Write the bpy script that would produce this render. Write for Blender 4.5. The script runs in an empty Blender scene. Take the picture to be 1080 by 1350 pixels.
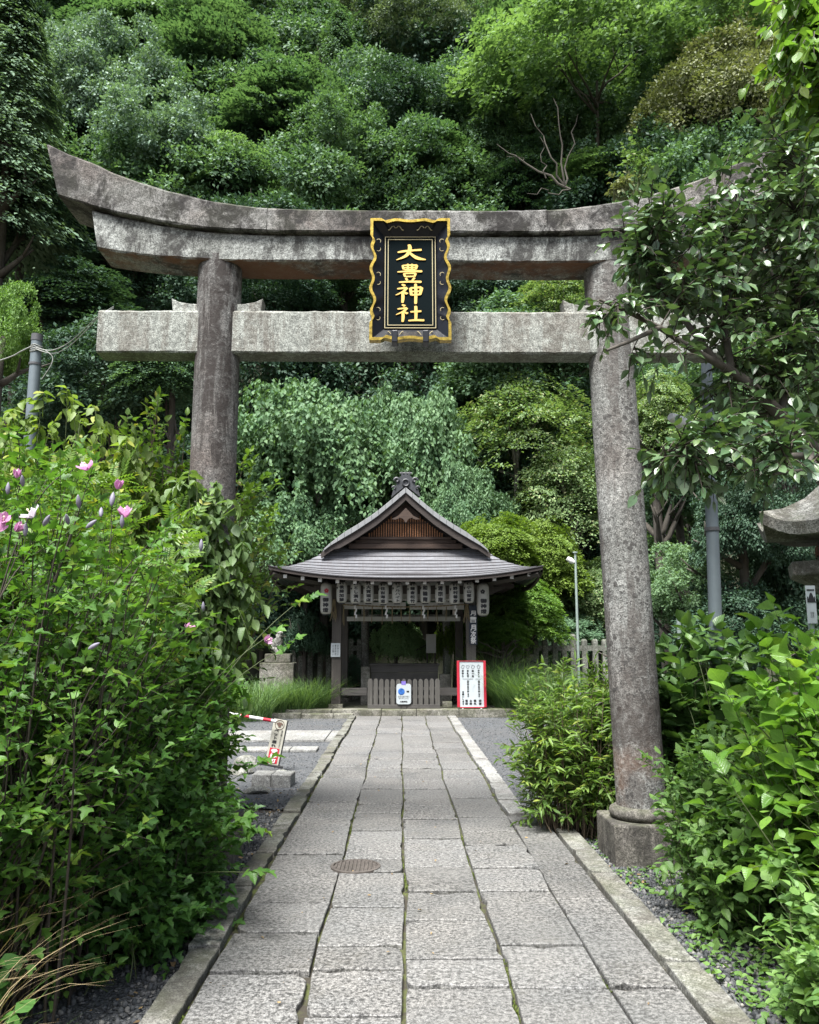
import bpy, bmesh, math, random
import numpy as np
from mathutils import Vector, Matrix
R = math.radians
PI = math.pi
sc = bpy.context.scene
COL = sc.collection
rnd = random.Random(7)

# ------------------------------------------------------------------ camera
PITCH, YAW, CAMZ, FPX = 8.95, -0.58, 1.5, 1080.0
cam_d = bpy.data.cameras.new('camera')
cam = bpy.data.objects.new('camera', cam_d)
COL.objects.link(cam)
cam.location = (0, 0, CAMZ)
cam.rotation_euler = (R(90 + PITCH), 0, R(YAW))
cam_d.sensor_fit = 'HORIZONTAL'
cam_d.sensor_width = 36
cam_d.lens = 36 * FPX / 1080.0
cam_d.clip_end = 600
cam_d.clip_start = 0.05
sc.camera = cam
CM = Matrix.Rotation(R(YAW), 3, 'Z') @ Matrix.Rotation(R(90 + PITCH), 3, 'X')

def ray(px, py):
    return CM @ Vector((px - 540.0, 675.0 - py, -FPX))
def P(px, py, Y):
    """world point seen at photo pixel (px, py) on the plane y = Y"""
    d = ray(px, py); t = Y / d.y
    return Vector((d.x * t, Y, CAMZ + d.z * t))
def G(px, py, z=0.0):
    d = ray(px, py); t = (z - CAMZ) / d.z
    return Vector((d.x * t, d.y * t, z))

# ------------------------------------------------------------------ tagging
def tag(o, label=None, cat=None, group=None, kind=None):
    if label: o['label'] = label
    if cat: o['category'] = cat
    if group: o['group'] = group
    if kind: o['kind'] = kind
    return o
def empty(name, loc=(0, 0, 0), rz=0, label=None, cat=None, group=None):
    o = bpy.data.objects.new(name, None); COL.objects.link(o)
    o.location = loc; o.rotation_euler = (0, 0, rz)
    o.empty_display_size = 0.1
    return tag(o, label, cat, group)
def copy_tree(o, parent=None):
    c = o.copy(); COL.objects.link(c)
    if parent is not None: c.parent = parent
    for ch in o.children: copy_tree(ch, c)
    return c

# ------------------------------------------------------------------ mesh builder
class MB:
    def __init__(s): s.v = []; s.f = []
    def add(s, vs, fs, M=None):
        n = len(s.v)
        for v in vs:
            v = Vector(v)
            s.v.append(tuple(M @ v) if M is not None else tuple(v))
        for f in fs: s.f.append(tuple(i + n for i in f))
        return s
    def box(s, x0, x1, y0, y1, z0, z1, M=None):
        vs = [(x0,y0,z0),(x1,y0,z0),(x1,y1,z0),(x0,y1,z0),(x0,y0,z1),(x1,y0,z1),(x1,y1,z1),(x0,y1,z1)]
        fs = [(0,3,2,1),(4,5,6,7),(0,1,5,4),(1,2,6,5),(2,3,7,6),(3,0,4,7)]
        return s.add(vs, fs, M)
    def cbox(s, c, d, M=None):
        return s.box(c[0]-d[0]/2, c[0]+d[0]/2, c[1]-d[1]/2, c[1]+d[1]/2, c[2]-d[2]/2, c[2]+d[2]/2, M)
    def tube(s, pts, rad, n=8, cap=True):
        pts = [Vector(p) for p in pts]
        if not isinstance(rad, (list, tuple)): rad = [rad] * len(pts)
        vs = []; fs = []
        t0 = (pts[1] - pts[0]).normalized()
        ref = Vector((0, 0, 1)) if abs(t0.z) < .9 else Vector((1, 0, 0))
        u = t0.cross(ref).normalized()
        for i, p in enumerate(pts):
            t = (pts[min(i+1, len(pts)-1)] - pts[max(i-1, 0)])
            if t.length < 1e-9: t = t0.copy()
            t.normalize()
            u = (u - t * u.dot(t)).normalized()
            w = t.cross(u)
            for k in range(n):
                a = 2 * PI * k / n
                vs.append(p + (u * math.cos(a) + w * math.sin(a)) * rad[i])
        for i in range(len(pts) - 1):
            for k in range(n):
                a = i*n+k; b = i*n+(k+1) % n
                fs.append((a, b, b+n, a+n))
        if cap:
            fs.append(tuple(range(n))[::-1]); fs.append(tuple((len(pts)-1)*n+k for k in range(n)))
        return s.add(vs, fs)
    def lathe(s, prof, n=24, c=(0,0,0), M=None):
        vs = []; fs = []
        for r, z in prof:
            for k in range(n):
                a = 2*PI*k/n
                vs.append((c[0]+r*math.cos(a), c[1]+r*math.sin(a), c[2]+z))
        for i in range(len(prof)-1):
            for k in range(n):
                a = i*n+k; b = i*n+(k+1) % n
                fs.append((a, b, b+n, a+n))
        fs.append(tuple(range(n))[::-1]); fs.append(tuple((len(prof)-1)*n+k for k in range(n)))
        return s.add(vs, fs, M)
    def prism(s, poly, y0, y1, M=None):
        """poly in xz, extruded along y"""
        n = len(poly)
        vs = [(p[0], y0, p[1]) for p in poly] + [(p[0], y1, p[1]) for p in poly]
        fs = [tuple(range(n)), tuple(range(n, 2*n))[::-1]]
        for i in range(n):
            j = (i+1) % n
            fs.append((i, i+n, j+n, j))
        return s.add(vs, fs, M)
    def mesh(s, name, smooth=False):
        me = bpy.data.meshes.new(name); me.from_pydata(s.v, [], s.f)
        bm = bmesh.new(); bm.from_mesh(me)
        bmesh.ops.recalc_face_normals(bm, faces=bm.faces)
        bm.to_mesh(me); bm.free()
        if smooth: me.shade_smooth()
        return me
    def build(s, name, mat, parent=None, smooth=False, bevel=0, loc=None):
        me = s.mesh(name, smooth)
        if mat: me.materials.append(mat)
        o = bpy.data.objects.new(name, me); COL.objects.link(o)
        if parent is not None: o.parent = parent
        if loc is not None: o.location = loc
        if bevel:
            m = o.modifiers.new('bevel', 'BEVEL'); m.width = bevel; m.segments = 2; m.limit_method = 'ANGLE'
            m.angle_limit = R(40)
        if smooth and not bevel:
            try: me.set_sharp_from_angle(angle=R(45))
            except Exception: pass
        return o

def link_mesh(name, me, parent=None, loc=None):
    o = bpy.data.objects.new(name, me); COL.objects.link(o)
    if parent is not None: o.parent = parent
    if loc is not None: o.location = loc
    return o

# ------------------------------------------------------------------ material helpers
def newmat(name):
    m = bpy.data.materials.new(name); m.use_nodes = True
    nt = m.node_tree; nt.nodes.clear()
    out = nt.nodes.new('ShaderNodeOutputMaterial')
    return m, nt, out
class N:
    def __init__(s, nt): s.nt = nt
    def n(s, t, **kw):
        nd = s.nt.nodes.new(t)
        for k, v in kw.items(): setattr(nd, k, v)
        return nd
    def l(s, a, b): s.nt.links.new(a, b)
    def coord(s, scale=(1,1,1), which='Object', loc=(0,0,0)):
        tc = s.n('ShaderNodeTexCoord'); mp = s.n('ShaderNodeMapping')
        mp.inputs['Scale'].default_value = scale; mp.inputs['Location'].default_value = loc
        s.l(tc.outputs[which], mp.inputs['Vector']); return mp.outputs[0]
    def pos(s, scale=(1,1,1)):
        g = s.n('ShaderNodeNewGeometry'); mp = s.n('ShaderNodeMapping')
        mp.inputs['Scale'].default_value = scale
        s.l(g.outputs['Position'], mp.inputs['Vector']); return mp.outputs[0]
    def noise(s, vec, scale, detail=4, rough=.6, dist=0):
        t = s.n('ShaderNodeTexNoise'); t.inputs['Scale'].default_value = scale
        t.inputs['Detail'].default_value = detail; t.inputs['Roughness'].default_value = rough
        t.inputs['Distortion'].default_value = dist
        s.l(vec, t.inputs['Vector']); return t.outputs['Fac']
    def voro(s, vec, scale, out='Distance', feature='F1', rand=1):
        t = s.n('ShaderNodeTexVoronoi'); t.feature = feature; t.inputs['Scale'].default_value = scale
        t.inputs['Randomness'].default_value = rand
        s.l(vec, t.inputs['Vector']); return t.outputs[out]
    def ramp(s, fac, stops, interp='LINEAR'):
        r = s.n('ShaderNodeValToRGB'); e = r.color_ramp.elements; r.color_ramp.interpolation = interp
        while len(e) < len(stops): e.new(.5)
        for i, (p, c) in enumerate(stops):
            e[i].position = p
            e[i].color = (c, c, c, 1) if not isinstance(c, (tuple, list)) else (*c, 1)
        s.l(fac, r.inputs[0]); return r.outputs[0]
    def mix(s, fac, a, b, blend='MIX'):
        m = s.n('ShaderNodeMix', data_type='RGBA', blend_type=blend)
        for sock, v in ((m.inputs[0], fac), (m.inputs[6], a), (m.inputs[7], b)):
            if hasattr(v, 'default_value') or hasattr(v, 'is_output'): s.l(v, sock)
            elif isinstance(v, (tuple, list)): sock.default_value = (*v, 1)
            else:
                try: sock.default_value = v
                except Exception: sock.default_value = (v, v, v, 1)
        return m.outputs[2]
    def math(s, op, a, b=None):
        m = s.n('ShaderNodeMath', operation=op)
        for i, v in enumerate((a, b)):
            if v is None: continue
            if hasattr(v, 'is_output'): s.l(v, m.inputs[i])
            else: m.inputs[i].default_value = v
        return m.outputs[0]
    def bump(s, h, strength=.3, dist=.01, prev=None):
        b = s.n('ShaderNodeBump'); b.inputs['Strength'].default_value = strength
        b.inputs['Distance'].default_value = dist
        s.l(h, b.inputs['Height'])
        if prev is not None: s.l(prev, b.inputs['Normal'])
        return b.outputs[0]
    def princ(s, out, color, rough=.8, normal=None, metallic=0, spec=.4, coat=0):
        p = s.n('ShaderNodeBsdfPrincipled')
        for sock, v in ((p.inputs['Base Color'], color), (p.inputs['Roughness'], rough)):
            if hasattr(v, 'is_output'): s.l(v, sock)
            elif isinstance(v, (tuple, list)): sock.default_value = (*v, 1)
            else: sock.default_value = v
        p.inputs['Metallic'].default_value = metallic
        p.inputs['Specular IOR Level'].default_value = spec
        p.inputs['Coat Weight'].default_value = coat
        if normal is not None: s.l(normal, p.inputs['Normal'])
        s.l(p.outputs[0], out.inputs[0]); return p

def simple(name, col, rough=.6, metallic=0, var=.15, scale=8, bump=.15, spec=.4, coat=0):
    m, nt, out = newmat(name); n = N(nt)
    v = n.coord()
    f = n.noise(v, scale, 5)
    c = n.mix(n.ramp(f, [(.3, 0), (.7, 1)]), tuple(x*(1-var) for x in col), tuple(min(1, x*(1+var)) for x in col))
    nb = n.bump(n.noise(v, scale*12, 3), bump, .004)
    n.princ(out, c, rough, nb, metallic, spec, coat)
    return m

def wood(name, a, b, rough=.75, grain=(1,1,.06), scale=40):
    m, nt, out = newmat(name); n = N(nt)
    v = n.coord(grain)
    f = n.noise(v, scale, 5, .65, .4)
    f2 = n.noise(n.coord(), 2.5, 3)
    c = n.mix(n.ramp(f, [(.3, 0), (.7, 1)]), a, b)
    c = n.mix(n.ramp(f2, [(.35, 0), (.75, .5)]), c, tuple(x*.6 for x in a))
    n.princ(out, c, rough, n.bump(f, .35, .004))
    return m

def granite(name, light=(.36,.35,.33), dark=(.2,.19,.18), stain=.5, stainc=(.035,.032,.03), red=.2,
            speck=160, pits=0, bump=.5, moss=0, streak=(5,5,.55), rust=0, zpits=0, paint=None):
    m, nt, out = newmat(name); n = N(nt)
    K_ = .84; light = tuple(x*K_ for x in light); dark = tuple(x*K_ for x in dark)
    v = n.coord()
    big = n.noise(v, 1.6, 6, .65, .6)
    c = n.mix(n.ramp(big, [(.4, 0), (.58, 1)]), light, dark)
    if red:
        rr = n.noise(n.coord((1,1,1), loc=(7,3,1)), 1.9, 5, .6)
        c = n.mix(n.math('MULTIPLY', n.ramp(rr, [(.48, 0), (.66, 1)]), red), c, (.17,.1,.08))
    sp = n.noise(v, speck, 2, .8)
    c = n.mix(1.0, c, n.ramp(sp, [(.36, .4), (.5, 1.0), (.64, 1.55)]), 'MULTIPLY')
    sp2 = n.noise(v, speck*.28, 3, .7)
    c = n.mix(1.0, c, n.ramp(sp2, [(.36, .62), (.64, 1.3)]), 'MULTIPLY')
    if stain:
        st = n.noise(n.coord(streak, loc=(2,9,4)), 1.3, 7, .72, .35)
        st2 = n.noise(n.coord((1,1,1), loc=(5,1,2)), 9, 6, .75, .5)
        mk = n.math('MULTIPLY', n.ramp(st, [(.46, 0), (.53, 1)]), n.ramp(st2, [(.36, .1), (.52, 1)]))
        c = n.mix(n.math('MULTIPLY', mk, stain), c, stainc)
    if pits:
        mask = n.ramp(n.noise(n.coord(loc=(3,3,3)), 2.2, 3), [(.36, 0), (.5, 1)])
        for scl, th in ((15, .33), (42, .38)):
            vv = n.n('ShaderNodeVectorMath', operation='ADD')
            nz = n.n('ShaderNodeTexNoise'); nz.inputs['Scale'].default_value = 30
            n.l(v, nz.inputs['Vector'])
            ml = n.n('ShaderNodeVectorMath', operation='SCALE'); ml.inputs['Scale'].default_value = .03
            n.l(nz.outputs['Color'], ml.inputs[0]); n.l(v, vv.inputs[0]); n.l(ml.outputs[0], vv.inputs[1])
            d = n.voro(vv.outputs[0], scl)
            k = n.ramp(d, [(th-.06, 1), (th, 0)])
            rsel = n.ramp(n.noise(v, scl*.33, 1), [(.46, 0), (.52, 1)])
            k = n.math('MULTIPLY', n.math('MULTIPLY', k, rsel), mask)
            c = n.mix(n.math('MULTIPLY', k, pits), c, (.045,.042,.04))
    if zpits:   # bands of wear by height (object z in metres)
        sx = n.n('ShaderNodeSeparateXYZ'); n.l(n.coord(), sx.inputs[0])
        zz = n.math('ADD', sx.outputs[2], n.math('MULTIPLY', n.noise(v, 4, 5), .5))
        dk = n.ramp(n.math('MULTIPLY', zz, .25), [(.235, 0), (.26, .9), (.31, .9), (.35, 0)])
        c = n.mix(n.math('MULTIPLY', dk, n.ramp(n.noise(v, 14, 4), [(.3, .35), (.6, .8)])), c, (.05,.04,.035))
        rk = n.ramp(n.math('MULTIPLY', zz, .25), [(.12, 0), (.16, .85), (.22, .7), (.26, 0)])
        c = n.mix(n.math('MULTIPLY', rk, n.ramp(n.noise(v, 3, 4), [(.42, 0), (.62, .7)])), c, (.16,.085,.05))
    if rust:
        g = n.n('ShaderNodeNewGeometry'); sz = n.n('ShaderNodeSeparateXYZ'); n.l(g.outputs['Normal'], sz.inputs[0])
        c = n.mix(n.math('MULTIPLY', n.math('MULTIPLY', n.ramp(n.math('MULTIPLY', sz.outputs[2], -1.0), [(.5, 0), (.9, 1)]), n.ramp(n.noise(v, 2.2, 5, .7), [(.38, 0), (.56, 1)])), rust), c, (.15,.07,.04))
    if moss:
        mo = n.noise(n.coord(loc=(1,8,8)), 3.5, 6, .7)
        g = n.n('ShaderNodeNewGeometry'); sz = n.n('ShaderNodeSeparateXYZ'); n.l(g.outputs['Normal'], sz.inputs[0])
        up = n.ramp(sz.outputs[2], [(.2, .25), (.8, 1)])
        c = n.mix(n.math('MULTIPLY', n.math('MULTIPLY', n.ramp(mo, [(.42, 0), (.6, 1)]), up), moss), c, (.07,.085,.03))
    h = n.math('ADD', n.math('MULTIPLY', sp2, .7), n.math('MULTIPLY', sp, .4))
    nb = n.bump(h, bump, .012)
    nb = n.bump(n.noise(v, 7, 4), .25, .03, nb)
    n.princ(out, c, .88, nb, 0, .3)
    return m

def green(c, f, b): return (min(.8, c[0]*f), min(.8, c[1]*f), min(.8, c[2]*f*b))
def leafmat(name, dark, light, trans=.32, rough=.55, spec=.22, patch=.8, tint=None, patch_scale=.35, trc=(1.4,1.5,.6), veins=0):
    m, nt, out = newmat(name); n = N(nt)
    g = n.n('ShaderNodeNewGeometry')
    rpi = g.outputs['Random Per Island']
    pn = n.noise(n.pos(), patch_scale, 3, .6)
    f = n.math('ADD', n.math('MULTIPLY', rpi, 1-patch*.5), n.math('MULTIPLY', n.ramp(pn, [(.35, 0), (.65, 1)]), patch*.5))
    c = n.mix(f, dark, light)
    if tint:
        c = n.mix(n.math('MULTIPLY', n.ramp(rpi, [(.9, 0), (.97, 1)]), .8), c, tint)
    nb = None
    if veins:    # pale midrib and side veins from the leaf's own coordinates, with blotches
        tc_ = n.n('ShaderNodeTexCoord'); sx = n.n('ShaderNodeSeparateXYZ'); n.l(tc_.outputs['UV'], sx.inputs[0])
        ax = n.math('ABSOLUTE', sx.outputs[0])
        mid = n.ramp(ax, [(0, 1), (.022, 0)])
        w_ = n.math('SINE', n.math('MULTIPLY', n.math('SUBTRACT', sx.outputs[1], n.math('MULTIPLY', ax, .9)), 46.0))
        lat = n.ramp(w_, [(.82, 0), (1, 1)])
        vf = n.math('MAXIMUM', mid, n.math('MULTIPLY', lat, .5))
        bl = n.ramp(n.noise(n.pos(), 55, 3), [(.35, 0), (.7, .45)])
        c = n.mix(bl, c, n.mix(1.0, c, (.6,.62,.55), 'MULTIPLY'))
        c = n.mix(n.math('MULTIPLY', vf, .4*veins), c, n.mix(1.0, c, (1.9,1.7,1.9), 'MULTIPLY'))
        nb = n.bump(n.math('SUBTRACT', n.math('MULTIPLY', w_, .25), vf), .35*veins, .003)
    p = n.n('ShaderNodeBsdfPrincipled')
    if nb is not None: n.l(nb, p.inputs['Normal'])
    n.l(c, p.inputs['Base Color']); p.inputs['Roughness'].default_value = rough
    p.inputs['Specular IOR Level'].default_value = spec
    tr = n.n('ShaderNodeBsdfTranslucent')
    tc = n.mix(1.0, c, trc, 'MULTIPLY'); n.l(tc, tr.inputs['Color'])
    mx = n.n('ShaderNodeMixShader'); mx.inputs[0].default_value = trans
    n.l(p.outputs[0], mx.inputs[1]); n.l(tr.outputs[0], mx.inputs[2]); n.l(mx.outputs[0], out.inputs[0])
    return m

# ------------------------------------------------------------------ text
def text_mesh(body, size=1.0, offset=0.0, extrude=0.0, line=1.0, align='CENTER', res=2):
    cu = bpy.data.curves.new('writing', 'FONT'); cu.body = body; cu.size = size
    cu.align_x = align; cu.align_y = 'CENTER'; cu.space_line = line
    cu.offset = offset; cu.extrude = extrude; cu.resolution_u = res
    cu.fill_mode = 'FRONT' if extrude == 0 else 'BOTH'
    o = bpy.data.objects.new('writing', cu); COL.objects.link(o)
    dg = bpy.context.evaluated_depsgraph_get()
    me = bpy.data.meshes.new_from_object(o.evaluated_get(dg))
    bpy.data.objects.remove(o); 
    return me
def text_obj(name, body, mat, parent, w=None, h=None, loc=(0,0,0), M=None, bend=None, **kw):
    """upright writing facing -y, fitted to w x h, centred on loc"""
    bold = kw.pop('offset', 0); me = text_mesh(body, **kw)
    n = len(me.vertices); co = np.empty(n*3); me.vertices.foreach_get('co', co); co = co.reshape(-1, 3)
    if n == 0: return None
    mn, mx = co.min(0), co.max(0); c = (mn+mx)/2; d = np.maximum(mx-mn, 1e-6)
    co = co - c
    if w and h: co[:, 0] *= w/d[0]; co[:, 1] *= h/d[1]
    elif h: co[:, :2] *= h/d[1]
    elif w: co[:, :2] *= w/d[0]
    if bold:     # heavier strokes: the same outlines laid again a hair to each side
        k_ = (h or w)/max(d[1] if h else d[0], 1e-6); f_ = bold*k_*.9
        polys = [tuple(p.vertices) for p in me.polygons]; sh = [(0,0,0), (f_,0,.0004), (-f_,0,.0008), (0,f_,.0012), (0,-f_,.0016)]
        co = np.concatenate([co+np.array(q_) for q_ in sh])
        me = bpy.data.meshes.new(name); me.from_pydata(co.tolist(), [], [tuple(i+n*j for i in p) for j in range(5) for p in polys])
    o3 = np.stack([co[:, 0], -co[:, 2], co[:, 1]], 1)
    if bend: o3 = bend(o3)
    if M is not None:
        A = np.array(M); o3 = o3 @ A[:3, :3].T + A[:3, 3]
    o3 = o3 + np.array(loc)
    me.vertices.foreach_set('co', o3.ravel()); me.update()
    me.name = name; me.materials.clear(); me.materials.append(mat)
    return link_mesh(name, me, parent)

def vt(s): return "\n".join(s)
# ------------------------------------------------------------------ leaves (numpy)
def T(vs, fs): return (np.array(vs, float), fs)
def tpl_diamond(w=.3, fold=.08):
    return T([(0,0,0), (w,.45,fold), (0,1,0), (-w,.45,fold)], [(0,1,2),(0,2,3)])
def tpl_ovate(w=.3, curl=.12, fold=.1, tip=1.0):
    st = [(0,0), (.14,.5), (.36,1), (.62,.85), (.84,.42), (1,0)]
    vs = []; mid = []; L = []; Rr = []
    for y, k in st:
        z = -curl*y*y
        mid.append(len(vs)); vs.append((0, y, z))
        if k > 0:
            L.append(len(vs)); vs.append((-w*k, y-.03*k, z+fold*k))
            Rr.append(len(vs)); vs.append((w*k, y-.03*k, z+fold*k))
        else: L.append(mid[-1]); Rr.append(mid[-1])
    fs = []
    for i in range(len(st)-1):
        for S, fl in ((L, 0), (Rr, 1)):
            q = [mid[i], mid[i+1], S[i+1], S[i]]
            qq = []
            for t in q:
                if t not in qq: qq.append(t)
            if fl: qq = qq[::-1]
            if len(qq) >= 3: fs.append(tuple(qq))
    return T(vs, fs)
def tpl_lobed():
    o = [(0,0), (.2,.02), (.34,.14), (.5,.42), (.3,.42), (.2,.5), (.22,.68), (.1,.84), (0,1)]
    vs = [(0,.3,0)]; ring = []
    pts = o + [(-x, y) for x, y in o[-2:0:-1]]
    for x, y in pts:
        ring.append(len(vs)); vs.append((x, y, abs(x)*.28 - y*y*.16))
    fs = [(0, ring[i], ring[(i+1) % len(ring)]) for i in range(len(ring))]
    return T(vs, fs)
def tpl_pinnate(n=6, lw=.07, ll=.3):
    vs = []; fs = []
    def lf(x, y, a, l, z):
        k = len(vs); dx, dy = math.sin(a), math.cos(a)
        px, py = dy, -dx
        vs.extend([(x,y,z), (x+dx*l*.45+px*lw*.8, y+dy*l*.45+py*lw*.8, z+.015), (x+dx*l, y+dy*l, z-.05), (x+dx*l*.45-px*lw*.8, y+dy*l*.45-py*lw*.8, z+.015)])
        fs.append((k, k+1, k+2)); fs.append((k, k+2, k+3))
    for i in range(n):
        y = .2 + .75*i/n; z = -.18*y*y
        l = ll*(1-.35*abs(i/n-.35))
        lf(0, y, 1.05, l, z); lf(0, y, -1.05, l, z)
    lf(0, .93, 0, ll*.8, -.17)
    return T(vs, fs)
def tpl_lance(w=.13):
    return T([(0,0,0), (w,.3,.05), (w*.8,.65,.01), (0,1,-.1), (-w*.8,.65,.01), (-w,.3,.05), (0,.5,-.02)],
             [(0,1,6),(1,2,6),(2,3,6),(3,4,6),(4,5,6),(5,0,6)])

def unit(a): return a / np.maximum(np.linalg.norm(a, axis=-1, keepdims=True), 1e-9)
def scatter(name, tpl, pos, dirv, nrm, size, mat, smooth=False):
    V, F = tpl
    n = len(pos); k = len(V)
    y = unit(dirv); z = nrm - (nrm*y).sum(1, keepdims=True)*y; z = unit(z); x = np.cross(y, z)
    s = np.asarray(size).reshape(-1, 1, 1) * np.ones((n, 1, 1))
    zk = np.ones((n, 1, 1)); xk = np.ones((n, 1, 1)); tw = np.zeros((n, 1, 1))
    if smooth and k < 40 and k > 4:      # every leaf curls, cups and twists a little differently
        g_ = np.random.default_rng(n); zk = g_.uniform(-.3, 2.6, (n, 1, 1)); xk = g_.uniform(.8, 1.15, (n, 1, 1)); tw = g_.normal(size=(n, 1, 1))*.5
    vx, vy, vz = V[None, :, 0:1], V[None, :, 1:2], V[None, :, 2:3]
    W = (vx*xk*x[:, None, :] + vy*y[:, None, :] + (vz*zk + tw*vx*vy)*z[:, None, :])*s + pos[:, None, :]
    loops = np.array([i for f in F for i in f], np.int32)
    tot = np.array([len(f) for f in F], np.int32)
    ll = (loops[None, :] + (np.arange(n, dtype=np.int32)*k)[:, None]).ravel()
    starts = np.concatenate([[0], np.cumsum(np.tile(tot, n))[:-1]]).astype(np.int32)
    me = bpy.data.meshes.new(name)
    me.vertices.add(n*k); me.vertices.foreach_set('co', W.astype(np.float32).ravel())
    me.loops.add(len(ll)); me.loops.foreach_set('vertex_index', ll)
    me.polygons.add(n*len(F)); me.polygons.foreach_set('loop_start', starts)
    if smooth: me.polygons.foreach_set('use_smooth', np.ones(n*len(F), bool))
    me.update(calc_edges=True)
    if smooth:
        uv = me.uv_layers.new(name='leaf'); uv.data.foreach_set('uv', np.tile(V[loops][:, :2], (n, 1)).astype(np.float32).ravel())
    me.materials.append(mat)
    return me

def rdir(rg, n):
    return unit(rg.normal(size=(n, 3)))
UP = np.array([0, 0, 1.0])

# ---- far tree crowns: unit radius about the origin (x,y in -1..1, z in about -.8..1), leaf sizes relative
def crown_round(seed, ncl=120, per=230, leaf=.04, squash=.8, rc=.24, lowcut=-.45, lump=.22, inner=.25, flat=.75, upb=.5, droop=.2, spike=.0):
    rg = np.random.default_rng(seed)
    d = rdir(rg, ncl*3); d = d[d[:, 2] > lowcut][:ncl]
    ncl = len(d)
    # a handful of big boughs make the outline uneven; clumps gather round them
    lob = unit(rg.normal(size=(9, 3))*[1, 1, .8]); pw = rg.uniform(.6, 1.0, 9)
    lw = np.clip((d @ lob.T), 0, 1)**5*pw
    rad = .62 + (lump+.16)*lw.max(1) + rg.normal(size=ncl)*.075
    inn = rg.random(ncl) < inner
    rad = np.where(inn, rad*rg.uniform(.45, .85, ncl), rad)
    c = d*rad[:, None]; c[:, 2] *= squash*(1+.25*(c[:, 2] > 0))
    cr = rc*rg.uniform(.42, 1.2, ncl)
    idx = np.repeat(np.arange(ncl), (per*(cr/rc)**1.7).astype(int)+8)
    n = len(idx)
    out = unit(d*[1, 1, .6] + UP*.45)
    u = rdir(rg, n); u = unit(u + out[idx]*.75)
    sub = 1 + .28*np.sin(u[:, 0]*9+idx)*np.sin(u[:, 1]*8+idx*2)
    rr = cr[idx]*rg.uniform(.45, 1.05, n)*sub
    p = c[idx] + u*rr[:, None]*np.array([1, 1, flat])
    p[:, 2] -= .35*np.clip((u*out[idx]*[1,1,0]).sum(1), 0, 1)*cr[idx]
    nrm = unit(u*.7 + UP*upb + rdir(rg, n)*.45)
    dv = unit(rdir(rg, n)*.7 + u*.6 - UP*droop)
    return p, dv, nrm, leaf*rg.uniform(.6, 1.4, n)
def crown_layer(seed, nsp=110, per=260, leaf=.04, squash=.8):
    rg = np.random.default_rng(seed)
    d = rdir(rg, nsp*3); d = d[d[:, 2] > -.6][:nsp]; nsp = len(d)
    lob = unit(rg.normal(size=(8, 3))*[1, 1, .8]); lw = np.clip((d @ lob.T), 0, 1)**4
    rad = rg.uniform(.45, .85, nsp)*(.75+.45*lw.max(1))
    c = d*rad[:, None]; c[:, 2] *= squash*1.1
    sr = rg.uniform(.09, .26, nsp)
    idx = np.repeat(np.arange(nsp), (per*(sr/.2)**1.8).astype(int)); n = len(idx)
    a = rg.uniform(0, 2*PI, n); r = np.sqrt(rg.random(n))*sr[idx]*(1+.35*np.sin(a*3+idx)*np.sin(a*2+idx*.7))
    out = d[idx].copy(); out[:, 2] = 0; out = unit(out)
    off = np.stack([np.cos(a)*r, np.sin(a)*r, rg.normal(size=n)*.016], 1)
    along = (off*out).sum(1)
    tilt = unit(rg.normal(size=(nsp, 3))*[1, 1, 0])[idx]*rg.uniform(0, .5, nsp)[idx][:, None]
    off[:, 2] += (off*tilt).sum(1) - .55*along - r*r*1.6
    p = c[idx] + off
    nrm = unit(UP*1.0 + out*.5 - tilt + rdir(rg, n)*.45)
    dv = unit(out*.6 + off*np.array([3, 3, 0]) + rdir(rg, n)*.5 - UP*.3)
    return p, dv, nrm, leaf*rg.uniform(.6, 1.4, n)
def crown_conifer(seed, nb=420, per=64, leaf=.045, tall=2.2, droop=.35):
    rg = np.random.default_rng(seed)
    t = rg.random(nb)**.8; z = -.9 + t*tall
    rmax = (1-t)**.75*.95 + .05
    a = rg.uniform(0, 2*PI, nb)
    L = rmax*rg.uniform(.75, 1.08, nb)
    idx = np.repeat(np.arange(nb), per); n = len(idx)
    s = rg.uniform(.35, 1.0, n)
    out = np.stack([np.cos(a), np.sin(a), np.zeros(nb)], 1)[idx]
    side = np.stack([-np.sin(a), np.cos(a), np.zeros(nb)], 1)[idx]
    w = (1.15-s)*.16*L[idx]+.02
    p = out*(s*L[idx])[:, None] + side*(rg.normal(size=n)*w)[:, None]
    p[:, 2] = z[idx] - droop*(s**2)*L[idx] + .1*s*L[idx] + rg.normal(size=n)*.02
    nrm = unit(UP + out*.5 + rdir(rg, n)*.4)
    dv = unit(out*1.0 + side*np.sign(rg.normal(size=n))[:, None]*.5 - UP*.55 + rdir(rg, n)*.3)
    return p, dv, nrm, leaf*rg.uniform(.7, 1.4, n)
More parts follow.
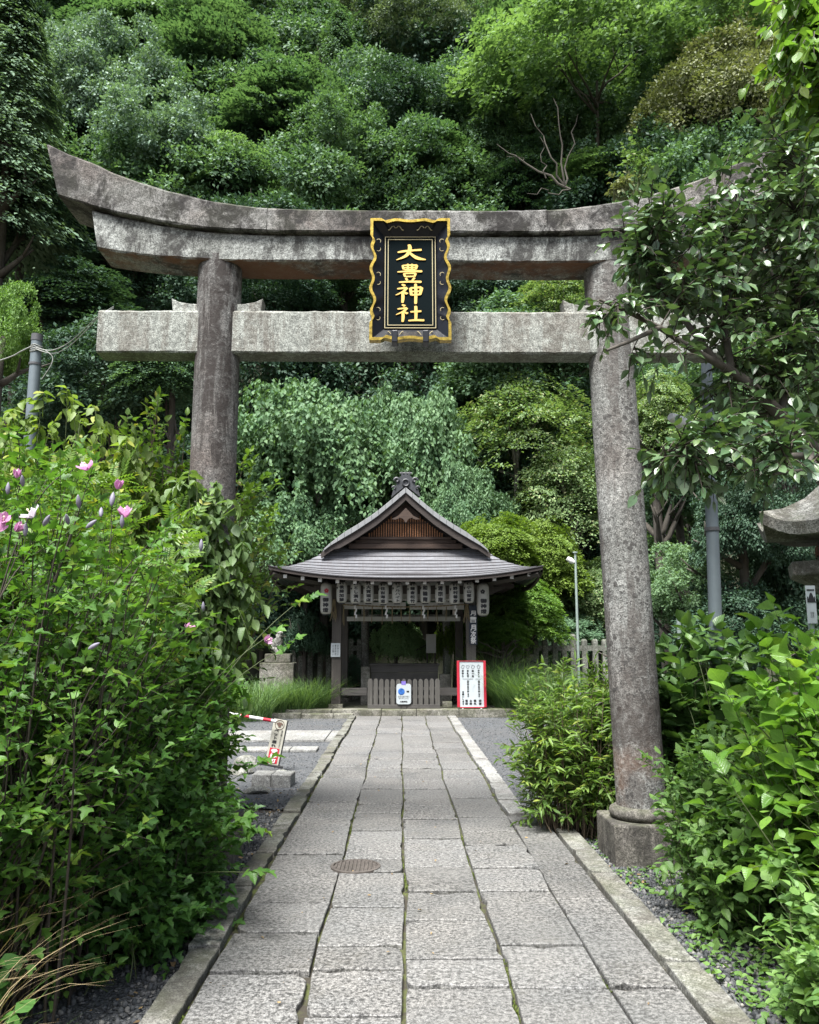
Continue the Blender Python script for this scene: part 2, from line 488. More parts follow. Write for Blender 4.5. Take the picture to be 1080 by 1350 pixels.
def crown_weep(seed, ns=900, leaf=.03, per=34, squash=.75, ln=.5):
    rg = np.random.default_rng(seed)
    # tiers of arching boughs whose twigs hang
    nb = 120
    d = rdir(rg, nb*3); d = d[d[:, 2] > -.6][:nb]; nb = len(d)
    lob = unit(rg.normal(size=(8, 3))*[1, 1, .8]); lw = np.clip((d @ lob.T), 0, 1)**5
    c = d*(rg.uniform(.3, .85, nb)*(.72+.5*lw.max(1)))[:, None]; c[:, 2] *= squash*1.1
    b = rg.integers(0, nb, ns)
    a = rg.uniform(0, 2*PI, ns); r = np.sqrt(rg.random(ns))*.19
    top = c[b] + np.stack([np.cos(a)*r, np.sin(a)*r, -r*r*4.5 + rg.normal(size=ns)*.015], 1)
    L = ln*rg.uniform(.35, 1, ns)*(.5+.5*rg.random(ns))
    idx = np.repeat(np.arange(ns), per); n = len(idx)
    s = rg.random(n)**1.25
    outw = unit(c[b]*np.array([1, 1, 0]) + 1e-6)
    p = top[idx] + outw[idx]*(.12*s*L[idx])[:, None] - UP*(s*L[idx])[:, None] + rg.normal(size=(n, 3))*np.array([.02, .02, .012])
    dv = unit(-UP*.9 + rdir(rg, n)*.75)
    nrm = unit(outw[idx]*.5 + UP*.5 + rdir(rg, n)*.6)
    return p, dv, nrm, leaf*rg.uniform(.7, 1.3, n)

def trunk_mesh(seed, h, r, lean=.1, limbs=7, spread=1.0, top=1.0, name='trunk', mat=None):
    """trunk from z=0 to h with limbs reaching into a crown of unit radius centred at z=h"""
    q = random.Random(seed); b = MB()
    dx, dy = q.uniform(-lean, lean), q.uniform(-lean, lean)
    def at(t): return Vector((dx*math.sin(t*2.2)*h*.3, dy*t*h*.3, t*h))
    pts = [at(t/8)*1.0 for t in range(9)]; pts[0].z = -.4
    b.tube(pts, [r*(1.35 if i == 0 else 1-.07*i) for i in range(9)], 8)
    for k in range(limbs):
        t = q.uniform(.62, .98); p0 = at(t)
        a = 2*PI*k/limbs + q.uniform(-.4, .4); el = q.uniform(.25, 1.1)
        L = spread*q.uniform(.55, .85)
        d = Vector((math.cos(a)*math.cos(el), math.sin(a)*math.cos(el), math.sin(el)))
        pp = [p0]; 
        for j in range(1, 5):
            d2 = (d + Vector((q.uniform(-.25,.25), q.uniform(-.25,.25), q.uniform(-.1,.25)))).normalized()
            pp.append(pp[-1] + d2*L/4)
        b.tube(pp, [r*.5*(1-.2*j) for j in range(5)], 5)
        for m in range(2):
            st = pp[2+m]; d3 = (d + Vector((q.uniform(-.8,.8), q.uniform(-.8,.8), q.uniform(-.2,.6)))).normalized()
            b.tube([st, st+d3*L*.25, st+d3*L*.5+Vector((0,0,.04*L))], [r*.22, r*.15, r*.06], 4)
    me = b.mesh(name, True); me.materials.append(mat)
    return me

# ---- near shrubs: real stems, side twigs and leaves
def stems(rg, base, tips, bow=.25, steps=12):
    """curved stems from base points to tips -> array (n, steps, 3)"""
    n = len(tips); t = np.linspace(0, 1, steps)[None, :, None]
    ctrl = base*.55 + tips*.45; ctrl[:, 2] = base[:, 2] + (tips[:, 2]-base[:, 2])*rg.uniform(.6, .95, n)
    ctrl[:, :2] += rg.normal(size=(n, 2))*bow*.3
    return (1-t)**2*base[:, None] + 2*t*(1-t)*ctrl[:, None] + t*t*tips[:, None]
def stem_mesh(name, curves, r0, r1, mat, n=5):
    b = MB()
    for c in curves:
        k = len(c); b.tube([Vector(p) for p in c], [r0+(r1-r0)*i/(k-1) for i in range(k)], n, cap=False)
    me = b.mesh(name, True); me.materials.append(mat); return me
def shell_points(rg, n, c, r, zlo=-1.0, bias=.5):
    """points in an ellipsoid, biased to its surface"""
    d = rdir(rg, n*4); d = d[d[:, 2] > zlo][:n]
    q = rg.random(len(d))**bias
    q = .35 + .65*q
    return np.array(c) + d*q[:, None]*np.array(r)

def leafy(rg, curves, twigs=5, tl=.3, per=12, droop=.25, start=.35, spread=.8, tip=True, upw=.15):
    """side twigs on the stems and leaf seats on them; returns twig curves, pos, dir, normal"""
    tw = []; pos = []; dv = []; nr = []
    for c in curves:
        k = len(c)
        seats = np.sort(rg.uniform(start, 1.0, twigs)); seats[-1] = 1.0 if tip else seats[-1]
        for s in seats:
            i = min(int(s*(k-1)), k-2); f = s*(k-1)-i
            p0 = c[i]*(1-f) + c[i+1]*f; ax = c[i+1]-c[i]; ax = ax/np.linalg.norm(ax)
            if s >= .999: d = ax + rg.normal(size=3)*.15
            else: d = ax*.35 + rg.normal(size=3)*spread; 
            d[2] += upw; d = d/np.linalg.norm(d)
            L = tl*rg.uniform(.5, 1.2)
            tt = np.linspace(0, 1, 5)[:, None]
            pc = p0 + d*L*tt - UP*droop*L*tt**2
            tw.append(pc)
            m = max(3, int(per*L/tl))
            u = (np.arange(m)+rg.random(m)*.6)/m
            pp = p0 + d*L*u[:, None] - UP*droop*L*(u**2)[:, None]
            tan = unit(d - 2*UP*droop*u[:, None])
            side = np.cross(tan, UP); side = unit(side + 1e-6)
            sg = np.where(np.arange(m) % 2 == 0, 1, -1)[:, None]
            l = unit(side*sg*.9 + tan*.6 + rg.normal(size=(m, 3))*.28 - UP*droop*.8)
            l[-1] = tan[-1]
            pos.append(pp); dv.append(l); nr.append(unit(UP + rg.normal(size=(m, 3))*.38))
    return tw, np.concatenate(pos), np.concatenate(dv), np.concatenate(nr)

def shrub(name, label, cat, seed, base, br, cen, rad, nst, tpl, size, lmat, smat, twigs=6, tl=.3, per=12, droop=.25,
          start=.35, zlo=-.6, sr=.008, bias=.5, group=None, smooth=True, bow=.25, stem_name='stems', upw=.15, origin=None, foliage='foliage', spread=.8):
    rg = np.random.default_rng(seed)
    tips = shell_points(rg, nst, cen, rad, zlo, bias); nst = len(tips)
    a = rg.uniform(0, 2*PI, nst); q = np.sqrt(rg.random(nst))
    bs = np.stack([base[0]+np.cos(a)*q*br, base[1]+np.sin(a)*q*br, np.full(nst, base[2]-.03)], 1)
    # a stem starts beneath where it ends, as far as its clump allows
    bs[:, :2] = bs[:, :2]*.45 + (np.array(base[:2]) + np.clip(tips[:, :2]-np.array(base[:2]), -br, br))*.55
    cv = stems(rg, bs, tips, bow)
    tw, pos, dv, nr = leafy(rg, cv, twigs, tl, per, droop, start, upw=upw, spread=spread)
    sz = size*rg.uniform(.55, 1.2, len(pos))
    b3 = np.array(base)
    root = empty(name, base, 0, label, cat, group)
    me = scatter(foliage, tpl, pos-b3, dv, nr, sz, lmat, smooth); link_mesh(foliage, me, root)
    me = stem_mesh(stem_name, [c-b3 for c in cv] + [], sr, sr*.35, smat); o = link_mesh(stem_name, me, root)
    me = stem_mesh('twigs', [c-b3 for c in tw], sr*.3, sr*.15, smat, 3); link_mesh('twigs', me, root)
    return root, cv

def grass_mesh(name, rg, n, cen, rad, h, w, mat, lean=.5, curve=.6, seg=6):
    """arching blades"""
    a = rg.uniform(0, 2*PI, n); q = np.sqrt(rg.random(n))
    bx = np.stack([cen[0]+np.cos(a)*q*rad[0], cen[1]+np.sin(a)*q*rad[1], np.full(n, cen[2])], 1)
    H = h*rg.uniform(.5, 1.1, n)
    aa = a + rg.normal(size=n)*.9
    out = np.stack([np.cos(aa), np.sin(aa), np.zeros(n)], 1)
    side = np.stack([-np.sin(aa+rg.normal(size=n)*.5), np.cos(aa), np.zeros(n)], 1)
    ln = lean*rg.uniform(.3, 1.1, n)
    vs = []
    for i in range(seg+1):
        t = i/seg
        p = bx + out*(ln*H*(t*.4+curve*t**2.4))[:, None] + UP*(H*(t - curve*.45*ln*t**3))[:, None]
        ww = w*(1-t)**.7
        vs.append(p+side*ww/2); vs.append(p-side*ww/2)
    V = np.stack(vs, 1)
    k = 2*(seg+1)
    F = np.array([(2*i, 2*i+2, 2*i+3, 2*i+1) for i in range(seg)], np.int32)
    ll = (F.ravel()[None, :] + (np.arange(n, dtype=np.int32)*k)[:, None]).ravel()
    me = bpy.data.meshes.new(name)
    me.vertices.add(n*k); me.vertices.foreach_set('co', V.astype(np.float32).ravel())
    me.loops.add(len(ll)); me.loops.foreach_set('vertex_index', ll)
    me.polygons.add(n*seg); me.polygons.foreach_set('loop_start', np.arange(0, n*seg*4, 4, dtype=np.int32))
    me.update(calc_edges=True); me.materials.append(mat)
    return me
# ------------------------------------------------------------------ world + sun
SUN_EL, SUN_AZ = 64, 205      # azimuth measured clockwise from +y (sun stands behind-left of the camera)
w = bpy.data.worlds.new('World'); sc.world = w; w.use_nodes = True
nt = w.node_tree; nt.nodes.clear(); n = N(nt)
sky = n.n('ShaderNodeTexSky'); sky.sky_type = 'NISHITA'; sky.sun_disc = False
sky.sun_elevation = R(SUN_EL); sky.sun_rotation = R(SUN_AZ); sky.air_density = 1.0; sky.dust_density = 3.0; sky.ozone_density = .6
hs = n.n('ShaderNodeHueSaturation'); hs.inputs['Saturation'].default_value = .6
bg = n.n('ShaderNodeBackground'); bg.inputs['Strength'].default_value = .085
wo = n.n('ShaderNodeOutputWorld')
n.l(sky.outputs[0], hs.inputs['Color']); n.l(hs.outputs[0], bg.inputs[0]); n.l(bg.outputs[0], wo.inputs[0])
sl = bpy.data.lights.new('sun', 'SUN'); sl.energy = 4.4; sl.angle = R(24); sl.color = (1, .99, .96)
so = bpy.data.objects.new('sun', sl); COL.objects.link(so)
_a = R(SUN_AZ); _e = R(SUN_EL)
sdir = Vector((math.sin(_a)*math.cos(_e), math.cos(_a)*math.cos(_e), math.sin(_e)))
so.rotation_euler = sdir.to_track_quat('Z', 'Y').to_euler(); so.location = (-6, -8, 20)
sc.view_settings.view_transform = 'Standard'; sc.view_settings.look = 'None'
sc.view_settings.exposure = 1.62; sc.view_settings.gamma = 1
sc.cycles.max_bounces = 7; sc.cycles.diffuse_bounces = 4; sc.cycles.transmission_bounces = 5
sc.cycles.transparent_max_bounces = 4; sc.cycles.caustics_reflective = False; sc.cycles.caustics_refractive = False

# ------------------------------------------------------------------ materials
def soilmat():
    m, nt, out = newmat('soil'); n = N(nt); v = n.coord()
    f = n.noise(v, 3, 6, .7); g = n.voro(v, 60, 'Color')
    c = n.mix(n.ramp(f, [(.35, 0), (.65, 1)]), (.055,.045,.035), (.11,.095,.075))
    c = n.mix(.35, c, g, 'MULTIPLY')
    n.princ(out, c, .95, n.bump(n.noise(v, 60, 4), .6, .02)); return m
def gravelmat():
    m, nt, out = newmat('gravel'); n = N(nt); v = n.coord()
    c = n.voro(v, 70, 'Color'); d = n.voro(v, 70)
    sx = n.n('ShaderNodeSeparateColor'); n.l(c, sx.inputs[0])
    k = n.ramp(sx.outputs[0], [(0, (.06,.067,.075)), (.5, (.105,.114,.124)), (.85, (.15,.158,.168)), (1, (.25,.25,.25))])
    k = n.mix(n.ramp(d, [(.25, 0), (.75, .75)]), k, (.05,.052,.055))
    k = n.mix(n.ramp(n.noise(v, .8, 4), [(.4, 0), (.7, .3)]), k, (.1,.09,.08))
    n.princ(out, k, .85, n.bump(n.math('SUBTRACT', 1.0, d), .9, .02)); return m
def slabmat():
    m, nt, out = newmat('paving_granite'); n = N(nt); v = n.coord()
    g = n.n('ShaderNodeNewGeometry'); rpi = g.outputs['Random Per Island']
    c = n.mix(rpi, (.075,.075,.073), (.130,.130,.128))
    big = n.noise(v, 1.7, 5, .6)
    c = n.mix(n.ramp(big, [(.35, 0), (.65, .5)]), c, (.17,.16,.148))
    mid = n.noise(v, 46, 4, .8); fine = n.noise(v, 170, 2, .8)
    c = n.mix(1.0, c, n.ramp(mid, [(.41, .28), (.49, .95), (.60, 1.7)]), 'MULTIPLY')
    c = n.mix(1.0, c, n.ramp(fine, [(.38, .5), (.5, 1), (.62, 1.5)]), 'MULTIPLY')
    spots = n.noise(v, 3.2, 6, .8)
    c = n.mix(n.ramp(spots, [(.56, 0), (.7, .6)]), c, (.075,.07,.058))
    wet = n.noise(n.coord(loc=(4,2,1)), .9, 5, .65)
    c = n.mix(n.ramp(wet, [(.42, 0), (.62, .35)]), c, (.165,.163,.156))
    nb = n.bump(mid, .75, .012); nb = n.bump(n.noise(v, 5, 3), .3, .03, nb)
    n.princ(out, c, n.ramp(mid, [(.3,.85),(.7,.55)]), nb, 0, .45); return m
def jointmat():
    m, nt, out = newmat('joint_moss'); n = N(nt); v = n.coord()
    f = n.noise(v, 5, 6, .7)
    c = n.mix(n.ramp(f, [(.45, 0), (.6, 1)]), (.035,.03,.022), (.07,.085,.02))
    n.princ(out, c, .95, n.bump(n.noise(v, 90, 4), .6, .01)); return m
M = {}
M['soil'] = soilmat(); M['gravel'] = gravelmat(); M['slab'] = slabmat(); M['joint'] = jointmat()
M['kerb'] = granite('kerb_stone', (.25,.25,.232), (.15,.148,.13), .55, (.06,.055,.045), .1, 110, 0, .5, .25, (1.5,1.5,1.5))
M['kerb_light'] = granite('kerb_stone_light', (.30,.30,.29), (.22,.22,.21), .3, (.12,.11,.1), .1, 110, 0, .4, .1, (1.5,1.5,1.5))
M['forest_floor'] = simple('forest_floor', (.035,.038,.022), .95, 0, .4, 1.5, .5)

# ------------------------------------------------------------------ ground and hill
HY0, HS = 21.5, 1.28
def hz(x, y):
    d = y - HY0 - .9*math.sin(x*.21+1) + max(0, abs(x)-9)*.22
    if d <= 0: return -.12
    return -.12 + HS*d*d/(d+3.0) + .5*math.sin(x*.3)*math.cos(y*.25)*min(1, d/5)
b = MB(); xs = [-90+3*i for i in range(61)]; ys = [13+2.0*i for i in range(60)]
vs = [(x, y, hz(x, y) if y > 18 else -.12) for y in ys for x in xs]; nx = len(xs)
fs = [(j*nx+i, j*nx+i+1, (j+1)*nx+i+1, (j+1)*nx+i) for j in range(len(ys)-1) for i in range(nx-1)]
b.add(vs, fs); o = b.build('hill', M['forest_floor'], smooth=True); tag(o, 'steep forested hillside ground rising behind the shrine', 'hill', kind='structure')
b = MB(); 
b.add([(-300,-300,-.06),(300,-300,-.06),(300,22,-.06),(-300,22,-.06)], [(0,1,2,3)])
o = b.build('ground', M['soil']); tag(o, 'dark bare soil beside and beneath the stone path', 'ground', kind='structure')

# gravel court: two flat sheets either side of the path with a ragged near edge
def sheet(name, pts, z, mat, label, cat):
    b = MB(); b.add([(x, y, z) for x, y in pts], [tuple(range(len(pts)))])
    o = b.build(name, mat); return tag(o, label, cat, kind='structure')
sheet('gravel_court', [(-6,8.6),(-3,8.5),(-1.8,8.2),(-1.02,7.9),(-1.02,17.4),(-6,17.4)], -.043, M['gravel'], 'blue grey gravel court left of the stone path', 'gravel')
sheet('gravel_court', [(1.1,7.3),(1.5,6.9),(2.2,6.6),(5,6.4),(7,17.4),(1.1,17.4)], -.043, M['gravel'], 'blue grey gravel court right of the stone path', 'gravel')
sheet('gravel_strip', [(-3,1.0),(-1.0,1.0),(-1.0,7.6),(-1.5,8.0),(-2.2,7.5)], -.05, M['gravel'], 'dark gravel strip at the foot of the left shrubs', 'gravel')
sheet('gravel_strip', [(1.36,1.0),(2.2,1.0),(2.2,6.0),(1.4,6.9),(1.1,7.1),(1.36,6.8)], -.05, M['gravel'], 'dark gravel strip between right kerb and hydrangeas', 'gravel')

# real pebbles on the near gravel
def pebbles(name, seed, n, fx, z, smin, smax, mat, label):
    rg = np.random.default_rng(seed)
    p = fx(rg, n); n = len(p)
    ico = bmesh.new(); bmesh.ops.create_icosphere(ico, subdivisions=1, radius=1)
    V = np.array([v.co[:] for v in ico.verts]); F = [tuple(v.index for v in f.verts) for f in ico.faces]; ico.free()
    # jitter the template through scatter's size; flattened
    V = V*np.array([.8, 1, .55])
    me = scatter(name, (V, F), np.c_[p, np.full(n, z)], np.c_[rdir(rg, n)[:, :2], np.zeros(n)+.1], UP+rdir(rg, n)*.4, rg.uniform(smin, smax, n), mat, True)
    o = link_mesh(name, me); return tag(o, label, 'pebbles', kind='stuff')
def pebmat():
    m, nt, out = newmat('pebble'); n = N(nt); g = n.n('ShaderNodeNewGeometry')
    c = n.ramp(g.outputs['Random Per Island'], [(0, (.03,.033,.037)), (.5, (.07,.074,.078)), (.85, (.12,.12,.12)), (1, (.22,.21,.19))])
    n.princ(out, c, .8, n.bump(n.noise(n.coord(), 90, 3), .3, .005)); return m
M['pebble'] = pebmat()
pebbles('pebbles', 3, 9000, lambda rg, n: np.c_[-1.04-rg.random(n)**1.3*1.3, 1.8+rg.random(n)*6.0], -.045, .006, .017, M['pebble'], 'loose dark pebbles between left kerb and shrubs')
pebbles('pebbles', 4, 9000, lambda rg, n: np.c_[1.4+rg.random(n)**1.3*.7, 1.8+rg.random(n)*5.0], -.045, .006, .017, M['pebble'], 'loose dark pebbles between right kerb and hydrangeas')
pebbles('pebbles', 5, 7000, lambda rg, n: np.c_[np.where(rg.random(n)<.5, -1.04-rg.random(n)*2.2, 1.13+rg.random(n)*1.6), 7.6+rg.random(n)**1.5*9.5], -.04, .006, .013, M['pebble'], 'loose pebbles scattered over the gravel court')

# ------------------------------------------------------------------ stone path
def wob(j, y):
    return .010*math.sin(y*1.9+j*2.1) + .008*math.sin(y*4.3+j*5)
def slab(b, q, zt, seed, depth=.05, gap=.006, rough=.004):
    """q: function (u,v)->(x,y); ring of points, chamfer, sides"""
    r = random.Random(seed)
    x0, x1, y0, y1 = q
    def edge(p, t, k):
        return [(p[0]+(t[0]-p[0])*i/k, p[1]+(t[1]-p[1])*i/k) for i in range(k)]
    c = [(x0[0], y0), (x1[0], y0), (x1[1], y1), (x0[1], y1)]
    cx = sum(p[0] for p in c)/4; cy = sum(p[1] for p in c)/4
    ky = max(2, int((y1-y0)/.09)); kx = max(2, int((x1[0]-x0[0])/.07))
    ring = edge(c[0], c[1], kx)+edge(c[1], c[2], ky)+edge(c[2], c[3], kx)+edge(c[3], c[0], ky)
    hw = (x1[0]-x0[0])/2; hl = (y1-y0)/2
    tx, ty = r.uniform(-.006,.006), r.uniform(-.005,.005)
    chip = {r.randrange(len(ring)): r.uniform(.008,.022) for _ in range(2)}
    def off(ring, d, z, jit=True):
        out = []
        for i, (x, y) in enumerate(ring):
            dd = d + (rj[i] if jit else 0)
            sx = (x-cx)/max(abs(x-cx), 1e-6)*min(abs(x-cx), dd) if abs(x-cx) > hw*.9 else 0
            sy = (y-cy)/max(abs(y-cy), 1e-6)*min(abs(y-cy), dd*ygap) if abs(y-cy) > hl*.96 else 0
            out.append((x-sx, y-sy, z + tx*(x-cx)+ty*(y-cy)))
        return out
    ygap = 2.0
    rj = [r.uniform(0, rough) + chip.get(i, 0) for i in range(len(ring))]
    A = off(ring, gap, -depth); B = off(ring, gap, zt-.005); C_ = off(ring, gap+.003, zt)
    n = len(ring); vs = A+B+C_; fs = []
    for k in (0, n):
        for i in range(n):
            j = (i+1) % n; fs.append((k+i, k+j, k+n+j, k+n+i))
    fs.append(tuple(2*n+i for i in range(n)))
    b.add(vs, fs)
XJ = [-.888, -.407, .02, .478, .924]
def Yof(py): return G(540, py).y
rows = [
 [1400, 1281, 1228, 1189, 1126, 1087, 1057, 1025, 1010, 993, 984, 975, 968, 961, 955, 950, 944],
 [1450, 1340, 1277, 1246, 1195, 1150, 1132, 1095, 1072, 1060, 1040, 1024, 1012, 1000, 990, 983, 974, 966, 960, 954, 949, 944],
 [1420, 1302, 1265, 1213, 1176, 1143, 1105, 1080, 1062, 1040, 1027, 1013, 1003, 992, 985, 978, 970, 963, 956, 951, 944],
 [1430, 1303, 1246, 1176, 1145, 1115, 1097, 1077, 1052, 1027, 1014, 1004, 995, 986, 979, 971, 965, 958, 952, 944]]
b = MB(); k = 0
for ci, rw in enumerate(rows):
    ysl = [1.2] + [Yof(p) for p in rw]
    ysl = sorted(set(ysl)); 
    for i in range(len(ysl)-1):
        y0, y1 = ysl[i], ysl[i+1]
        if y1-y0 > 1.6:
            m = (y0+y1)/2 + rnd.uniform(-.2,.2); segs = [(y0,m),(m,y1)]
        else: segs = [(y0,y1)]
        for a0, a1 in segs:
            xa = [XJ[ci]+wob(ci, t) for t in (a0, a1)]; xb = [XJ[ci+1]+wob(ci+1, t) for t in (a0, a1)]
            if ci == 1 and abs((a0+a1)/2 - 6.9) < 0: continue
            k += 1; slab(b, (xa, xb, a0, a1), rnd.uniform(-.004,.005), k)
o = b.build('stone_path', M['slab']); tag(o, 'approach path of worn granite slabs in four columns', 'path', kind='structure')
# side band of long smooth slabs, right
b = MB(); y = 1.2
for L in (1.45, 1.2, 1.25, 1.9, 1.35):
    slab(b, ([.924+wob(4,y)]+[.924+wob(4,y+L)], [1.222,1.222], y, min(y+L, 7.42)), .004, int(y*100), rough=.002); y += L
o = b.build('stone_path', M['slab']); tag(o, 'single band of long slabs along the right side of the path', 'path', kind='structure')
b = MB(); y = 1.2
for L in (1.6, 1.3, 1.5, 1.1, .7):
    slab(b, ([1.226]*2, [1.395]*2, y, min(y+L, 7.3)), .022, int(y*77), rough=.004); y += L
o = b.build('kerb', M['kerb']); tag(o, 'weathered stone kerb at the right edge of the wide path', 'kerb', kind='structure')
b = MB(); y = 7.46; q = 0
while y < 16.9:
    L = rnd.uniform(.6, 1.15); y1 = min(y+L, 16.95); q += 1
    slab(b, ([.93+wob(4,y), .93+wob(4,y1)], [1.12]*2, y, y1), .012+rnd.uniform(-.004,.006), 900+q, rough=.012); y = y1
o = b.build('kerb', M['kerb_light']); tag(o, 'pale kerb stones between the path and right gravel', 'kerb', kind='structure')
b = MB(); y = 1.2; q = 0
while y < 16.9:
    L = rnd.uniform(.8, 1.3) if y < 7 else rnd.uniform(.5, 1.0); y1 = min(y+L, 16.95); q += 1
    slab(b, ([-1.045+rnd.uniform(-.012,.012)]*2, [-.892+wob(0,y), -.892+wob(0,y1)], y, y1), .02+rnd.uniform(-.008,.008), 700+q, rough=.014 if y > 5 else .006); y = y1
o = b.build('kerb', M['kerb']); tag(o, 'weathered kerb stones along the left edge of the path', 'kerb', kind='structure')
b = MB(); b.add([(-1.04,1,-.03),(1.39,1,-.03),(1.39,7.3,-.03),(1.11,7.5,-.03),(1.11,17,-.03),(-1.04,17,-.03)], [(0,1,2,3,4,5)])
o = b.build('joint_soil', M['joint']); tag(o, 'mossy earth in the joints between the paving slabs', 'ground', kind='structure')

# moss tufts in the joints
rg = np.random.default_rng(11)
mp = []
for j, xj in enumerate(XJ):
    for t in rg.uniform(2.5, 11, 60):
        if math.sin(t*2.3+j*4)+math.sin(t*.9+j) > .75:
            m = 26; mp.append(np.c_[xj+wob(j, t)+rg.normal(size=m)*.006, t+rg.normal(size=m)*.05, np.full(m, -.022)])
mp = np.concatenate(mp); nm = len(mp)
M['mossleaf'] = leafmat('moss', (.05,.07,.015), (.12,.16,.03), .2, .7, .2)
me = scatter('moss', tpl_diamond(.25), mp, UP+rdir(rg, nm)*.9, rdir(rg, nm), rg.uniform(.007,.016,nm), M['mossleaf'])
o = link_mesh('moss', me); tag(o, 'green moss tufts growing in the joints of the path', 'moss', kind='stuff')

# drain cover
M['iron'] = simple('rusty_iron', (.12,.105,.095), .6, .5, .3, 20, .2)
c = G(469, 1143); root = empty('drain_cover', (c.x, c.y, 0), 0, 'round rusty iron drain cover set in the slabs', 'drain cover')
b = MB(); b.lathe([(.168,-.02),(.168,.009),(.150,.012),(.148,.004),(0.001,.004)], 40); b.build('rim', M['iron'], root, smooth=True)
b = MB()
for i in range(-5, 6):
    x = i*.026; hw = math.sqrt(max(0, .145**2-x*x))
    b.cbox((x, 0, .007), (.011, hw*2, .010))
b.build('grate', M['iron'], root)

# ------------------------------------------------------------------ torii
M['torii_beam'] = granite('torii_stone', (.325,.337,.32), (.19,.195,.182), .85, (.02,.018,.018), 0, 120, 0, .55, .1, (2.6,2.6,.9), rust=.9)
M['torii_top'] = granite('torii_cap_stone', (.225,.222,.213), (.10,.095,.09), 1, (.02,.018,.017), .15, 120, 0, .6, .3, (2.2,2.2,1.1))
M['torii_tie'] = granite('tie_beam_stone', (.325,.34,.312), (.245,.255,.232), .45, (.06,.04,.028), .12, 110, 0, .45, .05, (3.5,3.5,.35))
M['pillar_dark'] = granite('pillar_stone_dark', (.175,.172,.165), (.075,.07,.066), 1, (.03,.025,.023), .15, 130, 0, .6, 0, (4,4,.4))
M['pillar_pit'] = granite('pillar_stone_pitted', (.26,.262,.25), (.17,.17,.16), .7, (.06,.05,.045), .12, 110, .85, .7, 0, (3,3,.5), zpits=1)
M['pedestal'] = granite('pedestal_stone', (.2,.185,.165), (.11,.1,.09), .7, (.03,.028,.025), .1, 120, 0, .5, .3, (3,3,.5))
TY = 6.2; XC = P(543, 300, 6.0).x
root = empty('torii_gate', (XC, TY, 0), 0, 'weathered grey stone torii gate spanning the path', 'torii gate')
def rel(p): return Vector((p.x-XC, p.y-TY, p.z))
top = [(62,188),(90,202),(120,213),(150,227),(180,238),(210,247),(240,255),(270,262),(300,267),(350,273),(420,275),(500,276),(543,276)]
bot = [(76,257),(98,264),(122,271),(150,279),(180,285),(210,291),(240,296),(270,300),(300,302),(350,304),(420,305),(500,305),(543,305)]
bot2 = [(128,327),(150,331),(180,335),(210,338),(240,340),(270,342),(300,343),(350,344),(420,344),(500,344),(543,344)]
FY = 5.98  # front face plane of the cap
def prof(seq, Y):
    L = [rel(P(x, y, Y)) for x, y in seq]; return [(p.x, p.z) for p in L]
def full(seq, Y):
    L = prof(seq, Y); return L + [(-x, z) for x, z in L[-2::-1]]
def sweep(b, T_, B_, y0, y1, crown=0, jit=.003, seed=1):
    r = random.Random(seed)
    # resample
    def rs(L):
        out = []
        for i in range(len(L)-1):
            k = max(1, int(abs(L[i+1][0]-L[i][0])/.06))
            for j in range(k): t = j/k; out.append((L[i][0]+(L[i+1][0]-L[i][0])*t, L[i][1]+(L[i+1][1]-L[i][1])*t))
        return out+[L[-1]]
    T2 = rs(T_); B2 = []
    for i in range(len(T2)):
        t = (T2[i][0]-T2[0][0])/(T2[-1][0]-T2[0][0])
        xb = B_[0][0] + t*(B_[-1][0]-B_[0][0])
        for j in range(len(B_)-1):
            if B_[j][0] <= xb <= B_[j+1][0]+1e-9:
                f = (xb-B_[j][0])/max(1e-9, B_[j+1][0]-B_[j][0]); B2.append((xb, B_[j][1]+f*(B_[j+1][1]-B_[j][1]))); break
        else: B2.append(B_[-1])
    ym = (y0+y1)/2; vs = []; ch = .012
    for (tx, tz), (bx, bz) in zip(T2, B2):
        j = lambda: r.uniform(-jit, jit)
        vs += [(bx, y0+ch+j(), bz+j()), (bx, y0+j(), bz+ch+j()), (tx, y0+j(), tz-ch*1.5+j()), (tx, y0+ch*1.5+j(), tz+j()), (tx, ym, tz+crown),
               (tx, y1-ch, tz), (tx, y1, tz-ch), (bx, y1, bz+ch), (bx, y1-ch, bz)]
    m = 9; fs = []
    for i in range(len(T2)-1):
        for k in range(m):
            a = i*m+k; c = i*m+(k+1) % m; fs.append((a, c, c+m, a+m))
    fs.append(tuple(range(m))[::-1]); fs.append(tuple((len(T2)-1)*m+k for k in range(m)))
    b.add(vs, fs)
def cut(L, x0, x1):
    out = [p for p in L if x0 < p[0] < x1]
    def at(x):
        for i in range(len(L)-1):
            if L[i][0] <= x <= L[i+1][0]:
                f = (x-L[i][0])/(L[i+1][0]-L[i][0]); return (x, L[i][1]+f*(L[i+1][1]-L[i][1]))
        return None
    a, c = at(x0), at(x1)
    return ([a] if a else []) + out + ([c] if c else [])
Tf, Bf = full(top, FY), full(bot, FY)
cuts = [-9, rel(P(352,290,FY)).x, rel(P(722,290,FY)).x, 9]
b = MB()
for i in range(3):
    sweep(b, cut(Tf, cuts[i]+.002, cuts[i+1]-.002), cut(Bf, cuts[i]+.002, cuts[i+1]-.002), FY-TY, TY-FY+.02, .03, seed=i)
b.build('top_lintel', M['torii_top'], root)
FY2 = 6.03
Tf = full([(122,271)]+bot[3:], FY); Tf = [(x*FY2/FY if abs(x) > 1.9 else x, z+.0) for x, z in Tf]
Bf = full(bot2, FY2)
b = MB(); sweep(b, [(x, z-.001) for x, z in Tf], Bf, FY2-TY, TY-FY2, 0, seed=9); b.build('lower_lintel', M['torii_beam'], root)
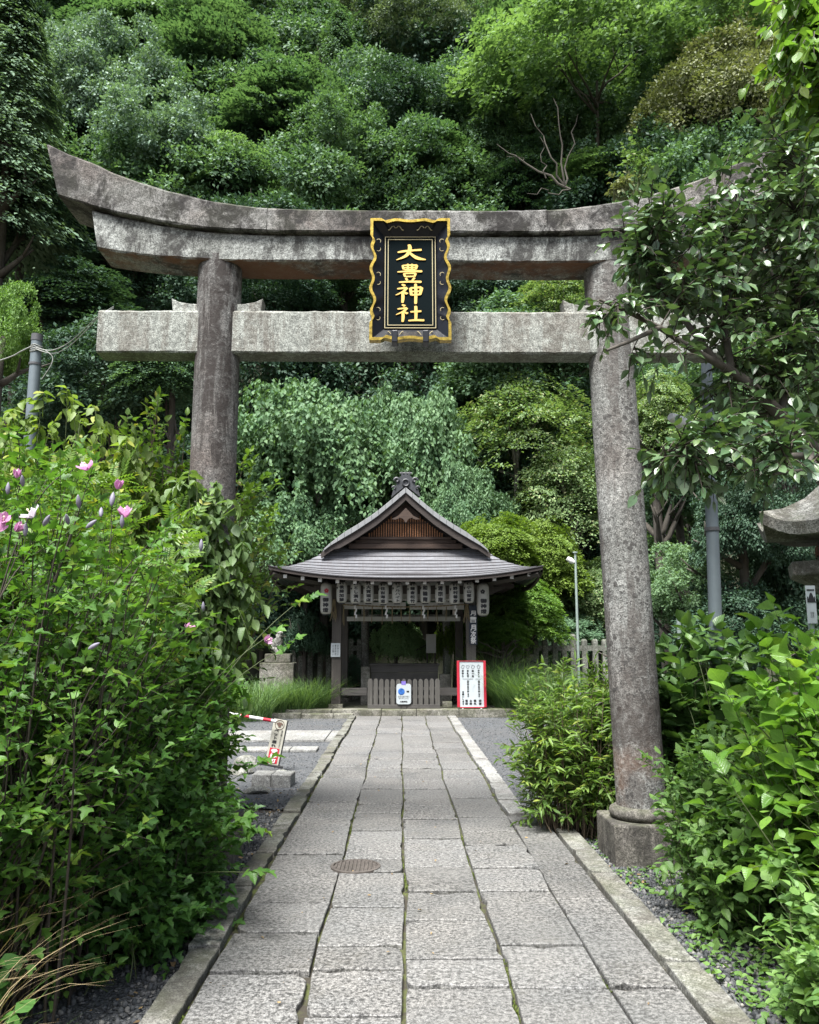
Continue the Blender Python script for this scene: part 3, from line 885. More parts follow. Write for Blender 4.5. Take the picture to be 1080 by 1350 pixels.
# pillars
def pillar(pxb, pyb, pxt, pyt, r0, r1, mat, dome=False):
    p0 = rel(P(pxb, pyb, TY)); p1 = rel(P(pxt, pyt, TY)); p0.z = .30
    ax = p1-p0; vs = []; n = 48; m = 40; rr = random.Random(int(pxb))
    for i in range(m+1):
        t = i/m; c = p0+ax*t; r = r0+(r1-r0)*t
        if i == m: c = c - Vector((0,0,.0)); 
        for k in range(n):
            a = 2*PI*k/n; q = r*(1+.006*math.sin(3*a+t*9)+rr.uniform(-.004,.004))
            vs.append((c.x+q*math.cos(a), c.y+q*math.sin(a), c.z))
    fs = [(i*n+k, i*n+(k+1) % n, (i+1)*n+(k+1) % n, (i+1)*n+k) for i in range(m) for k in range(n)]
    fs.append(tuple(range(n))[::-1]); fs.append(tuple(m*n+k for k in range(n)))
    b = MB(); b.add([(v[0]-p0.x, v[1]-p0.y, v[2]) for v in vs], fs)
    o = b.build('pillar', mat, root, smooth=True, loc=(p0.x, p0.y, 0)); return p0
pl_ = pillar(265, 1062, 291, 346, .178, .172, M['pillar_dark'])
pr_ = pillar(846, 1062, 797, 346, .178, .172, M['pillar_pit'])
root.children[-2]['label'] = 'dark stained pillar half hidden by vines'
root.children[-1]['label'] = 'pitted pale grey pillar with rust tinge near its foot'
for p0 in (pl_, pr_):
    b = MB(); b.box(-.27,.27,-.27,.27,-.1,.235); b.build('pedestal_block', M['pedestal'], root, bevel=.012, loc=(p0.x, p0.y, 0))
    b = MB(); b.lathe([(.2,.235),(.225,.25),(.235,.275),(.225,.305),(.19,.325)], 40); b.build('base_ring', M['pedestal'], root, smooth=True, loc=(p0.x, p0.y, 0))
# tie beam and wedges
a = rel(P(130, 408, TY-.11)); c = rel(P(130, 464, TY-.11)); zt, zb = a.z, c.z
b = MB(); sweep(b, [(a.x, zt), (-a.x+.05, zt)], [(a.x, zb), (-a.x+.05, zb)], -.11, .11, 0, seed=4); b.build('tie_beam', M['torii_tie'], root)
for cx0, s in ((291, -1), (291, 1), (797, -1), (797, 1)):
    pc = rel(P(cx0-2*(1 if cx0 < 500 else -1), 400, TY)).x
    b = MB()
    poly = [(pc+s*.10, zt+.002), (pc+s*.345, zt+.002), (pc+s*.36, zt+.115), (pc+s*.30, zt+.085), (pc+s*.22, zt+.07), (pc+s*.10, zt+.065)]
    if s < 0: poly = poly[::-1]
    b.prism(poly, -.07, .07); b.build('wedge', M['torii_tie'], root, bevel=.006)

# ------------------------------------------------------------------ name plaque
M['gold'] = simple('gold_leaf', (.30,.215,.045), .27, .95, .6, 30, .12)
M['gold_letter'] = simple('gold_lettering', (.44,.29,.08), .42, .55, .06, 30, .1)
M['pale_gold'] = simple('pale_gold_line', (.27,.23,.13), .5, .3, .1, 20, .05)
M['lacquer'] = simple('black_lacquer', (.003,.004,.007), .32, 0, .1, 5, .02, .32, 0)
M['lacquer_matt'] = simple('dark_green_black_panel', (.002,.005,.006), .85, 0, .1, 5, .02, .05)
PY_ = 5.90
pc = P(541, 375, PY_)
Wp = P(594,375,PY_).x-P(489,375,PY_).x; Hp = P(541,293,PY_).z-P(541,457,PY_).z
pq = empty('name_plaque', tuple(pc), 0, 'black and gold framed name plaque hung on the lintels', 'plaque')
pq.rotation_euler = (R(-4), 0, R(-.5))   # leans forward at the top
# outline of the carved frame, in plaque units
def outline(W, H, n=390):
    pts = []
    def wavy(t, amp, k):   # t 0..1 along a side, corners stay pointed
        e = min(t, 1-t)
        if e < .14: return 0
        s = (e-.14)/.36
        return -amp*(.55+.45*math.cos(s*PI*2*k)) * min(1, s*8) + amp*.45*math.exp(-((e-.5)/.1)**2)
    hw, hh = W/2, H/2
    m = n//6
    for i in range(m): t = i/m; pts.append((-hw+W*t, hh+wavy(t, .022, 1.0)))
    for i in range(m*2): t = i/(m*2); pts.append((hw+wavy(t, .03, 2.0), hh-H*t))
    for i in range(m): t = i/m; pts.append((hw-W*t, -hh-wavy(t, .022, 1.0)))
    for i in range(m*2): t = i/(m*2); pts.append((-hw-wavy(t, .03, 2.0), -hh+H*t))
    return pts
ol = outline(Wp, Hp); n_ = len(ol); m_ = 65
pw, ph = Wp*.64, Hp*.76; pzc = 0.01
def inner(k, f):  # matching point on inner rectangle
    x, z = ol[k]; hw, hh = Wp/2, Hp/2
    if k < m_ or 3*m_ <= k < 4*m_: return (x/hw*pw/2, (ph/2 if z > 0 else -ph/2) + pzc)
    return ((pw/2 if x > 0 else -pw/2), z/hh*ph/2 + pzc)
b = MB(); vs = []; fs = []
for k in range(n_):
    x, z = ol[k]; ix, iz = inner(k, 1)
    vs += [(x*.965, -.085, z*.975), (ix, -.01, iz), (x*.93, .0, z*.95), ]
for k in range(n_):
    j = (k+1) % n_; a_, c_ = 3*k, 3*j
    fs += [(a_, c_, c_+1, a_+1), (a_, a_+2, c_+2, c_)]
b.add(vs, fs); b.build('bezel', M['lacquer'], pq)
b = MB(); vs = []; fs = []
for k in range(n_):
    x, z = ol[k]; s1, s2 = .93, .955
    vs += [(x, -.10, z), (x*s1, -.10, z*s2+0), (x*s1, -.078, z*s2), (x*1.0, -.045, z)]
for k in range(n_):
    j = (k+1) % n_
    for q_ in range(4): fs.append((4*k+q_, 4*j+q_, 4*j+(q_+1) % 4, 4*k+(q_+1) % 4))
b.add(vs, fs); b.build('gilt_rim', M['gold'], pq)
b = MB(); b.box(-pw/2-.004, pw/2+.004, -.018, .01, -ph/2-.004+pzc, ph/2+.004+pzc); b.build('panel', M['lacquer_matt'], pq)
def rect_line(b, w_, h_, t, y0, y1):
    b.box(-w_/2, w_/2, y0, y1, h_/2-t+pzc, h_/2+pzc); b.box(-w_/2, w_/2, y0, y1, -h_/2+pzc, -h_/2+t+pzc)
    b.box(-w_/2, -w_/2+t, y0, y1, -h_/2+t+pzc, h_/2-t+pzc); b.box(w_/2-t, w_/2, y0, y1, -h_/2+t+pzc, h_/2-t+pzc)
b = MB(); rect_line(b, pw, ph, .0055, -.024, -.018); rect_line(b, pw-.045, ph-.045, .0055, -.024, -.018); b.build('border_lines', M['pale_gold'], pq)
b = MB()
def curl(cx, cz, s, fl, sx=1):
    pts = []
    for i in range(15):
        a = i/14*PI*1.15; r_ = s*(1-.3*i/14)
        pts.append((cx+sx*(math.cos(a)*r_-r_), -.055, cz+fl*math.sin(a)*r_))
    b.tube(pts, [.0016+.0016*math.sin(i/14*PI) for i in range(15)], 5)
def flush(nm='scroll_line'):
    global b
    b.build(nm, M['pale_gold'], pq, smooth=True); b = MB()
for zz in (.30, .02, -.27):
    for sx in (-1, 1):
        for fl in (1, -1): curl(sx*(Wp*.43), (zz+fl*.03)*1.0, .024, fl, sx); flush()
for xx in (-.11, .11):
    for sgn, y_, zz_, am in ((1, -.062, Hp/2-.062, .018), (-1, -.05, -Hp/2+.075, -.016)):
        for fl in (1, -1): b.tube([(xx+fl*(.004+.055*i/10), y_, zz_+am*math.sin(i/10*PI*1.6)) for i in range(11)], .004, 5); flush()
for xx in (-.115, .115):
    b = MB(); b.box(xx-.022, xx+.022, -.11, -.02, -Hp/2-.02, -Hp/2+.075); b.build('bracket', M['lacquer'], pq, bevel=.006)
# brush-written characters, top to bottom, each stroke a tapered outline
KAN = {
 'dai': [[(10,56,6),(30,62,9),(60,67,8),(86,70,9)], [(46,99,8),(49,80,10),(45,55,10),(33,34,9),(6,15,3)], [(46,60,5),(58,40,9),(75,24,12),(99,17,4)]],
 'toyo': [[(22,92,7),(26,70,7)], [(22,91,6),(50,93,6),(78,92,8)], [(77,92,8),(72,70,7)], [(28,80,5),(72,82,5)], [(28,70,6),(72,71,6)], [(42,100,7),(42,72,6)], [(58,100,7),(57,72,6)],
   [(2,57,5),(50,61,8),(97,60,9)], [(27,50,7),(32,31,7)], [(27,49,6),(72,51,7)], [(72,51,8),(67,32,7)], [(32,33,6),(68,34,6)], [(34,26,7),(40,12,8)], [(68,27,8),(58,11,6)], [(8,3,6),(50,6,8),(94,5,10)]],
 'kami': [[(24,99,6),(35,90,10)], [(8,75,6),(42,81,9)], [(42,81,9),(28,60,7),(3,42,3)], [(27,62,8),(28,30,9),(26,2,7)], [(30,60,5),(43,48,10)],
   [(53,80,8),(57,40,8)], [(53,79,7),(92,83,9)], [(92,83,10),(86,43,8)], [(56,61,6),(87,63,6)], [(57,43,7),(87,45,7)], [(71,102,8),(72,50,9),(71,-4,8)]],
 'yashiro': [[(24,99,6),(35,90,10)], [(8,74,6),(42,80,9)], [(42,80,9),(28,60,7),(3,42,3)], [(27,62,8),(28,30,9),(26,2,7)], [(30,60,5),(44,48,10)],
   [(53,58,7),(92,62,9)], [(72,92,9),(73,50,9),(72,12,8)], [(46,9,7),(74,12,9),(102,11,10)]]}
b = MB()
def stroke(b, pts, cx, cz, s):
    # smooth sampling (Catmull-Rom) with brush width
    P_ = [pts[0]] + list(pts) + [pts[-1]]; S = []
    for i in range(1, len(P_)-2):
        for j in range(7 if i < len(P_)-3 else 8):
            t = j/7
            S.append(tuple(.5*((2*P_[i][k]) + (-P_[i-1][k]+P_[i+1][k])*t + (2*P_[i-1][k]-5*P_[i][k]+4*P_[i+1][k]-P_[i+2][k])*t*t + (-P_[i-1][k]+3*P_[i][k]-3*P_[i+1][k]+P_[i+2][k])*t**3) for k in range(3)))
    L = []; Rr = []
    for i, (x, z, w_) in enumerate(S):
        x2, z2, _ = S[min(i+1, len(S)-1)]; x1, z1, _ = S[max(i-1, 0)]
        d = math.hypot(x2-x1, z2-z1) or 1; nx_, nz_ = -(z2-z1)/d, (x2-x1)/d
        e = w_*.6*(1 if 0 < i < len(S)-1 else .62)
        L.append((x+nx_*e, z+nz_*e)); Rr.append((x-nx_*e, z-nz_*e))
    h_ = .006+.0015*random.Random(len(b.v)).random()
    f = lambda p, y: (cx+(p[0]-50)/100*s[0], y, cz+(p[1]-50)/100*s[1])
    m = len(L); vs = [f(p, -.019-h_) for p in L]+[f(p, -.019-h_) for p in Rr]+[f(p, -.018) for p in L]+[f(p, -.018) for p in Rr]
    fs = []
    for i in range(m-1):
        fs += [(i, i+1, m+i+1, m+i), (i, 2*m+i, 2*m+i+1, i+1), (m+i, m+i+1, 3*m+i+1, 3*m+i)]
    fs += [(0, m, 3*m, 2*m), (m-1, 3*m-1, 4*m-1, 2*m-1)]
    b.add(vs, fs)
for ch, fx, fz, sx, sz in (('dai',.508,.288,.40,.17), ('toyo',.505,.43,.33,.172), ('kami',.5,.574,.365,.172), ('yashiro',.5,.712,.355,.158)):
    for st in KAN[ch]:
        stroke(b, st, (fx-.508)*Wp*1.33, Hp/2-(fz*1350-95)/1155*Hp, (sx*Wp, sz*Hp*.92))
b.build('lettering', M['gold_letter'], pq)
# ------------------------------------------------------------------ pavilion
M['post_wood'] = wood('aged_post_wood', (.036,.031,.027), (.065,.056,.048), .7, (1,1,.06), 30)
M['post_grey'] = wood('grey_brown_wood', (.058,.054,.048), (.100,.096,.086), .75, (1,1,.06), 30)
M['board_x'] = wood('horizontal_board_wood', (.05,.046,.043), (.09,.084,.077), .75, (.06,1,1), 30)
M['dark_wood'] = wood('dark_eave_wood', (.022,.017,.015), (.045,.034,.03), .75, (.06,1,1), 30)
M['brown_wood'] = wood('brown_gable_wood', (.03,.018,.013), (.065,.04,.028), .7, (.06,1,1), 24)
M['orange_wood'] = wood('orange_lattice_wood', (.20,.085,.04), (.42,.2,.09), .6, (1,1,.08), 24)
M['white_paint'] = simple('white_paint', (.62,.62,.61), .6, 0, .04, 10, .05)
M['paper'] = simple('lantern_paper', (0.320,0.316,0.288), .7, 0, .07, 4, .08)
M['ink'] = simple('black_ink', (.012,.012,.014), .6, 0, .1, 10, .02)
M['black_metal'] = simple('black_fitting', (.015,.015,.016), .5, 0, .1, 10, .05)
M['white_board'] = simple('white_notice', (0.374,0.408,0.425), .45, 0, .03, 6, .03)
M['red_paint'] = simple('red_frame_paint', (.34,.015,.03), .45, 0, .1, 12, .08)
M['straw'] = wood('rice_straw', (.16,.125,.07), (.26,.21,.12), .85, (1,1,.1), 60)
M['platform'] = granite('platform_stone', (.26,.25,.22), (.14,.135,.11), .6, (.05,.05,.035), .1, 70, 0, .6, .7, (1.5,1.5,1.5))
M['grey_curtain'] = simple('grey_white_board', (.42,.42,.40), .8, 0, .12, 3, .1)
def roofmat():
    m, nt, out = newmat('roof_shingle'); n = N(nt); v = n.coord((1,3,1))
    f = n.noise(n.coord((.5,4,4)), 9, 5, .6); f2 = n.noise(n.coord((14,1,1)), 3, 4)
    c = n.mix(n.ramp(f, [(.3, 0), (.7, 1)]), (.13,.133,.145), (.235,.24,.26))
    c = n.mix(n.ramp(f2, [(.4, 0), (.7, .5)]), c, (.13,.115,.115))
    n.princ(out, c, .33, n.bump(f, .15, .01), .25, .5); return m
M['roof'] = roofmat(); M['lip'] = simple('shingle_lip_shade', (.05,.048,.052), .8, 0, .2, 20, .1)  # dark lip colour paints in the shade line beneath each roof course

PZ = .16; PDX = 0
pav = empty('shrine_pavilion', (.05, 19.2, 0), 0, 'open wooden shrine pavilion with curved hip and gable roof', 'pavilion')
def pb(b, name, mat, parent=pav, **kw):  # world-coordinate builder moved under the pavilion's base
    b.v = [(v[0]-.05+PDX, v[1]-19.2, v[2]) for v in b.v]
    return b.build(name, mat, parent, **kw)
# platform: two low tiers of stone
b = MB()
xx = -2.55
while xx < 2.55:
    L = rnd.uniform(.7, 1.3); x1 = min(xx+L, 2.62); b.box(xx, x1-.008, 17.12, 17.5, -.05, PZ-.04+rnd.uniform(-.006,.006)); xx = x1
b.box(-2.6, 2.62, 17.47, 20.0, -.05, PZ-.055)
pb(b, 'platform', M['platform'], bevel=.012)
b = MB(); xx = -2.9
while xx < -.95:
    L = rnd.uniform(.5, .9); x1 = min(xx+L, -.95); b.box(xx, x1-.01, 16.93, 17.115, -.06, .055+rnd.uniform(-.01,.01)); xx = x1
pb(b, 'platform_step', M['platform'], bevel=.012)
# posts
FYp, BYp = 17.72, 19.6
XL = P(443.5, 900, FYp).x; XR = P(621.5, 900, FYp).x
for (x, y, mt, wd) in ((XL, FYp, 'post_wood', .2), (XR, FYp, 'post_grey', .2), (XL+.03, BYp, 'post_wood', .18), (XR-.12, BYp, 'post_wood', .18)):
    b = MB(); b.box(x-wd/2, x+wd/2, y-wd/2, y+wd/2, PZ-.02, 2.72); pb(b, 'post', M[mt], bevel=.008)
    b = MB(); b.box(x-wd*.75, x+wd*.75, y-wd*.75, y+wd*.75, PZ-.06, PZ+.03); pb(b, 'post_footing', M['platform'], bevel=.01)
# beams
def hbeam(name, x0, x1, y, z0, z1, d, mat): b = MB(); b.box(x0, x1, y-d/2, y+d/2, z0, z1); pb(b, name, mat, bevel=.006)
def vbeam(name, y0, y1, x, z0, z1, d, mat): b = MB(); b.box(x-d/2, x+d/2, y0, y1, z0, z1); pb(b, name, mat, bevel=.006)
hbeam('head_beam', XL-.5, XR+.5, FYp, 2.5, 2.68, .14, M['post_wood'])
hbeam('head_beam', XL-.5, XR+.5, BYp, 2.5, 2.68, .14, M['post_wood'])
vbeam('side_beam', FYp+.1, BYp-.1, XL, 2.5, 2.66, .12, M['post_wood'])
vbeam('side_beam', FYp+.1, BYp-.1, XR, 2.5, 2.66, .12, M['post_wood'])
z1 = P(540, 794, 17.95).z; z0 = P(540, 803, 17.95).z
hbeam('pale_transom', P(453,800,17.95).x, P(540,800,17.95).x-.08, 17.95, z0, z1, .03, M['grey_curtain'])
hbeam('pale_transom', P(540,800,17.95).x+.0, P(612,800,17.95).x, 17.95, z0-.01, z1, .03, M['grey_curtain'])
hbeam('rear_tie_beam', XL+.1, XR-.1, 19.4, P(540,819,19.4).z, P(540,813,19.4).z, .08, M['grey_curtain'])
# rear wall boards behind the lanterns (pale)
hbeam('transom_board', XL+.1, XR-.1, 18.2, P(540,790,18.2).z, P(540,765,18.2).z, .03, M['grey_curtain'])
# low rails
zr0, zr1 = P(460,917,FYp).z, P(460,907,FYp).z
hbeam('low_rail', XL+.1, P(484,910,FYp).x, FYp, zr0, zr1, .1, M['board_x'])
hbeam('low_rail', P(580,910,FYp).x, XR-.1, FYp, zr0, zr1, .1, M['board_x'])
vbeam('low_rail', FYp+.1, BYp-.1, XL, zr0, zr1, .08, M['board_x'])
vbeam('low_rail', FYp+.1, BYp-.1, XR, zr0, zr1, .08, M['board_x'])

# roof --------------------------------------------------------------
PDX = .095
EX, EY0, EY1 = 2.81, 16.62, 20.7
def zprof(s):   # s: 0 eave .. 1 ridge, as |x| = EX*(1-s)
    x = EX*(1-s)
    pts = [(2.811, 2.78), (2.45, 2.92), (2.0, 3.17), (1.574, 3.49), (1.05, 3.80), (.62, 4.09), (.31, 4.35), (0, 4.62)]
    for i in range(len(pts)-1):
        if pts[i][0] >= x >= pts[i+1][0]:
            f = (pts[i][0]-x)/(pts[i][0]-pts[i+1][0]); return pts[i][1]+f*(pts[i+1][1]-pts[i][1])
    return pts[-1][1]
def lift(x, y):
    u = min(1, abs(x)/EX); v = min(1, abs(y-(EY0+EY1)/2)/((EY1-EY0)/2))
    return .25*(u*v)**2.6
def corner(z, x, y, s): return z + lift(x, y)*(1-s)**1 - .04*(1-s)*(1-(abs(x)/EX)**2)*0
SG = .44       # hip fraction below the gable
def hip_y(s): return EY0 + (17.48-EY0)*s/SG
b = MB()
NC = 9
for k in range(NC):
    s0, s1 = SG*k/NC, SG*(k+1)/NC
    for (sa, sb, lip) in ((s0, s1, .018),):
        xa, xb = EX*(1-sa), EX*(1-sb); ya, yb = hip_y(sa), hip_y(sb)
        m = 40; r0 = []; r1 = []; r2 = []
        for i in range(m+1):
            u = -1+2*i/m
            r0.append((xa*u, ya, corner(zprof(sa), xa*u, ya, sa)))
            r1.append((xb*u, yb+.012, corner(zprof(sb), xb*u, yb, sb)-lip+.004))
        n0 = len(b.v); lo = [(p[0], p[1], p[2]-lip) for p in r0]
        fs = [(i, i+1, m+1+i+1, m+1+i) for i in range(m)] + [(2*(m+1)+i, 2*(m+1)+i+1, i+1, i) for i in range(m)]
        b.add(r0+r1+lo, fs)
        # side slopes, mirrored (the same courses, running along y)
        for sg in (-1, 1):
            ra = []; rb = []
            for i in range(25):
                v = i/24
                y_a = ya + (EY1-(ya-EY0)-ya)*v; y_b = yb + (EY1-(yb-EY0)-yb)*v
                ra.append((sg*xa, y_a, corner(zprof(sa), xa, y_a, sa))); rb.append((sg*xb, y_b, corner(zprof(sb), xb, y_b, sb)-lip+.004))
            lo = [(p[0], p[1], p[2]-lip) for p in ra]
            fs = [(i, i+1, 25+i+1, 25+i) for i in range(24)] + [(50+i, 51+i, i+1, i) for i in range(24)]
            b.add(ra+rb+lo, fs)
        # back hip
        bk = [(p[0], EY0+EY1-p[1], p[2]) for p in r0]; bk1 = [(p[0], EY0+EY1-p[1], p[2]) for p in r1]
        b.add(bk+bk1, [(i, i+1, m+1+i+1, m+1+i) for i in range(m)])
# upper gable roof: two curved slopes, with an edge thickness
GY0, GY1 = 17.12, 20.2
sU = [SG-.06 + (1-SG+.06)*i/14 for i in range(15)]
for sg in (-1, 1):
    t_ = []; 
    for j, y in enumerate((GY0, GY0+.02, GY1)):
        for s in sU: t_.append((sg*EX*(1-s), y, zprof(s)+.075*min(1, max(.12, (s-SG+.06)/.16))))
    mU = len(sU); fs = []
    for j in range(2):
        for i in range(mU-1): fs.append((j*mU+i, j*mU+i+1, (j+1)*mU+i+1, (j+1)*mU+i))
    lo = [(p[0], p[1], p[2]-.09) for p in t_[:mU]]
    fs += [(i, i+1, 3*mU+i+1, 3*mU+i) for i in range(mU-1)]
    lo2 = [(p[0], GY1, p[2]-.11) for p in t_[:mU]]
    fs += [(3*mU+i, 3*mU+i+1, 4*mU+i+1, 4*mU+i) for i in range(mU-1)]
    fs += [(0, mU, 2*mU, 4*mU, 3*mU)]
    b.add(t_+lo+lo2, fs)
roof = pb(b, 'roof', M['roof']); roof.data.materials.append(M['lip'])
for p_ in roof.data.polygons:
    if abs(p_.normal.z) < .05 and p_.center.y+19.2 < 17.6 and p_.area < .01: p_.material_index = 1
# light stone-coloured edge tiles along the gable verge
M['verge'] = simple('verge_tile', (.20,.205,.21), .5, .1, .12, 6, .1)
b = MB()
for sg in (-1, 1):
    for k in range(12):
        s0 = SG-.05 + (1-SG+.05)*k/12; s1 = SG-.05 + (1-SG+.05)*(k+.97)/12
        pts = []
        for s in (s0, s1): pts.append((sg*EX*(1-s), zprof(s)))
        q0, q1 = pts
        vs = []
        for y in (GY0-.06, GY0+.22):
            vs += [(q0[0], y, q0[1]-.015), (q1[0], y, q1[1]-.015), (q1[0], y, q1[1]+.02+.08*min(1,k/3+.33)), (q0[0], y, q0[1]+.02+.08*min(1,k/3))]
        b.add(vs, [(0,1,2,3), (7,6,5,4), (0,4,5,1), (1,5,6,2), (2,6,7,3), (3,7,4,0)])
o = pb(b, 'verge_tiles', M['verge'], bevel=.004)
# barge boards
b = MB()
for sg in (-1, 1):
    ss = [SG-.075 + (1-SG+.075)*i/14 for i in range(15)]
    up = [(sg*EX*(1-s), zprof(s)-.018) for s in ss]; dn = [(sg*max(0, EX*(1-s)-.015), zprof(s)-.018-(.15 if s > SG+.02 else .10)) for s in ss]
    vs = []
    for y in (GY0-.02, GY0+.06): vs += [(p[0], y, p[1]) for p in up] + [(p[0], y, p[1]) for p in dn]
    k = len(ss); fs = []
    for i in range(k-1):
        fs += [(i, i+1, k+i+1, k+i), (2*k+i, 3*k+i, 3*k+i+1, 2*k+i+1), (k+i, k+i+1, 3*k+i+1, 3*k+i), (i, 2*k+i, 2*k+i+1, i+1)]
    fs += [(0, k, 3*k, 2*k), (k-1, 3*k-1, 4*k-1, 2*k-1)]
    b.add(vs, fs)
pb(b, 'barge_boards', M['dark_wood'])
# gable wall: backing, beams, lattice
GW = 17.46
def wall_x(z):     # half width of the gable opening at height z
    for i in range(200):
        s = SG+(1-SG)*i/200
        if zprof(s)-.19 > z: return EX*(1-s)
    return 0
zb = P(535, 723, GW).z; ztp = 4.38
b = MB(); zz = [zb+(ztp-zb)*i/12 for i in range(13)]
vs = [(-wall_x(z)-.12, GW+.1, z) for z in zz] + [(wall_x(z)+.12, GW+.1, z) for z in zz]
b.add(vs, [(i, i+1, 14+i, 13+i) for i in range(12)]); pb(b, 'gable_wall', M['dark_wood'])
b = MB()
for (p0, p1, dy) in ((724, 717.5, -.12), (716.8, 712.5, -.07), (712, 708.5, -.1)):
    z0_, z1_ = P(535, p0, GW).z, P(535, p1, GW).z; hw = wall_x(z1_)+.06
    b.box(-hw, hw, GW+dy, GW+.05, z0_, z1_)
pb(b, 'gable_beams', M['brown_wood'], bevel=.004)
zl0, zl1 = P(535,708,GW).z, 4.3
b = MB(); 
for i in range(-21, 22):
    x = i*.052; zt_ = zl0
    while zt_ < zl1 and wall_x(zt_) > abs(x)+.03: zt_ += .02
    zt_ = min(zt_, zl0+.5 + (.06 if i % 3 == 0 else 0))
    if zt_ > zl0+.06: b.box(x-.012, x+.012, GW-.03, GW-.005, zl0, zt_)
pb(b, 'lattice', M['orange_wood'])
b = MB()
for k in range(6):
    z = zl0+.03+k*.045; hw = min(.62, wall_x(z)-.1); b.box(-hw, hw, GW+.0, GW+.015, z, z+.014)
for k in (1,):
    z = zl0+.29; hw = min(.9, wall_x(z)-.05); b.box(-hw, hw, GW-.045, GW-.03, z, z+.018)
pb(b, 'lattice_bars', M['dark_wood'])
# pendant
b = MB()
pol = []
for i in range(40):
    a = 2*PI*i/40; r_ = .085*(1+.28*math.cos(4*a)+.12*math.cos(8*a)); pol.append((r_*1.15*math.sin(a), r_*math.cos(a)))
cz_ = P(535, 682, GY0).z
b.prism([(p[0], p[1]+cz_) for p in pol], GY0-.05, GY0+.02)
b.prism([(-.16,cz_+.03),(-.3,cz_-.04),(-.22,cz_-.05),(-.1,cz_-.01),(0,cz_+.02),(.1,cz_-.01),(.22,cz_-.05),(.3,cz_-.04),(.16,cz_+.03),(0,cz_+.2)], GY0-.02, GY0+.03)
pb(b, 'gable_pendant', M['brown_wood'])
b = MB(); b.prism([(-.3,4.17),(0,4.45),(.3,4.17),(.26,4.09),(0,4.31),(-.26,4.09)][::-1], GW-.08, GW+.02); pb(b, 'gable_strut', M['brown_wood'])
# ridge with end ornament
DZ = -.21
b = MB(); b.box(-.14, .14, GY0+.05, GY1, 4.86, 5.03); b.box(-.17, .17, GY0+.05, GY1, 5.03, 5.07); b.lathe([(.07,-0.0),(.07,.01)], 8, (0,GY0+.1,5.07))
b.tube([(0, GY0+.05, 5.09), (0, GY1, 5.09)], .07, 10); b.v = [(v[0], v[1], v[2]+DZ) for v in b.v]; pb(b, 'ridge', M['black_metal'])
M['orn'] = simple('ridge_end_tile', (.035,.037,.042), .5, 0, .3, 12, .4)
b = MB(); oy = GY0-.03
b.prism([(-.31,4.72),(-.26,4.9),(-.2,4.98),(-.19,5.1),(-.12,5.16),(-.06,5.2),(0,5.22),(.06,5.2),(.12,5.16),(.19,5.1),(.2,4.98),(.26,4.9),(.31,4.72),(0,4.97)][::-1], oy, oy+.12)
for sg in (-1, 1):
    b.tube([(sg*(.19+.06*math.cos(a)*(1-a/9)), oy-.01, 5.08+.06*math.sin(a)*(1-a/9)) for a in [i*.5 for i in range(12)]], .028, 6)
    b.tube([(sg*(.25+.04*math.cos(a)*(1-a/9)), oy-.01, 4.92+.04*math.sin(a)*(1-a/9)) for a in [i*.5 for i in range(10)]], .02, 6)
b.tube([(.07*math.cos(a), oy-.015, 5.03+.07*math.sin(a)) for a in [i*.45 for i in range(15)]], .02, 6)
for j in (-1, 0, 1): b.tube([(j*.07, oy+.06, 5.18), (j*.085, oy+.06, 5.28)], [.03, .022], 8)
b.tube([(-.13, oy+.06, 5.245), (.13, oy+.06, 5.245)], .025, 8)
b.v = [(v[0], v[1], v[2]+DZ) for v in b.v]; pb(b, 'ridge_ornament', M['orn'])
# eaves: fascia, rafters with white ends, soffit
b = MB(); m = 40
def strip(z_of, y0, y1, h):
    top_ = []; 
    for i in range(m+1):
        x = -EX*.992+2*EX*.992*i/m; z = corner(zprof(0), x, EY0, 0)-.024
        top_.append((x, z))
    vs = [(x, y0, z) for x, z in top_]+[(x, y0, z-h) for x, z in top_]+[(x, y1, z-h) for x, z in top_]+[(x, y1, z) for x, z in top_]
    fs = [(i, i+1, m+1+i+1, m+1+i) for i in range(m)] + [(m+1+i, m+2+i, 2*m+3+i, 2*m+2+i) for i in range(m)]
    b.add(vs, fs)
strip(None, EY0+.02, EY0+.09, .062); pb(b, 'eave_board', M['dark_wood'])
for sg in (-1, 1):
    b = MB()
    pts = []
    for i in range(21):
        y = EY0+.02+(EY1-EY0-.04)*i/20; z = corner(zprof(0), EX, y, 0)-.026
        pts.append((y, z))
    vs = [(sg*(EX-.02), y, z) for y, z in pts]+[(sg*(EX-.02), y, z-.12) for y, z in pts]+[(sg*(EX-.08), y, z-.12) for y, z in pts]
    b.add(vs, [(i, i+1, 22+i, 21+i) for i in range(20)]+[(21+i, 22+i, 43+i, 42+i) for i in range(20)])
    pb(b, 'side_eave_board', M['dark_wood'])
PDX = 0
step = P(540,766,16.78).x-P(517,766,16.78).x
rx = [P(422,766,16.78).x+step*(i-3) for i in range(19)]
rx = [x for x in rx if abs(x-.095) < 2.7]
BOX8 = [(0,1,2,3),(4,7,6,5),(0,4,5,1),(1,5,6,2),(2,6,7,3),(3,7,4,0)]
for x in rx:
    b = MB(); zc = P(540, 767.8, 16.78).z + lift(x, EY0)*.8
    b.add([(x-.035,16.78,zc-.04),(x+.035,16.78,zc-.04),(x+.035,16.78,zc+.045),(x-.035,16.78,zc+.045),
           (x-.035,19.0,zc+.30),(x+.035,19.0,zc+.30),(x+.035,19.0,zc+.385),(x-.035,19.0,zc+.385)], BOX8)
    rf = pb(b, 'rafter', M['dark_wood'])
    b = MB(); b.box(x-.036, x+.036, 16.765, 16.783, zc-.041, zc+.032); pb(b, 'end_cap', M['white_paint'], rf)
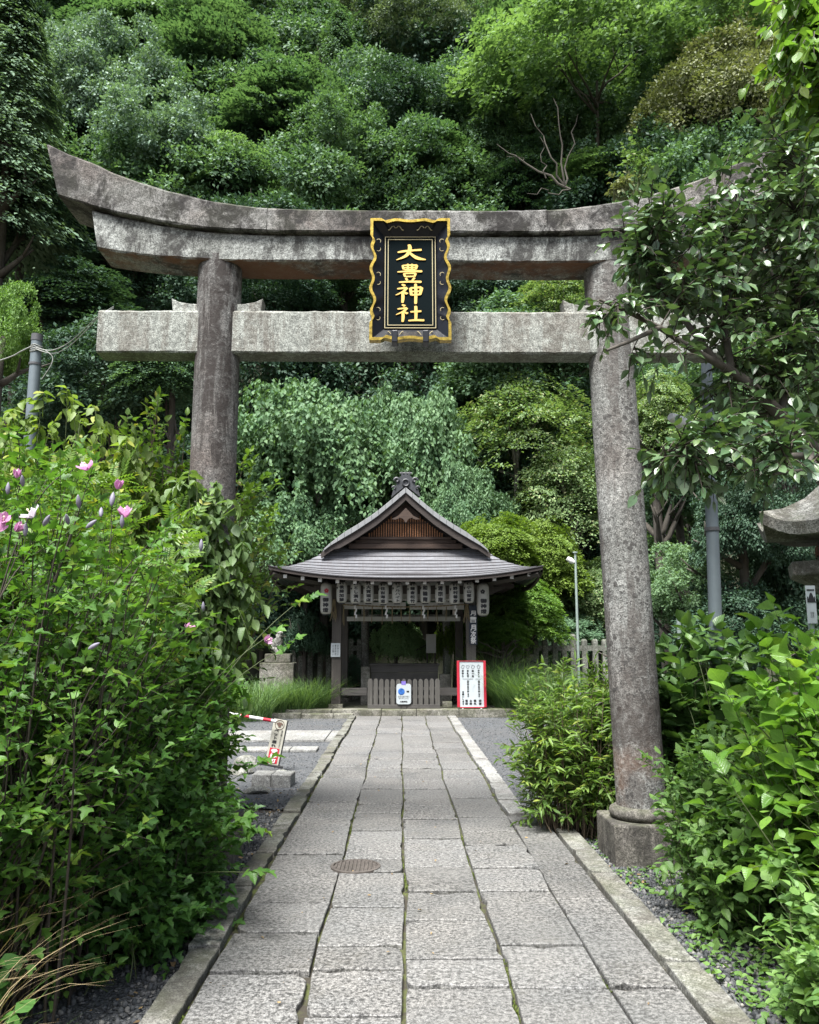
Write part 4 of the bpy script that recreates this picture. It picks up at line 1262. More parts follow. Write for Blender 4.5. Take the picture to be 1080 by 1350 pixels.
for sg in (-1, 1):
    for i in range(9):
        b = MB(); y = 17.6+.33*i; zc = 2.66
        b.add([(sg*2.42,y-.035,zc-.04),(sg*2.42,y+.035,zc-.04),(sg*2.42,y+.035,zc+.045),(sg*2.42,y-.035,zc+.045),
           (sg*.9,y-.035,zc+.2),(sg*.9,y+.035,zc+.2),(sg*.9,y+.035,zc+.285),(sg*.9,y-.035,zc+.285)], BOX8)
        pb(b, 'side_rafter', M['dark_wood'])
PDX = .095
b = MB()   # soffit boards
s_z = 2.73
vs = []
for (x, y) in ((-2.7,16.72),(2.7,16.72),(2.7,20.6),(-2.7,20.6)): vs.append((x, y, s_z+lift(x,y)*.6))
vs += [(-1.3,18.1,3.1),(1.3,18.1,3.1),(1.3,19.4,3.1),(-1.3,19.4,3.1)]
b.add(vs, [(0,1,5,4),(1,2,6,5),(2,3,7,6),(3,0,4,7),(4,5,6,7)]); pb(b, 'soffit', M['dark_wood'])
# hip rafters at the corners
for sg in (-1, 1):
    for (yc, yi) in ((EY0+.08, FYp), (EY1-.08, BYp)):
        b = MB(); p0 = Vector((sg*2.72, yc, 2.86)); p1 = Vector((sg*1.35, yi, 2.66))
        b.tube([p0, p1], .07, 4); pb(b, 'hip_rafter', M['post_wood'])
PDX = 0
for sg in (-1, 1):     # brackets carrying the side eaves
    b = MB(); x0 = XL if sg < 0 else XR
    b.prism([(x0, 2.3), (x0+sg*.75, 2.62), (x0+sg*.75, 2.7), (x0, 2.5)][::sg], FYp-.06, FYp+.06); pb(b, 'bracket', M['post_wood'])

# ------------------------------------------------------------------ lanterns
LT = 'white paper lanterns under the pavilion eave'
def lantern(cx, cy, ptop, pbot, wpx, Y, word, label, big=False, crest=None, side=0, crest_col='ink', yaw=0):
    a, c = P(cx, ptop, Y), P(cx, pbot, Y); H = a.z-c.z; rr = (P(cx+wpx/2, cy, Y).x-P(cx-wpx/2, cy, Y).x)/2
    root = empty('paper_lantern', (a.x, Y, c.z), R(yaw), label, 'lantern', LT)
    def rad(t): return rr*(.80+.2*math.sin(PI*t)**.55) if 0 < t < 1 else rr*.72
    prof = []; k = 44
    for i in range(k+1):
        t = i/k; edge = min(t, 1-t)
        base = rr*(1-.42*math.exp(-edge*26)) * (.93+.07*math.sin(PI*t))
        prof.append((base*(1+(.008 if i % 2 else -.008)), .02+t*(H-.04)))
    b = MB(); b.lathe(prof, 28); b.build('paper_shade', M['paper'], root, smooth=True)
    b = MB(); b.lathe([(rr*.5, 0), (rr*.56, 0), (rr*.56, .028), (rr*.5, .03)], 20); b.build('bottom_ring', M['black_metal'], root)
    b = MB(); b.lathe([(rr*.5, H-.03), (rr*.56, H-.03), (rr*.56, H), (rr*.5, H)], 20); b.tube([(0,0,H), (0,0,H+.12)], .006, 5); b.build('top_ring', M['black_metal'], root)
    def bend(co, x0=0.0):
        th = (co[:, 0]+x0)/rr; z = co[:, 2]; t = np.clip(z/H, 0, 1)
        rad_ = rr*(1-.42*np.exp(-np.minimum(t, 1-t)*26))*(.93+.07*np.sin(PI*t))+.004
        return np.stack([rad_*np.sin(th), -rad_*np.cos(th)+co[:, 1], z], 1)
    def put(word, w_, h_, zc, x0=0.0, mat='ink', off=.005, name='lettering', line=1.2):
        def bd(co):
            co = co.copy(); co[:, 2] += zc; return bend(co, x0)
        text_obj(name, vt(word), M[mat], root, w_, h_, bend=bd, size=.1, offset=off, line=line)
    if big:
        put(word, rr*.95, H*.42, H*.30, rr*side*.5, off=.01)
        b = MB(); 
        for i in range(5):
            a_ = 2*PI*i/5+.3; b.lathe([(.001,0),(.022,0),(.022,.006),(.001,.006)], 10, M=Matrix.Translation((rr*.1*side+.028*math.cos(a_), -rr*.99, H*.72+.028*math.sin(a_))) @ Matrix.Rotation(R(90),4,'X'))
        b.build('crest', M[crest_col], root)
    else:
        put(word, rr*.85, H*.68, H*.44, off=.0075)
        put('献', rr*.34, H*.09, H*.87, -rr*.26, off=.006, name='heading'); put('灯', rr*.34, H*.09, H*.87, rr*.26, off=.006, name='heading')
        b = MB()
        for i in range(3):
            a_ = 2*PI*i/3+.5; th = -.95
            b.lathe([(.001,0),(.013,0),(.013,.005),(.001,.005)], 8, M=Matrix.Rotation(th,4,'Z') @ Matrix.Translation((.014*math.cos(a_), -rr*.995, H*.68+.014*math.sin(a_))) @ Matrix.Rotation(R(90),4,'X'))
        b.build('crest', M['ink'], root)
    return root
small = [(451,'後藤加藤'),(469.2,'とし満丸'),(486,'大賀酒店'),(505.8,'住吉海道'),(523.8,'アルハイト'),(543.5,'鎌倉松竹'),(561,'和輪庵'),(580.6,'清宗庵'),(599,'野村善彦'),(618,'小山郁郎')]
ords = ['leftmost','second','third','fourth','fifth','sixth','seventh','eighth','ninth','tenth']
for i, (cx, wd) in enumerate(small):
    dy = rnd.uniform(-.8, .8)+(1.0 if i in (3,5,8) else 0)
    lantern(cx, 780, 766+dy, 796.5+dy, 14.2, 17.1, wd, 'small white paper lantern reading %s, %s from the left of the row' % (wd, ords[i]) if i else 'small white paper lantern reading %s, leftmost of the row' % wd, yaw=rnd.uniform(-8,8))
lantern(430.5, 790, 767, 811, 15.5, 17.25, '御神燈', 'long white lantern with red crest hung left of the small lanterns', True, side=-.3, crest_col='red_paint', yaw=8)
lantern(636.5, 790, 768, 813, 16.5, 17.25, '御神燈', 'long white lantern hung right of the small lanterns beside black board', True, side=.3, yaw=-8)
# hanging bars for the lanterns and the straw rope with paper streamers
hbeam('lantern_rail', XL-.35, XR+.35, 17.1, P(540,762,17.1).z-.01, P(540,762,17.1).z+.02, .03, M['dark_wood'])
b = MB(); ry = 17.62; rz_ = P(540, 797, ry).z
def ropept(t): return Vector((XL+.12+(XR-XL-.24)*t, ry, rz_-.05*math.sin(PI*t)))
rope = empty('straw_rope', tuple(ropept(0)), 0, 'thin straw rope with hanging tassels tied between the front posts', 'rope')
o0 = ropept(0)
for ph in (0, PI):
    b.tube([ropept(i/120)-o0+Vector((0, .008*math.cos(i*.9+ph), .008*math.sin(i*.9+ph))) for i in range(121)], .009, 5)
b.build('twisted_cord', M['straw'], rope, smooth=True)
for px_ in (453, 468, 480, 491, 504, 517, 529, 540, 556, 565, 576, 589, 601):
    x = P(px_, 800, ry).x; p = Vector((x, ry, rz_-.04))-o0; L = (P(540,800,ry).z-P(540,rnd.uniform(818,826),ry).z)
    b = MB()
    for j in range(3): b.tube([p+Vector((rnd.uniform(-.01,.01),0,0)), p+Vector((rnd.uniform(-.03,.03),rnd.uniform(-.02,.02),-L*rnd.uniform(.8,1.05)))], [.006,.004], 4)
    b.build('straw_tassel', M['straw'], rope)
M['shide'] = simple('white_paper', (.6,.6,.6), .7, 0, .02, 5, .02)
for px_ in (468.5, 509, 558, 600.5):
    x = P(px_, 800, ry-.03).x; p = Vector((x, ry-.03, rz_-.02))-o0; b = MB(); w_ = .035; hh = .065
    for j in range(4):
        dx = (j % 2)*.022 + j*.002; b.add([(p.x+dx-w_/2, p.y-.004*j, p.z-j*hh), (p.x+dx+w_/2, p.y-.004*j-.008, p.z-j*hh), (p.x+dx+w_/2-.01, p.y-.004*j-.004, p.z-(j+1)*hh-.01), (p.x+dx-w_/2-.01, p.y-.004*j, p.z-(j+1)*hh-.01)], [(0,1,2,3)])
    o = b.build('paper_streamer', M['shide'], rope)
    md = o.modifiers.new('solid', 'SOLIDIFY'); md.thickness = .003

# straw bundles on the post heads
for k, (px_, y0_, y1_) in enumerate(((440.5, 790, 818), (615.5, 793, 820))):
    a = P(px_, y0_, 17.58); c = P(px_, y1_, 17.58); b = MB()
    for j in range(16): b.tube([a+Vector((rnd.uniform(-.03,.03), rnd.uniform(-.02,.02), 0)), (a+c)/2+Vector((rnd.uniform(-.05,.05), rnd.uniform(-.02,.02), 0)), c+Vector((rnd.uniform(-.09,.09), rnd.uniform(-.03,.03), rnd.uniform(-.03,.08)))], [.006,.005,.003], 4)
    b.tube([a+Vector((0,.05,-.06)), a+Vector((0,-.035,-.06))], .03, 8)
    o = b.build('straw_bundle', M['straw']); tag(o, 'dry straw bundle tied to the %s front post of the pavilion' % ('left' if k == 0 else 'right'), 'straw bundle', 'straw bundles on the posts')

# ------------------------------------------------------------------ signs on and before the pavilion
def board(name, px0, px1, py0, py1, Y, mat, label, cat, t=.025, bevel=.004, rounded=0):
    a, c = P(px0, py0, Y), P(px1, py1, Y); W_, H_ = c.x-a.x, a.z-c.z; cx_, cz_ = (a.x+c.x)/2, (a.z+c.z)/2
    root = empty(name, (cx_, Y, cz_-H_/2), 0, label, cat)
    b = MB()
    if rounded:
        r_ = rounded; pol = []
        for (sx, sz, a0) in ((1,1,0),(-1,1,90),(-1,-1,180),(1,-1,270)):
            for j in range(5):
                an = R(a0+22.5*j); pol.append((sx*(W_/2-r_)+r_*math.cos(an), H_/2+sz*(H_/2-r_)+r_*math.sin(an)))
        b.prism(pol[::-1], 0, t)
    else: b.box(-W_/2, W_/2, 0, t, 0, H_)
    b.build('board', mat, root, bevel=bevel if not rounded else 0); return root, W_, H_
M['navy_board'] = simple('blue_black_board', (.012,.02,.032), .45, 0, .15, 6, .05)
r_, W_, H_ = board('hanging_sign', 618.5, 629.5, 798, 850, 17.58, M['navy_board'], 'tall blue black board with white writing on the right post', 'sign', rounded=.02)
for ch, fz, hh in (('月', .80, .12), ('一', .675, .035), ('日', .60, .08), ('月', .43, .15), ('次', .265, .16), ('祭', .11, .17)):
    text_obj('lettering', ch, M['white_paint'], r_, W_*.66, H_*hh*.95, loc=(0, -.006, H_*fz), size=.1, offset=.004, extrude=.001)
r_, W_, H_ = board('post_notice', 436.5, 448.5, 848, 866, 17.58, M['white_board'], 'small white paper notice fixed on the left front post', 'notice', .012, 0)
text_obj('lettering', "の 参 定\nお 拝 休\n願 時 日\nい 間 は", M['ink'], r_, W_*.7, H_*.8, loc=(0, -.003, H_/2), size=.1)
# red framed board
r_, W_, H_ = board('price_board', 603, 640.5, 873.5, 934, 17.3, M['white_board'], 'white notice board in a red frame leaning at the right post', 'sign', .03, 0)
r_.rotation_euler = (R(-4), 0, 0); r_.location.z = PZ-.04+.035; r_.location.y = 17.22
b = MB(); t = .042
b.box(-W_/2-.012, -W_/2+t, -.02, .04, -.0, H_+.012); b.box(W_/2-t, W_/2+.012, -.02, .04, 0, H_+.012); b.build('side_frame', M['red_paint'], r_, bevel=.006)
b = MB(); b.box(-W_/2+t, W_/2-t, -.016, .038, H_-.004, H_+.010); b.box(-W_/2+t, W_/2-t, -.016, .038, -.012, .008); b.build('end_frame', M['red_paint'], r_, bevel=.003)
b = MB()
for sx in (-1, 1): b.box(sx*W_*.33-.015, sx*W_*.33+.015, -.01, .05, -.05, -.0)
b.build('feet', M['white_paint'], r_)
def col(word, fx, fz, h_, w_=None, **kw): text_obj('lettering', vt(word), M['ink'], r_, w_ or W_*.072, H_*h_, loc=((fx-.5)*W_, -.004, H_*(1-fz)), size=.1, offset=.009, line=1.2, **kw)
for fx, wd in ((.19, 'お守り'), (.37, 'お札守'), (.55, '絵ー馬'), (.76, 'おみくじ')): col(wd, fx, .27, .16)
col('御朱印お受け致します', .37, .60, .36); col('御祈祷お受け致します', .76, .60, .36); col('お願いします', .19, .80, .30)
for fx, wd in ((.31, '書印'), (.46, '土鈴'), (.61, '稲丸'), (.79, '初宮')): col(wd, fx, .89, .11, W_*.09)
b = MB()
b.box(-.32*W_, .05*W_, -.004, -.001, H_*.608, H_*.614); b.box(.14*W_, .33*W_, -.004, -.001, H_*.608, H_*.614)
for k, fx in enumerate((.19, .37, .56, .76)):
    cx_ = (fx-.5)*W_; cz_ = H_*.875
    pts = [(cx_+.030*math.cos(a)*(1+.3*math.sin(a*(2+k))), -.004, cz_+.035*math.sin(a)*(1+.25*math.cos(a*(k+1)))) for a in [i*.4 for i in range(17)]]
    b.tube(pts, .0028, 4)
b.build('drawings', M['ink'], r_)
# picket fence in the doorway
pf = empty('picket_fence', (P(532,930,17.4).x, 17.42, PZ-.04), 0, 'low dark wooden picket fence across the pavilion doorway', 'fence')
Lx = P(485,900,17.42).x-pf.location.x; Rx = P(580,900,17.42).x-pf.location.x; ht = P(530,895,17.42).z-pf.location.z; zb_ = 0
for i in range(13):
    x = Lx+.05+(Rx-Lx-.1)*i/12; w_ = .045 if 0 < i < 12 else .05
    hh = ht*rnd.uniform(.985, 1.01)
    b = MB(); pol = [(x-w_, .06), (x-w_, hh-.05), (x-w_*.75, hh-.015), (x-w_*.3, hh), (x+w_*.3, hh), (x+w_*.75, hh-.015), (x+w_, hh-.05), (x+w_, .06)][::-1]
    b.prism(pol, -.015, .012); b.build('picket', M['post_grey'], pf, bevel=.003)
b = MB(); b.box(Lx, Rx, -.035, .03, 0, .075); b.build('sill', M['board_x'], pf, bevel=.004)
for z in (.2, ht*.62): b = MB(); b.box(Lx, Rx, .013, .045, z, z+.06); b.build('rail', M['board_x'], pf, bevel=.004)
# round-crested poster hung on the fence
r_, W_, H_ = board('globe_poster', 522.8, 542, 901.5, 928.5, 17.36, M['white_board'], 'white poster with blue disc on the picket fence', 'poster', rounded=.05)
M['blue'] = simple('printed_blue', (.02,.09,.3), .5, 0, .8, 14, .02)
M['purple'] = simple('purple_tape', (.16,.12,.42), .6, 0, .1, 10, .02)
b = MB(); b.lathe([(.001,0),(.068,0),(.068,.004),(.001,.004)], 28, M=Matrix.Translation((-W_*.16, -.001, H_*.62)) @ Matrix.Rotation(R(90),4,'X')); b.build('disc', M['blue'], r_)
b = MB(); b.box(-W_*.16, W_*.14, -.004, .03, H_-.02, H_+.05); b.build('tape', M['purple'], r_)
b = MB(); b.box(-W_*.22, -W_*.17, -.002, .02, -.09, .0); b.box(W_*.17, W_*.22, -.002, .02, -.09, 0); b.box(-W_*.22, W_*.22, -.002, .02, -.1, -.085); b.build('feet', M['black_metal'], r_)
text_obj('lettering', '地球', M['ink'], r_, W_*.16, H_*.08, loc=(W_*.28, -.004, H_*.62), size=.1, offset=.01)
text_obj('lettering', '世界人類が平和で\nありますように', M['ink'], r_, W_*.78, H_*.17, loc=(0, -.004, H_*.33), size=.1)
text_obj('lettering', '大豊神社', M['ink'], r_, W_*.5, H_*.07, loc=(0, -.004, H_*.13), size=.1, offset=.008)
# dark slatted bench front behind the fence, with stone blocks
bx = empty('offering_stand', (P(533,920,18.6).x, 18.6, PZ-.06), 0, 'dark weathered wooden stand behind the picket fence', 'stand')
x0 = P(488.5,890,18.6).x-bx.location.x; x1 = P(578,890,18.6).x-bx.location.x; zt_ = P(530,877.5,18.6).z-bx.location.z; zm = P(530,887,18.6).z-bx.location.z
b = MB(); b.box(x0, x1, 0, .06, zm+.006, zt_); b.box(x0+.01, x1-.01, 0.01, .06, .0, zm); b.build('front_board', M['board_x'], bx, bevel=.006)
b = MB(); b.box(x0-.03, x1+.03, -.03, .7, zt_, zt_+.03); b.build('top_board', M['board_x'], bx, bevel=.006)
for k, (pa, pb_, pt) in enumerate(((475.5, 487.5, 879), (580, 595, 889))):
    a, c = P(pa, 935, 18.5), P(pb_, pt, 18.5)
    b = MB(); b.box(a.x, c.x, 18.5, 18.8, PZ-.06, c.z); o = b.build('stone_block', M['platform'], bevel=.012)
    tag(o, 'square stone block at the %s end of the wooden stand' % ('left' if k == 0 else 'right'), 'stone block')
a, c = P(583, 925, 17.6), P(596, 940, 17.6)
b = MB(); b.box(a.x, c.x, 17.5, 17.75, PZ-.04, a.z); o = b.build('stone_block', M['platform'], bevel=.01); tag(o, 'low stone block on the platform between fence and red framed board', 'stone block')
# grey stone gate posts behind (small inner torii)
it = empty('inner_gate', (P(530,900,20.9).x, 20.9, 0), 0, 'plain grey stone gate with straw behind the pavilion', 'gate')
for px_ in (481.5, 589):
    x = P(px_, 850, 20.9).x-it.location.x; b = MB(); b.tube([(x,0,0),(x,0,2.5)], .1, 20); b.build('pillar', M['torii_tie'], it, smooth=True)
b = MB(); x0, x1 = P(470,850,20.9).x-it.location.x, P(600,850,20.9).x-it.location.x
b.box(x0, x1, -.08, .08, 2.0, 2.16); b.build('tie_beam', M['torii_tie'], it, bevel=.01)
b = MB(); b.box(x0-.2, x1+.2, -.1, .1, 2.5, 2.68); b.build('lintel', M['torii_tie'], it, bevel=.01)
r_, W_, H_ = board('notice_board', 562, 575, 836, 861, 20.4, M['grey_curtain'], 'grey notice sheet standing in the dark behind the pavilion', 'notice', .02)
b = MB(); 
for sx in (-1, 1): b.box(sx*W_*.4-.02, sx*W_*.4+.02, .02, .06, -(r_.location.z), H_)
b.build('posts', M['dark_wood'], r_)

# ------------------------------------------------------------------ stone fences, guardian statues
M['fence_stone'] = granite('fence_stone', (.22,.225,.2), (.13,.135,.115), .5, (.05,.055,.04), .05, 80, 0, .4, .3, (2,2,1))
def stone_fence(pxs, Y, ptop, zb, label, wpx, rail=(858, 851), hgt=None):
    root = empty('stone_fence', (P(pxs[0],850,Y).x, Y, 0), 0, label, 'fence')
    o0 = root.location
    for i, px_ in enumerate(pxs):
        p = P(px_, ptop+rnd.uniform(-1,1) - (8 if hgt and i in hgt else 0), Y); w_ = wpx/1080*Y/2
        b = MB(); x = p.x-o0.x; z = p.z; d = .07
        b.add([(x-w_,-d,0),(x+w_,-d,0),(x+w_,d,0),(x-w_,d,0),(x-w_,-d,z-.05),(x+w_,-d,z-.05),(x+w_,d,z-.05),(x-w_,d,z-.05),(x-w_*.6,-d*.6,z),(x+w_*.6,-d*.6,z),(x+w_*.6,d*.6,z),(x-w_*.6,d*.6,z)],
              [(0,1,5,4),(1,2,6,5),(2,3,7,6),(3,0,4,7),(4,5,9,8),(5,6,10,9),(6,7,11,10),(7,4,8,11),(8,9,10,11)])
        b.build('post', M['fence_stone'], root, bevel=.01)
    b = MB(); x0 = P(pxs[0],850,Y).x-o0.x; x1 = P(pxs[-1],850,Y).x-o0.x
    b.box(x0, x1, -.05, .05, P(500,rail[0],Y).z, P(500,rail[1],Y).z); b.build('rail', M['fence_stone'], root)
    b = MB(); b.box(x0-.2, x1+.2, -.15, .15, -.1, .3); b.build('base', M['platform'], root, bevel=.02)
stone_fence([388, 398, 410, 423, 434, 463, 474], 20.9, 843, 0, 'grey stone post fence behind the pavilion on the left', 6.5)
stone_fence([706, 718, 731, 743, 755, 770, 784, 797, 810], 20.1, 843, 0, 'pale stone post fence right of the pavilion behind the lamp post', 7, hgt=(4,))
o = None
def komainu(px_, py0, py1, Y, flip, label, g='stone guardian dogs'):
    """seated guardian dog: one skinned body on a stepped pedestal"""
    a = P(px_, py0, Y); c = P(px_, py1, Y); H = a.z-c.z
    root = empty('guardian_dog_statue', (a.x, Y, c.z), 0, label, 'statue', g)
    s = H/1.0; f = flip
    V = {'p': (-.16*f,0,.16,.15), 'b': (-.08*f,0,.38,.16), 'ch': (.06*f,0,.52,.17), 'n': (.1*f,-.02,.70,.13), 'h': (.13*f,-.06,.84,.145), 'm': (.22*f,-.14,.80,.085),
         'fl1': (.14*f,-.1,.3,.07), 'fl2': (.17*f,-.12,.03,.075), 'fr1': (.12*f,.1,.3,.07), 'fr2': (.15*f,.12,.03,.075),
         'hl1': (-.02*f,-.13,.16,.1), 'hl2': (.04*f,-.15,.04,.07), 'hr1': (-.02*f,.13,.16,.1), 'hr2': (.04*f,.15,.04,.07),
         't1': (-.3*f,0,.3,.07), 't2': (-.36*f,0,.5,.1), 't3': (-.3*f,0,.68,.05), 'e1': (.06*f,-.12,.93,.05), 'e2': (.06*f,.04,.95,.05), 'mn': (0,.02,.78,.13), 'mn2': (-.05*f,.02,.62,.12)}
    E = [('p','b'),('b','ch'),('ch','n'),('n','h'),('h','m'),('ch','fl1'),('fl1','fl2'),('ch','fr1'),('fr1','fr2'),('p','hl1'),('hl1','hl2'),('p','hr1'),('hr1','hr2'),('p','t1'),('t1','t2'),('t2','t3'),('h','e1'),('h','e2'),('n','mn'),('b','mn2')]
    ks = list(V); me = bpy.data.meshes.new('body'); me.from_pydata([tuple(q*s for q in V[k][:3]) for k in ks], [(ks.index(u), ks.index(v)) for u, v in E], [])
    o = link_mesh('body', me, root); me.materials.append(M['statue'])
    sk = o.modifiers.new('skin', 'SKIN'); 
    for i, k in enumerate(ks): me.skin_vertices[0].data[i].radius = (V[k][3]*s*.9,)*2; me.skin_vertices[0].data[i].use_root = (i == 0)
    sd = o.modifiers.new('sub', 'SUBSURF'); sd.levels = 2; sd.render_levels = 2
    tx = bpy.data.textures.new('carve', 'CLOUDS'); tx.noise_scale = .09*s
    dm = o.modifiers.new('carve', 'DISPLACE'); dm.texture = tx; dm.strength = .07*s; dm.mid_level = .5
    return root
M['statue'] = granite('statue_stone', (.5,.5,.46), (.26,.26,.23), .6, (.06,.06,.05), 0, 60, 0, .5, .1, (2,2,2))
def add_skin(): pass
for (px_, py0, py1, fl, lb) in ((366, 829, 862, 1, 'pale carved stone guardian dog left of the pavilion'), (692, 838, 862, -1, 'small pale guardian dog statue right of the pavilion')):
    me0 = None
    Y = 19.3 if fl > 0 else 20.2
    # skin layer has to exist before radii are set
    komainu_ok = True
    try: komainu(px_, py0, py1, Y, fl, lb)
    except Exception as ex:
        print('komainu', ex)
def pedestal(px0, px1, pyt, Y, tiers, label):
    a = P(px0, pyt, Y-.25); c = P(px1, pyt, Y-.25); root = empty('statue_pedestal', ((a.x+c.x)/2, Y, 0), 0, label, 'pedestal')
    w_ = (c.x-a.x); z1 = a.z
    b = MB(); b.box(-w_*.38, w_*.38, -.19, .19, z1-.2, z1); b.build('upper_block', M['platform'], root, bevel=.02)
    b = MB(); b.box(-w_*.5, w_*.5, -.28, .28, -.1, z1-.203); b.build('lower_block', M['platform'], root, bevel=.02)
pedestal(343, 388, 862, 19.3, 2, 'mossy stepped stone pedestal beneath the left guardian dog')
pedestal(676, 708, 862, 20.2, 2, 'mossy stone pedestal beneath the right guardian dog')
# ------------------------------------------------------------------ pet sign, twin sign, barrier bar
M['cream'] = simple('cream_sign_board', (.34,.33,.28), .55, 0, .08, 5, .05)
M['crimson'] = simple('crimson_print', (.36,.015,.03), .5, 0, .1, 10, .02)
M['brown_print'] = simple('brown_print', (.10,.06,.045), .6, 0, .2, 10, .02)
def leaning_sign(pxb, pyb, pxt, pyt, wpx, Y, label, words=True):
    p0, p1 = P(pxb, pyb, Y), P(pxt, pyt, Y); W_ = wpx/1080*Y; H_ = (p1-p0).length
    root = empty('pet_sign', tuple(p0), 0, label, 'sign')
    roll = math.atan2(p1.x-p0.x, p1.z-p0.z)
    root.rotation_euler = (R(-6), roll, R(6))
    b = MB(); b.box(-W_/2, W_/2, 0, .03, 0, H_); b.build('board', M['cream'], root, bevel=.003)
    b = MB(); b.box(W_/2+.001, W_/2+.016, .004, .045, -.01, H_); b.build('edge_strip', M['black_metal'], root)
    if words:
        b = MB(); b.box(-W_*.36, W_*.36, -.003, 0.0, H_*.03, H_*.36); b.build('red_panel', M['crimson'], root)
        text_obj('lettering', vt('参拝可'), M['white_paint'], root, W_*.5, H_*.30, loc=(0, -.005, H_*.195), size=.1, offset=.005, line=1.2)
        text_obj('lettering', 'ペ\nッ\nト\n連\nれ', M['ink'], root, W_*.34, H_*.39, loc=(-W_*.14, -.003, H_*.58), size=.1, offset=.005, line=1.2)
        text_obj('small_lettering', vt('境内は抱いてお入り下さい'), M['ink'], root, W_*.13, H_*.38, loc=(W_*.28, -.003, H_*.58), size=.1, offset=.002, line=1.2)
        b = MB()
        for i in range(1, 5):
            a_ = R(30+40*(i-1)); b.lathe([(.001,0),(.011,0),(.011,.003),(.001,.003)], 10, M=Matrix.Translation((.032*math.cos(a_), -.003, H_*.88+.022*math.sin(a_))) @ Matrix.Rotation(R(90),4,'X'))
        b.lathe([(.001,0),(.02,0),(.02,.003),(.001,.003)], 12, M=Matrix.Translation((0, -.003, H_*.865)) @ Matrix.Rotation(R(90),4,'X'))
        b.tube([(.054*math.cos(t_), -.003, H_*.88+.054*math.sin(t_)) for t_ in [i*.3 for i in range(22)]], .003, 4)
        b.build('emblem', M['brown_print'], root)
    else:
        rr = random.Random(5)
        b = MB()
        for i in range(26):
            z = H_*rr.uniform(.35,.97); x = W_*rr.uniform(-.4,.4); b.lathe([(.001,0),(rr.uniform(.008,.02),0),(.004,.003)], 7, M=Matrix.Translation((x, -.003, z)) @ Matrix.Rotation(R(90),4,'X'))
        b.build('flaked_patches', M['brown_print'], root)
    return root
s1 = leaning_sign(358, 1008, 370, 949, 17, 10.1, 'cream upright sign with crimson panel leaning on the gravel edge')
s2 = leaning_sign(272, 1000, 292, 932, 15, 9.9, 'worn cream board with flaked dark patches behind the left shrubs', False)
g = G(362, 1012, -.03); b = MB(); b.box(-.16, .14, -.09, .1, 0, .022); o = b.build('sign_base', M['black_metal'], s1, bevel=.004)
o.matrix_parent_inverse = Matrix(); o.location = (0, 0, -.022)
a, c = P(297, 940, 9.98), P(364, 951, 10.06)
bar = empty('barrier_bar', tuple(a), 0, 'white bar with red bands resting between the two upright signs', 'barrier bar')
d = (c-a); b = MB(); b.tube([(0,0,0), tuple(d)], .019, 12); b.build('pole', M['white_paint'], bar, smooth=True)
for t0, t1 in ((.0,.04),(.3,.47),(.74,.9)):
    b = MB(); b.tube([tuple(d*t0), tuple(d*t1)], .0205, 12); b.build('red_band', M['red_paint'], bar, smooth=True)

# stone strips and blocks on the left court
def block(name, x0, x1, y0, y1, z0, z1, mat, label, cat='kerb stone', rz=0, bev=.012, group=None):
    b = MB(); cx_, cy_ = (x0+x1)/2, (y0+y1)/2; b.box(x0-cx_, x1-cx_, y0-cy_, y1-cy_, 0, z1-z0)
    o = b.build(name, mat, bevel=bev, loc=(cx_, cy_, z0)); o.rotation_euler.z = R(rz); return tag(o, label, cat, group)
y0, y1 = G(400, 975).y, G(400, 963).y
xa = G(290, 970).x; xb_ = G(428, 975).x; xc = G(446, 968).x
block('paving_strip', xa-1.2, xa+.9, y0, y1, -.05, .0, M['kerb_light'], 'long pale flat stone laid across the left gravel, left piece', 'paving stone')
block('paving_strip', xa+.91, xb_, y0, y1, -.05, .003, M['kerb_light'], 'long pale flat stone laid across the left gravel, middle piece', 'paving stone')
block('paving_strip', xb_+.01, xc-.02, y0, y1, -.05, -.002, M['kerb_light'], 'short pale flat stone across the left gravel beside the path kerb', 'paving stone')
y0, y1 = G(400, 988).y, G(400, 983.5).y
block('paving_strip', G(322,986).x-1, G(383,986).x, y0, y1, -.05, -.005, M['kerb_light'], 'thin pale stone strip behind the crimson sign, left piece', 'paving stone')
block('paving_strip', G(384,986).x, G(419,986).x, y0, y1, -.05, -.003, M['kerb_light'], 'thin pale stone strip right of the crimson sign', 'paving stone')
p = G(330, 1034); q = G(381, 1034)
block('kerb_block', p.x, q.x-.2, p.y+.1, p.y+.38, -.08, .085, M['kerb_light'], 'thick pale kerb block at the near edge of left gravel', rz=-3)
block('kerb_block', q.x-.19, q.x+.02, p.y+.04, p.y+.33, -.08, .09, M['kerb_light'], 'short kerb block beside the path below the crimson sign', rz=-3)
def rock(loc, s, seed, label, mat='kerb', cat='rock', group=None):
    bm = bmesh.new(); bmesh.ops.create_icosphere(bm, subdivisions=3, radius=1); r_ = random.Random(seed)
    ks = [Vector([r_.gauss(0,1) for _ in range(3)]).normalized() for _ in range(9)]
    for v in bm.verts:
        d_ = v.co.normalized(); q_ = min(1.0/max(.35, d_.dot(k_)) for k_ in ks if d_.dot(k_) > .2) if any(d_.dot(k_) > .2 for k_ in ks) else 1.2
        v.co = d_*min(q_, 1.35)*.8; v.co.x *= s[0]; v.co.y *= s[1]; v.co.z *= s[2]
    me = bpy.data.meshes.new('rock'); bm.to_mesh(me); bm.free(); me.materials.append(M[mat])
    o = link_mesh('rock', me, None, loc); return tag(o, label, cat, group)
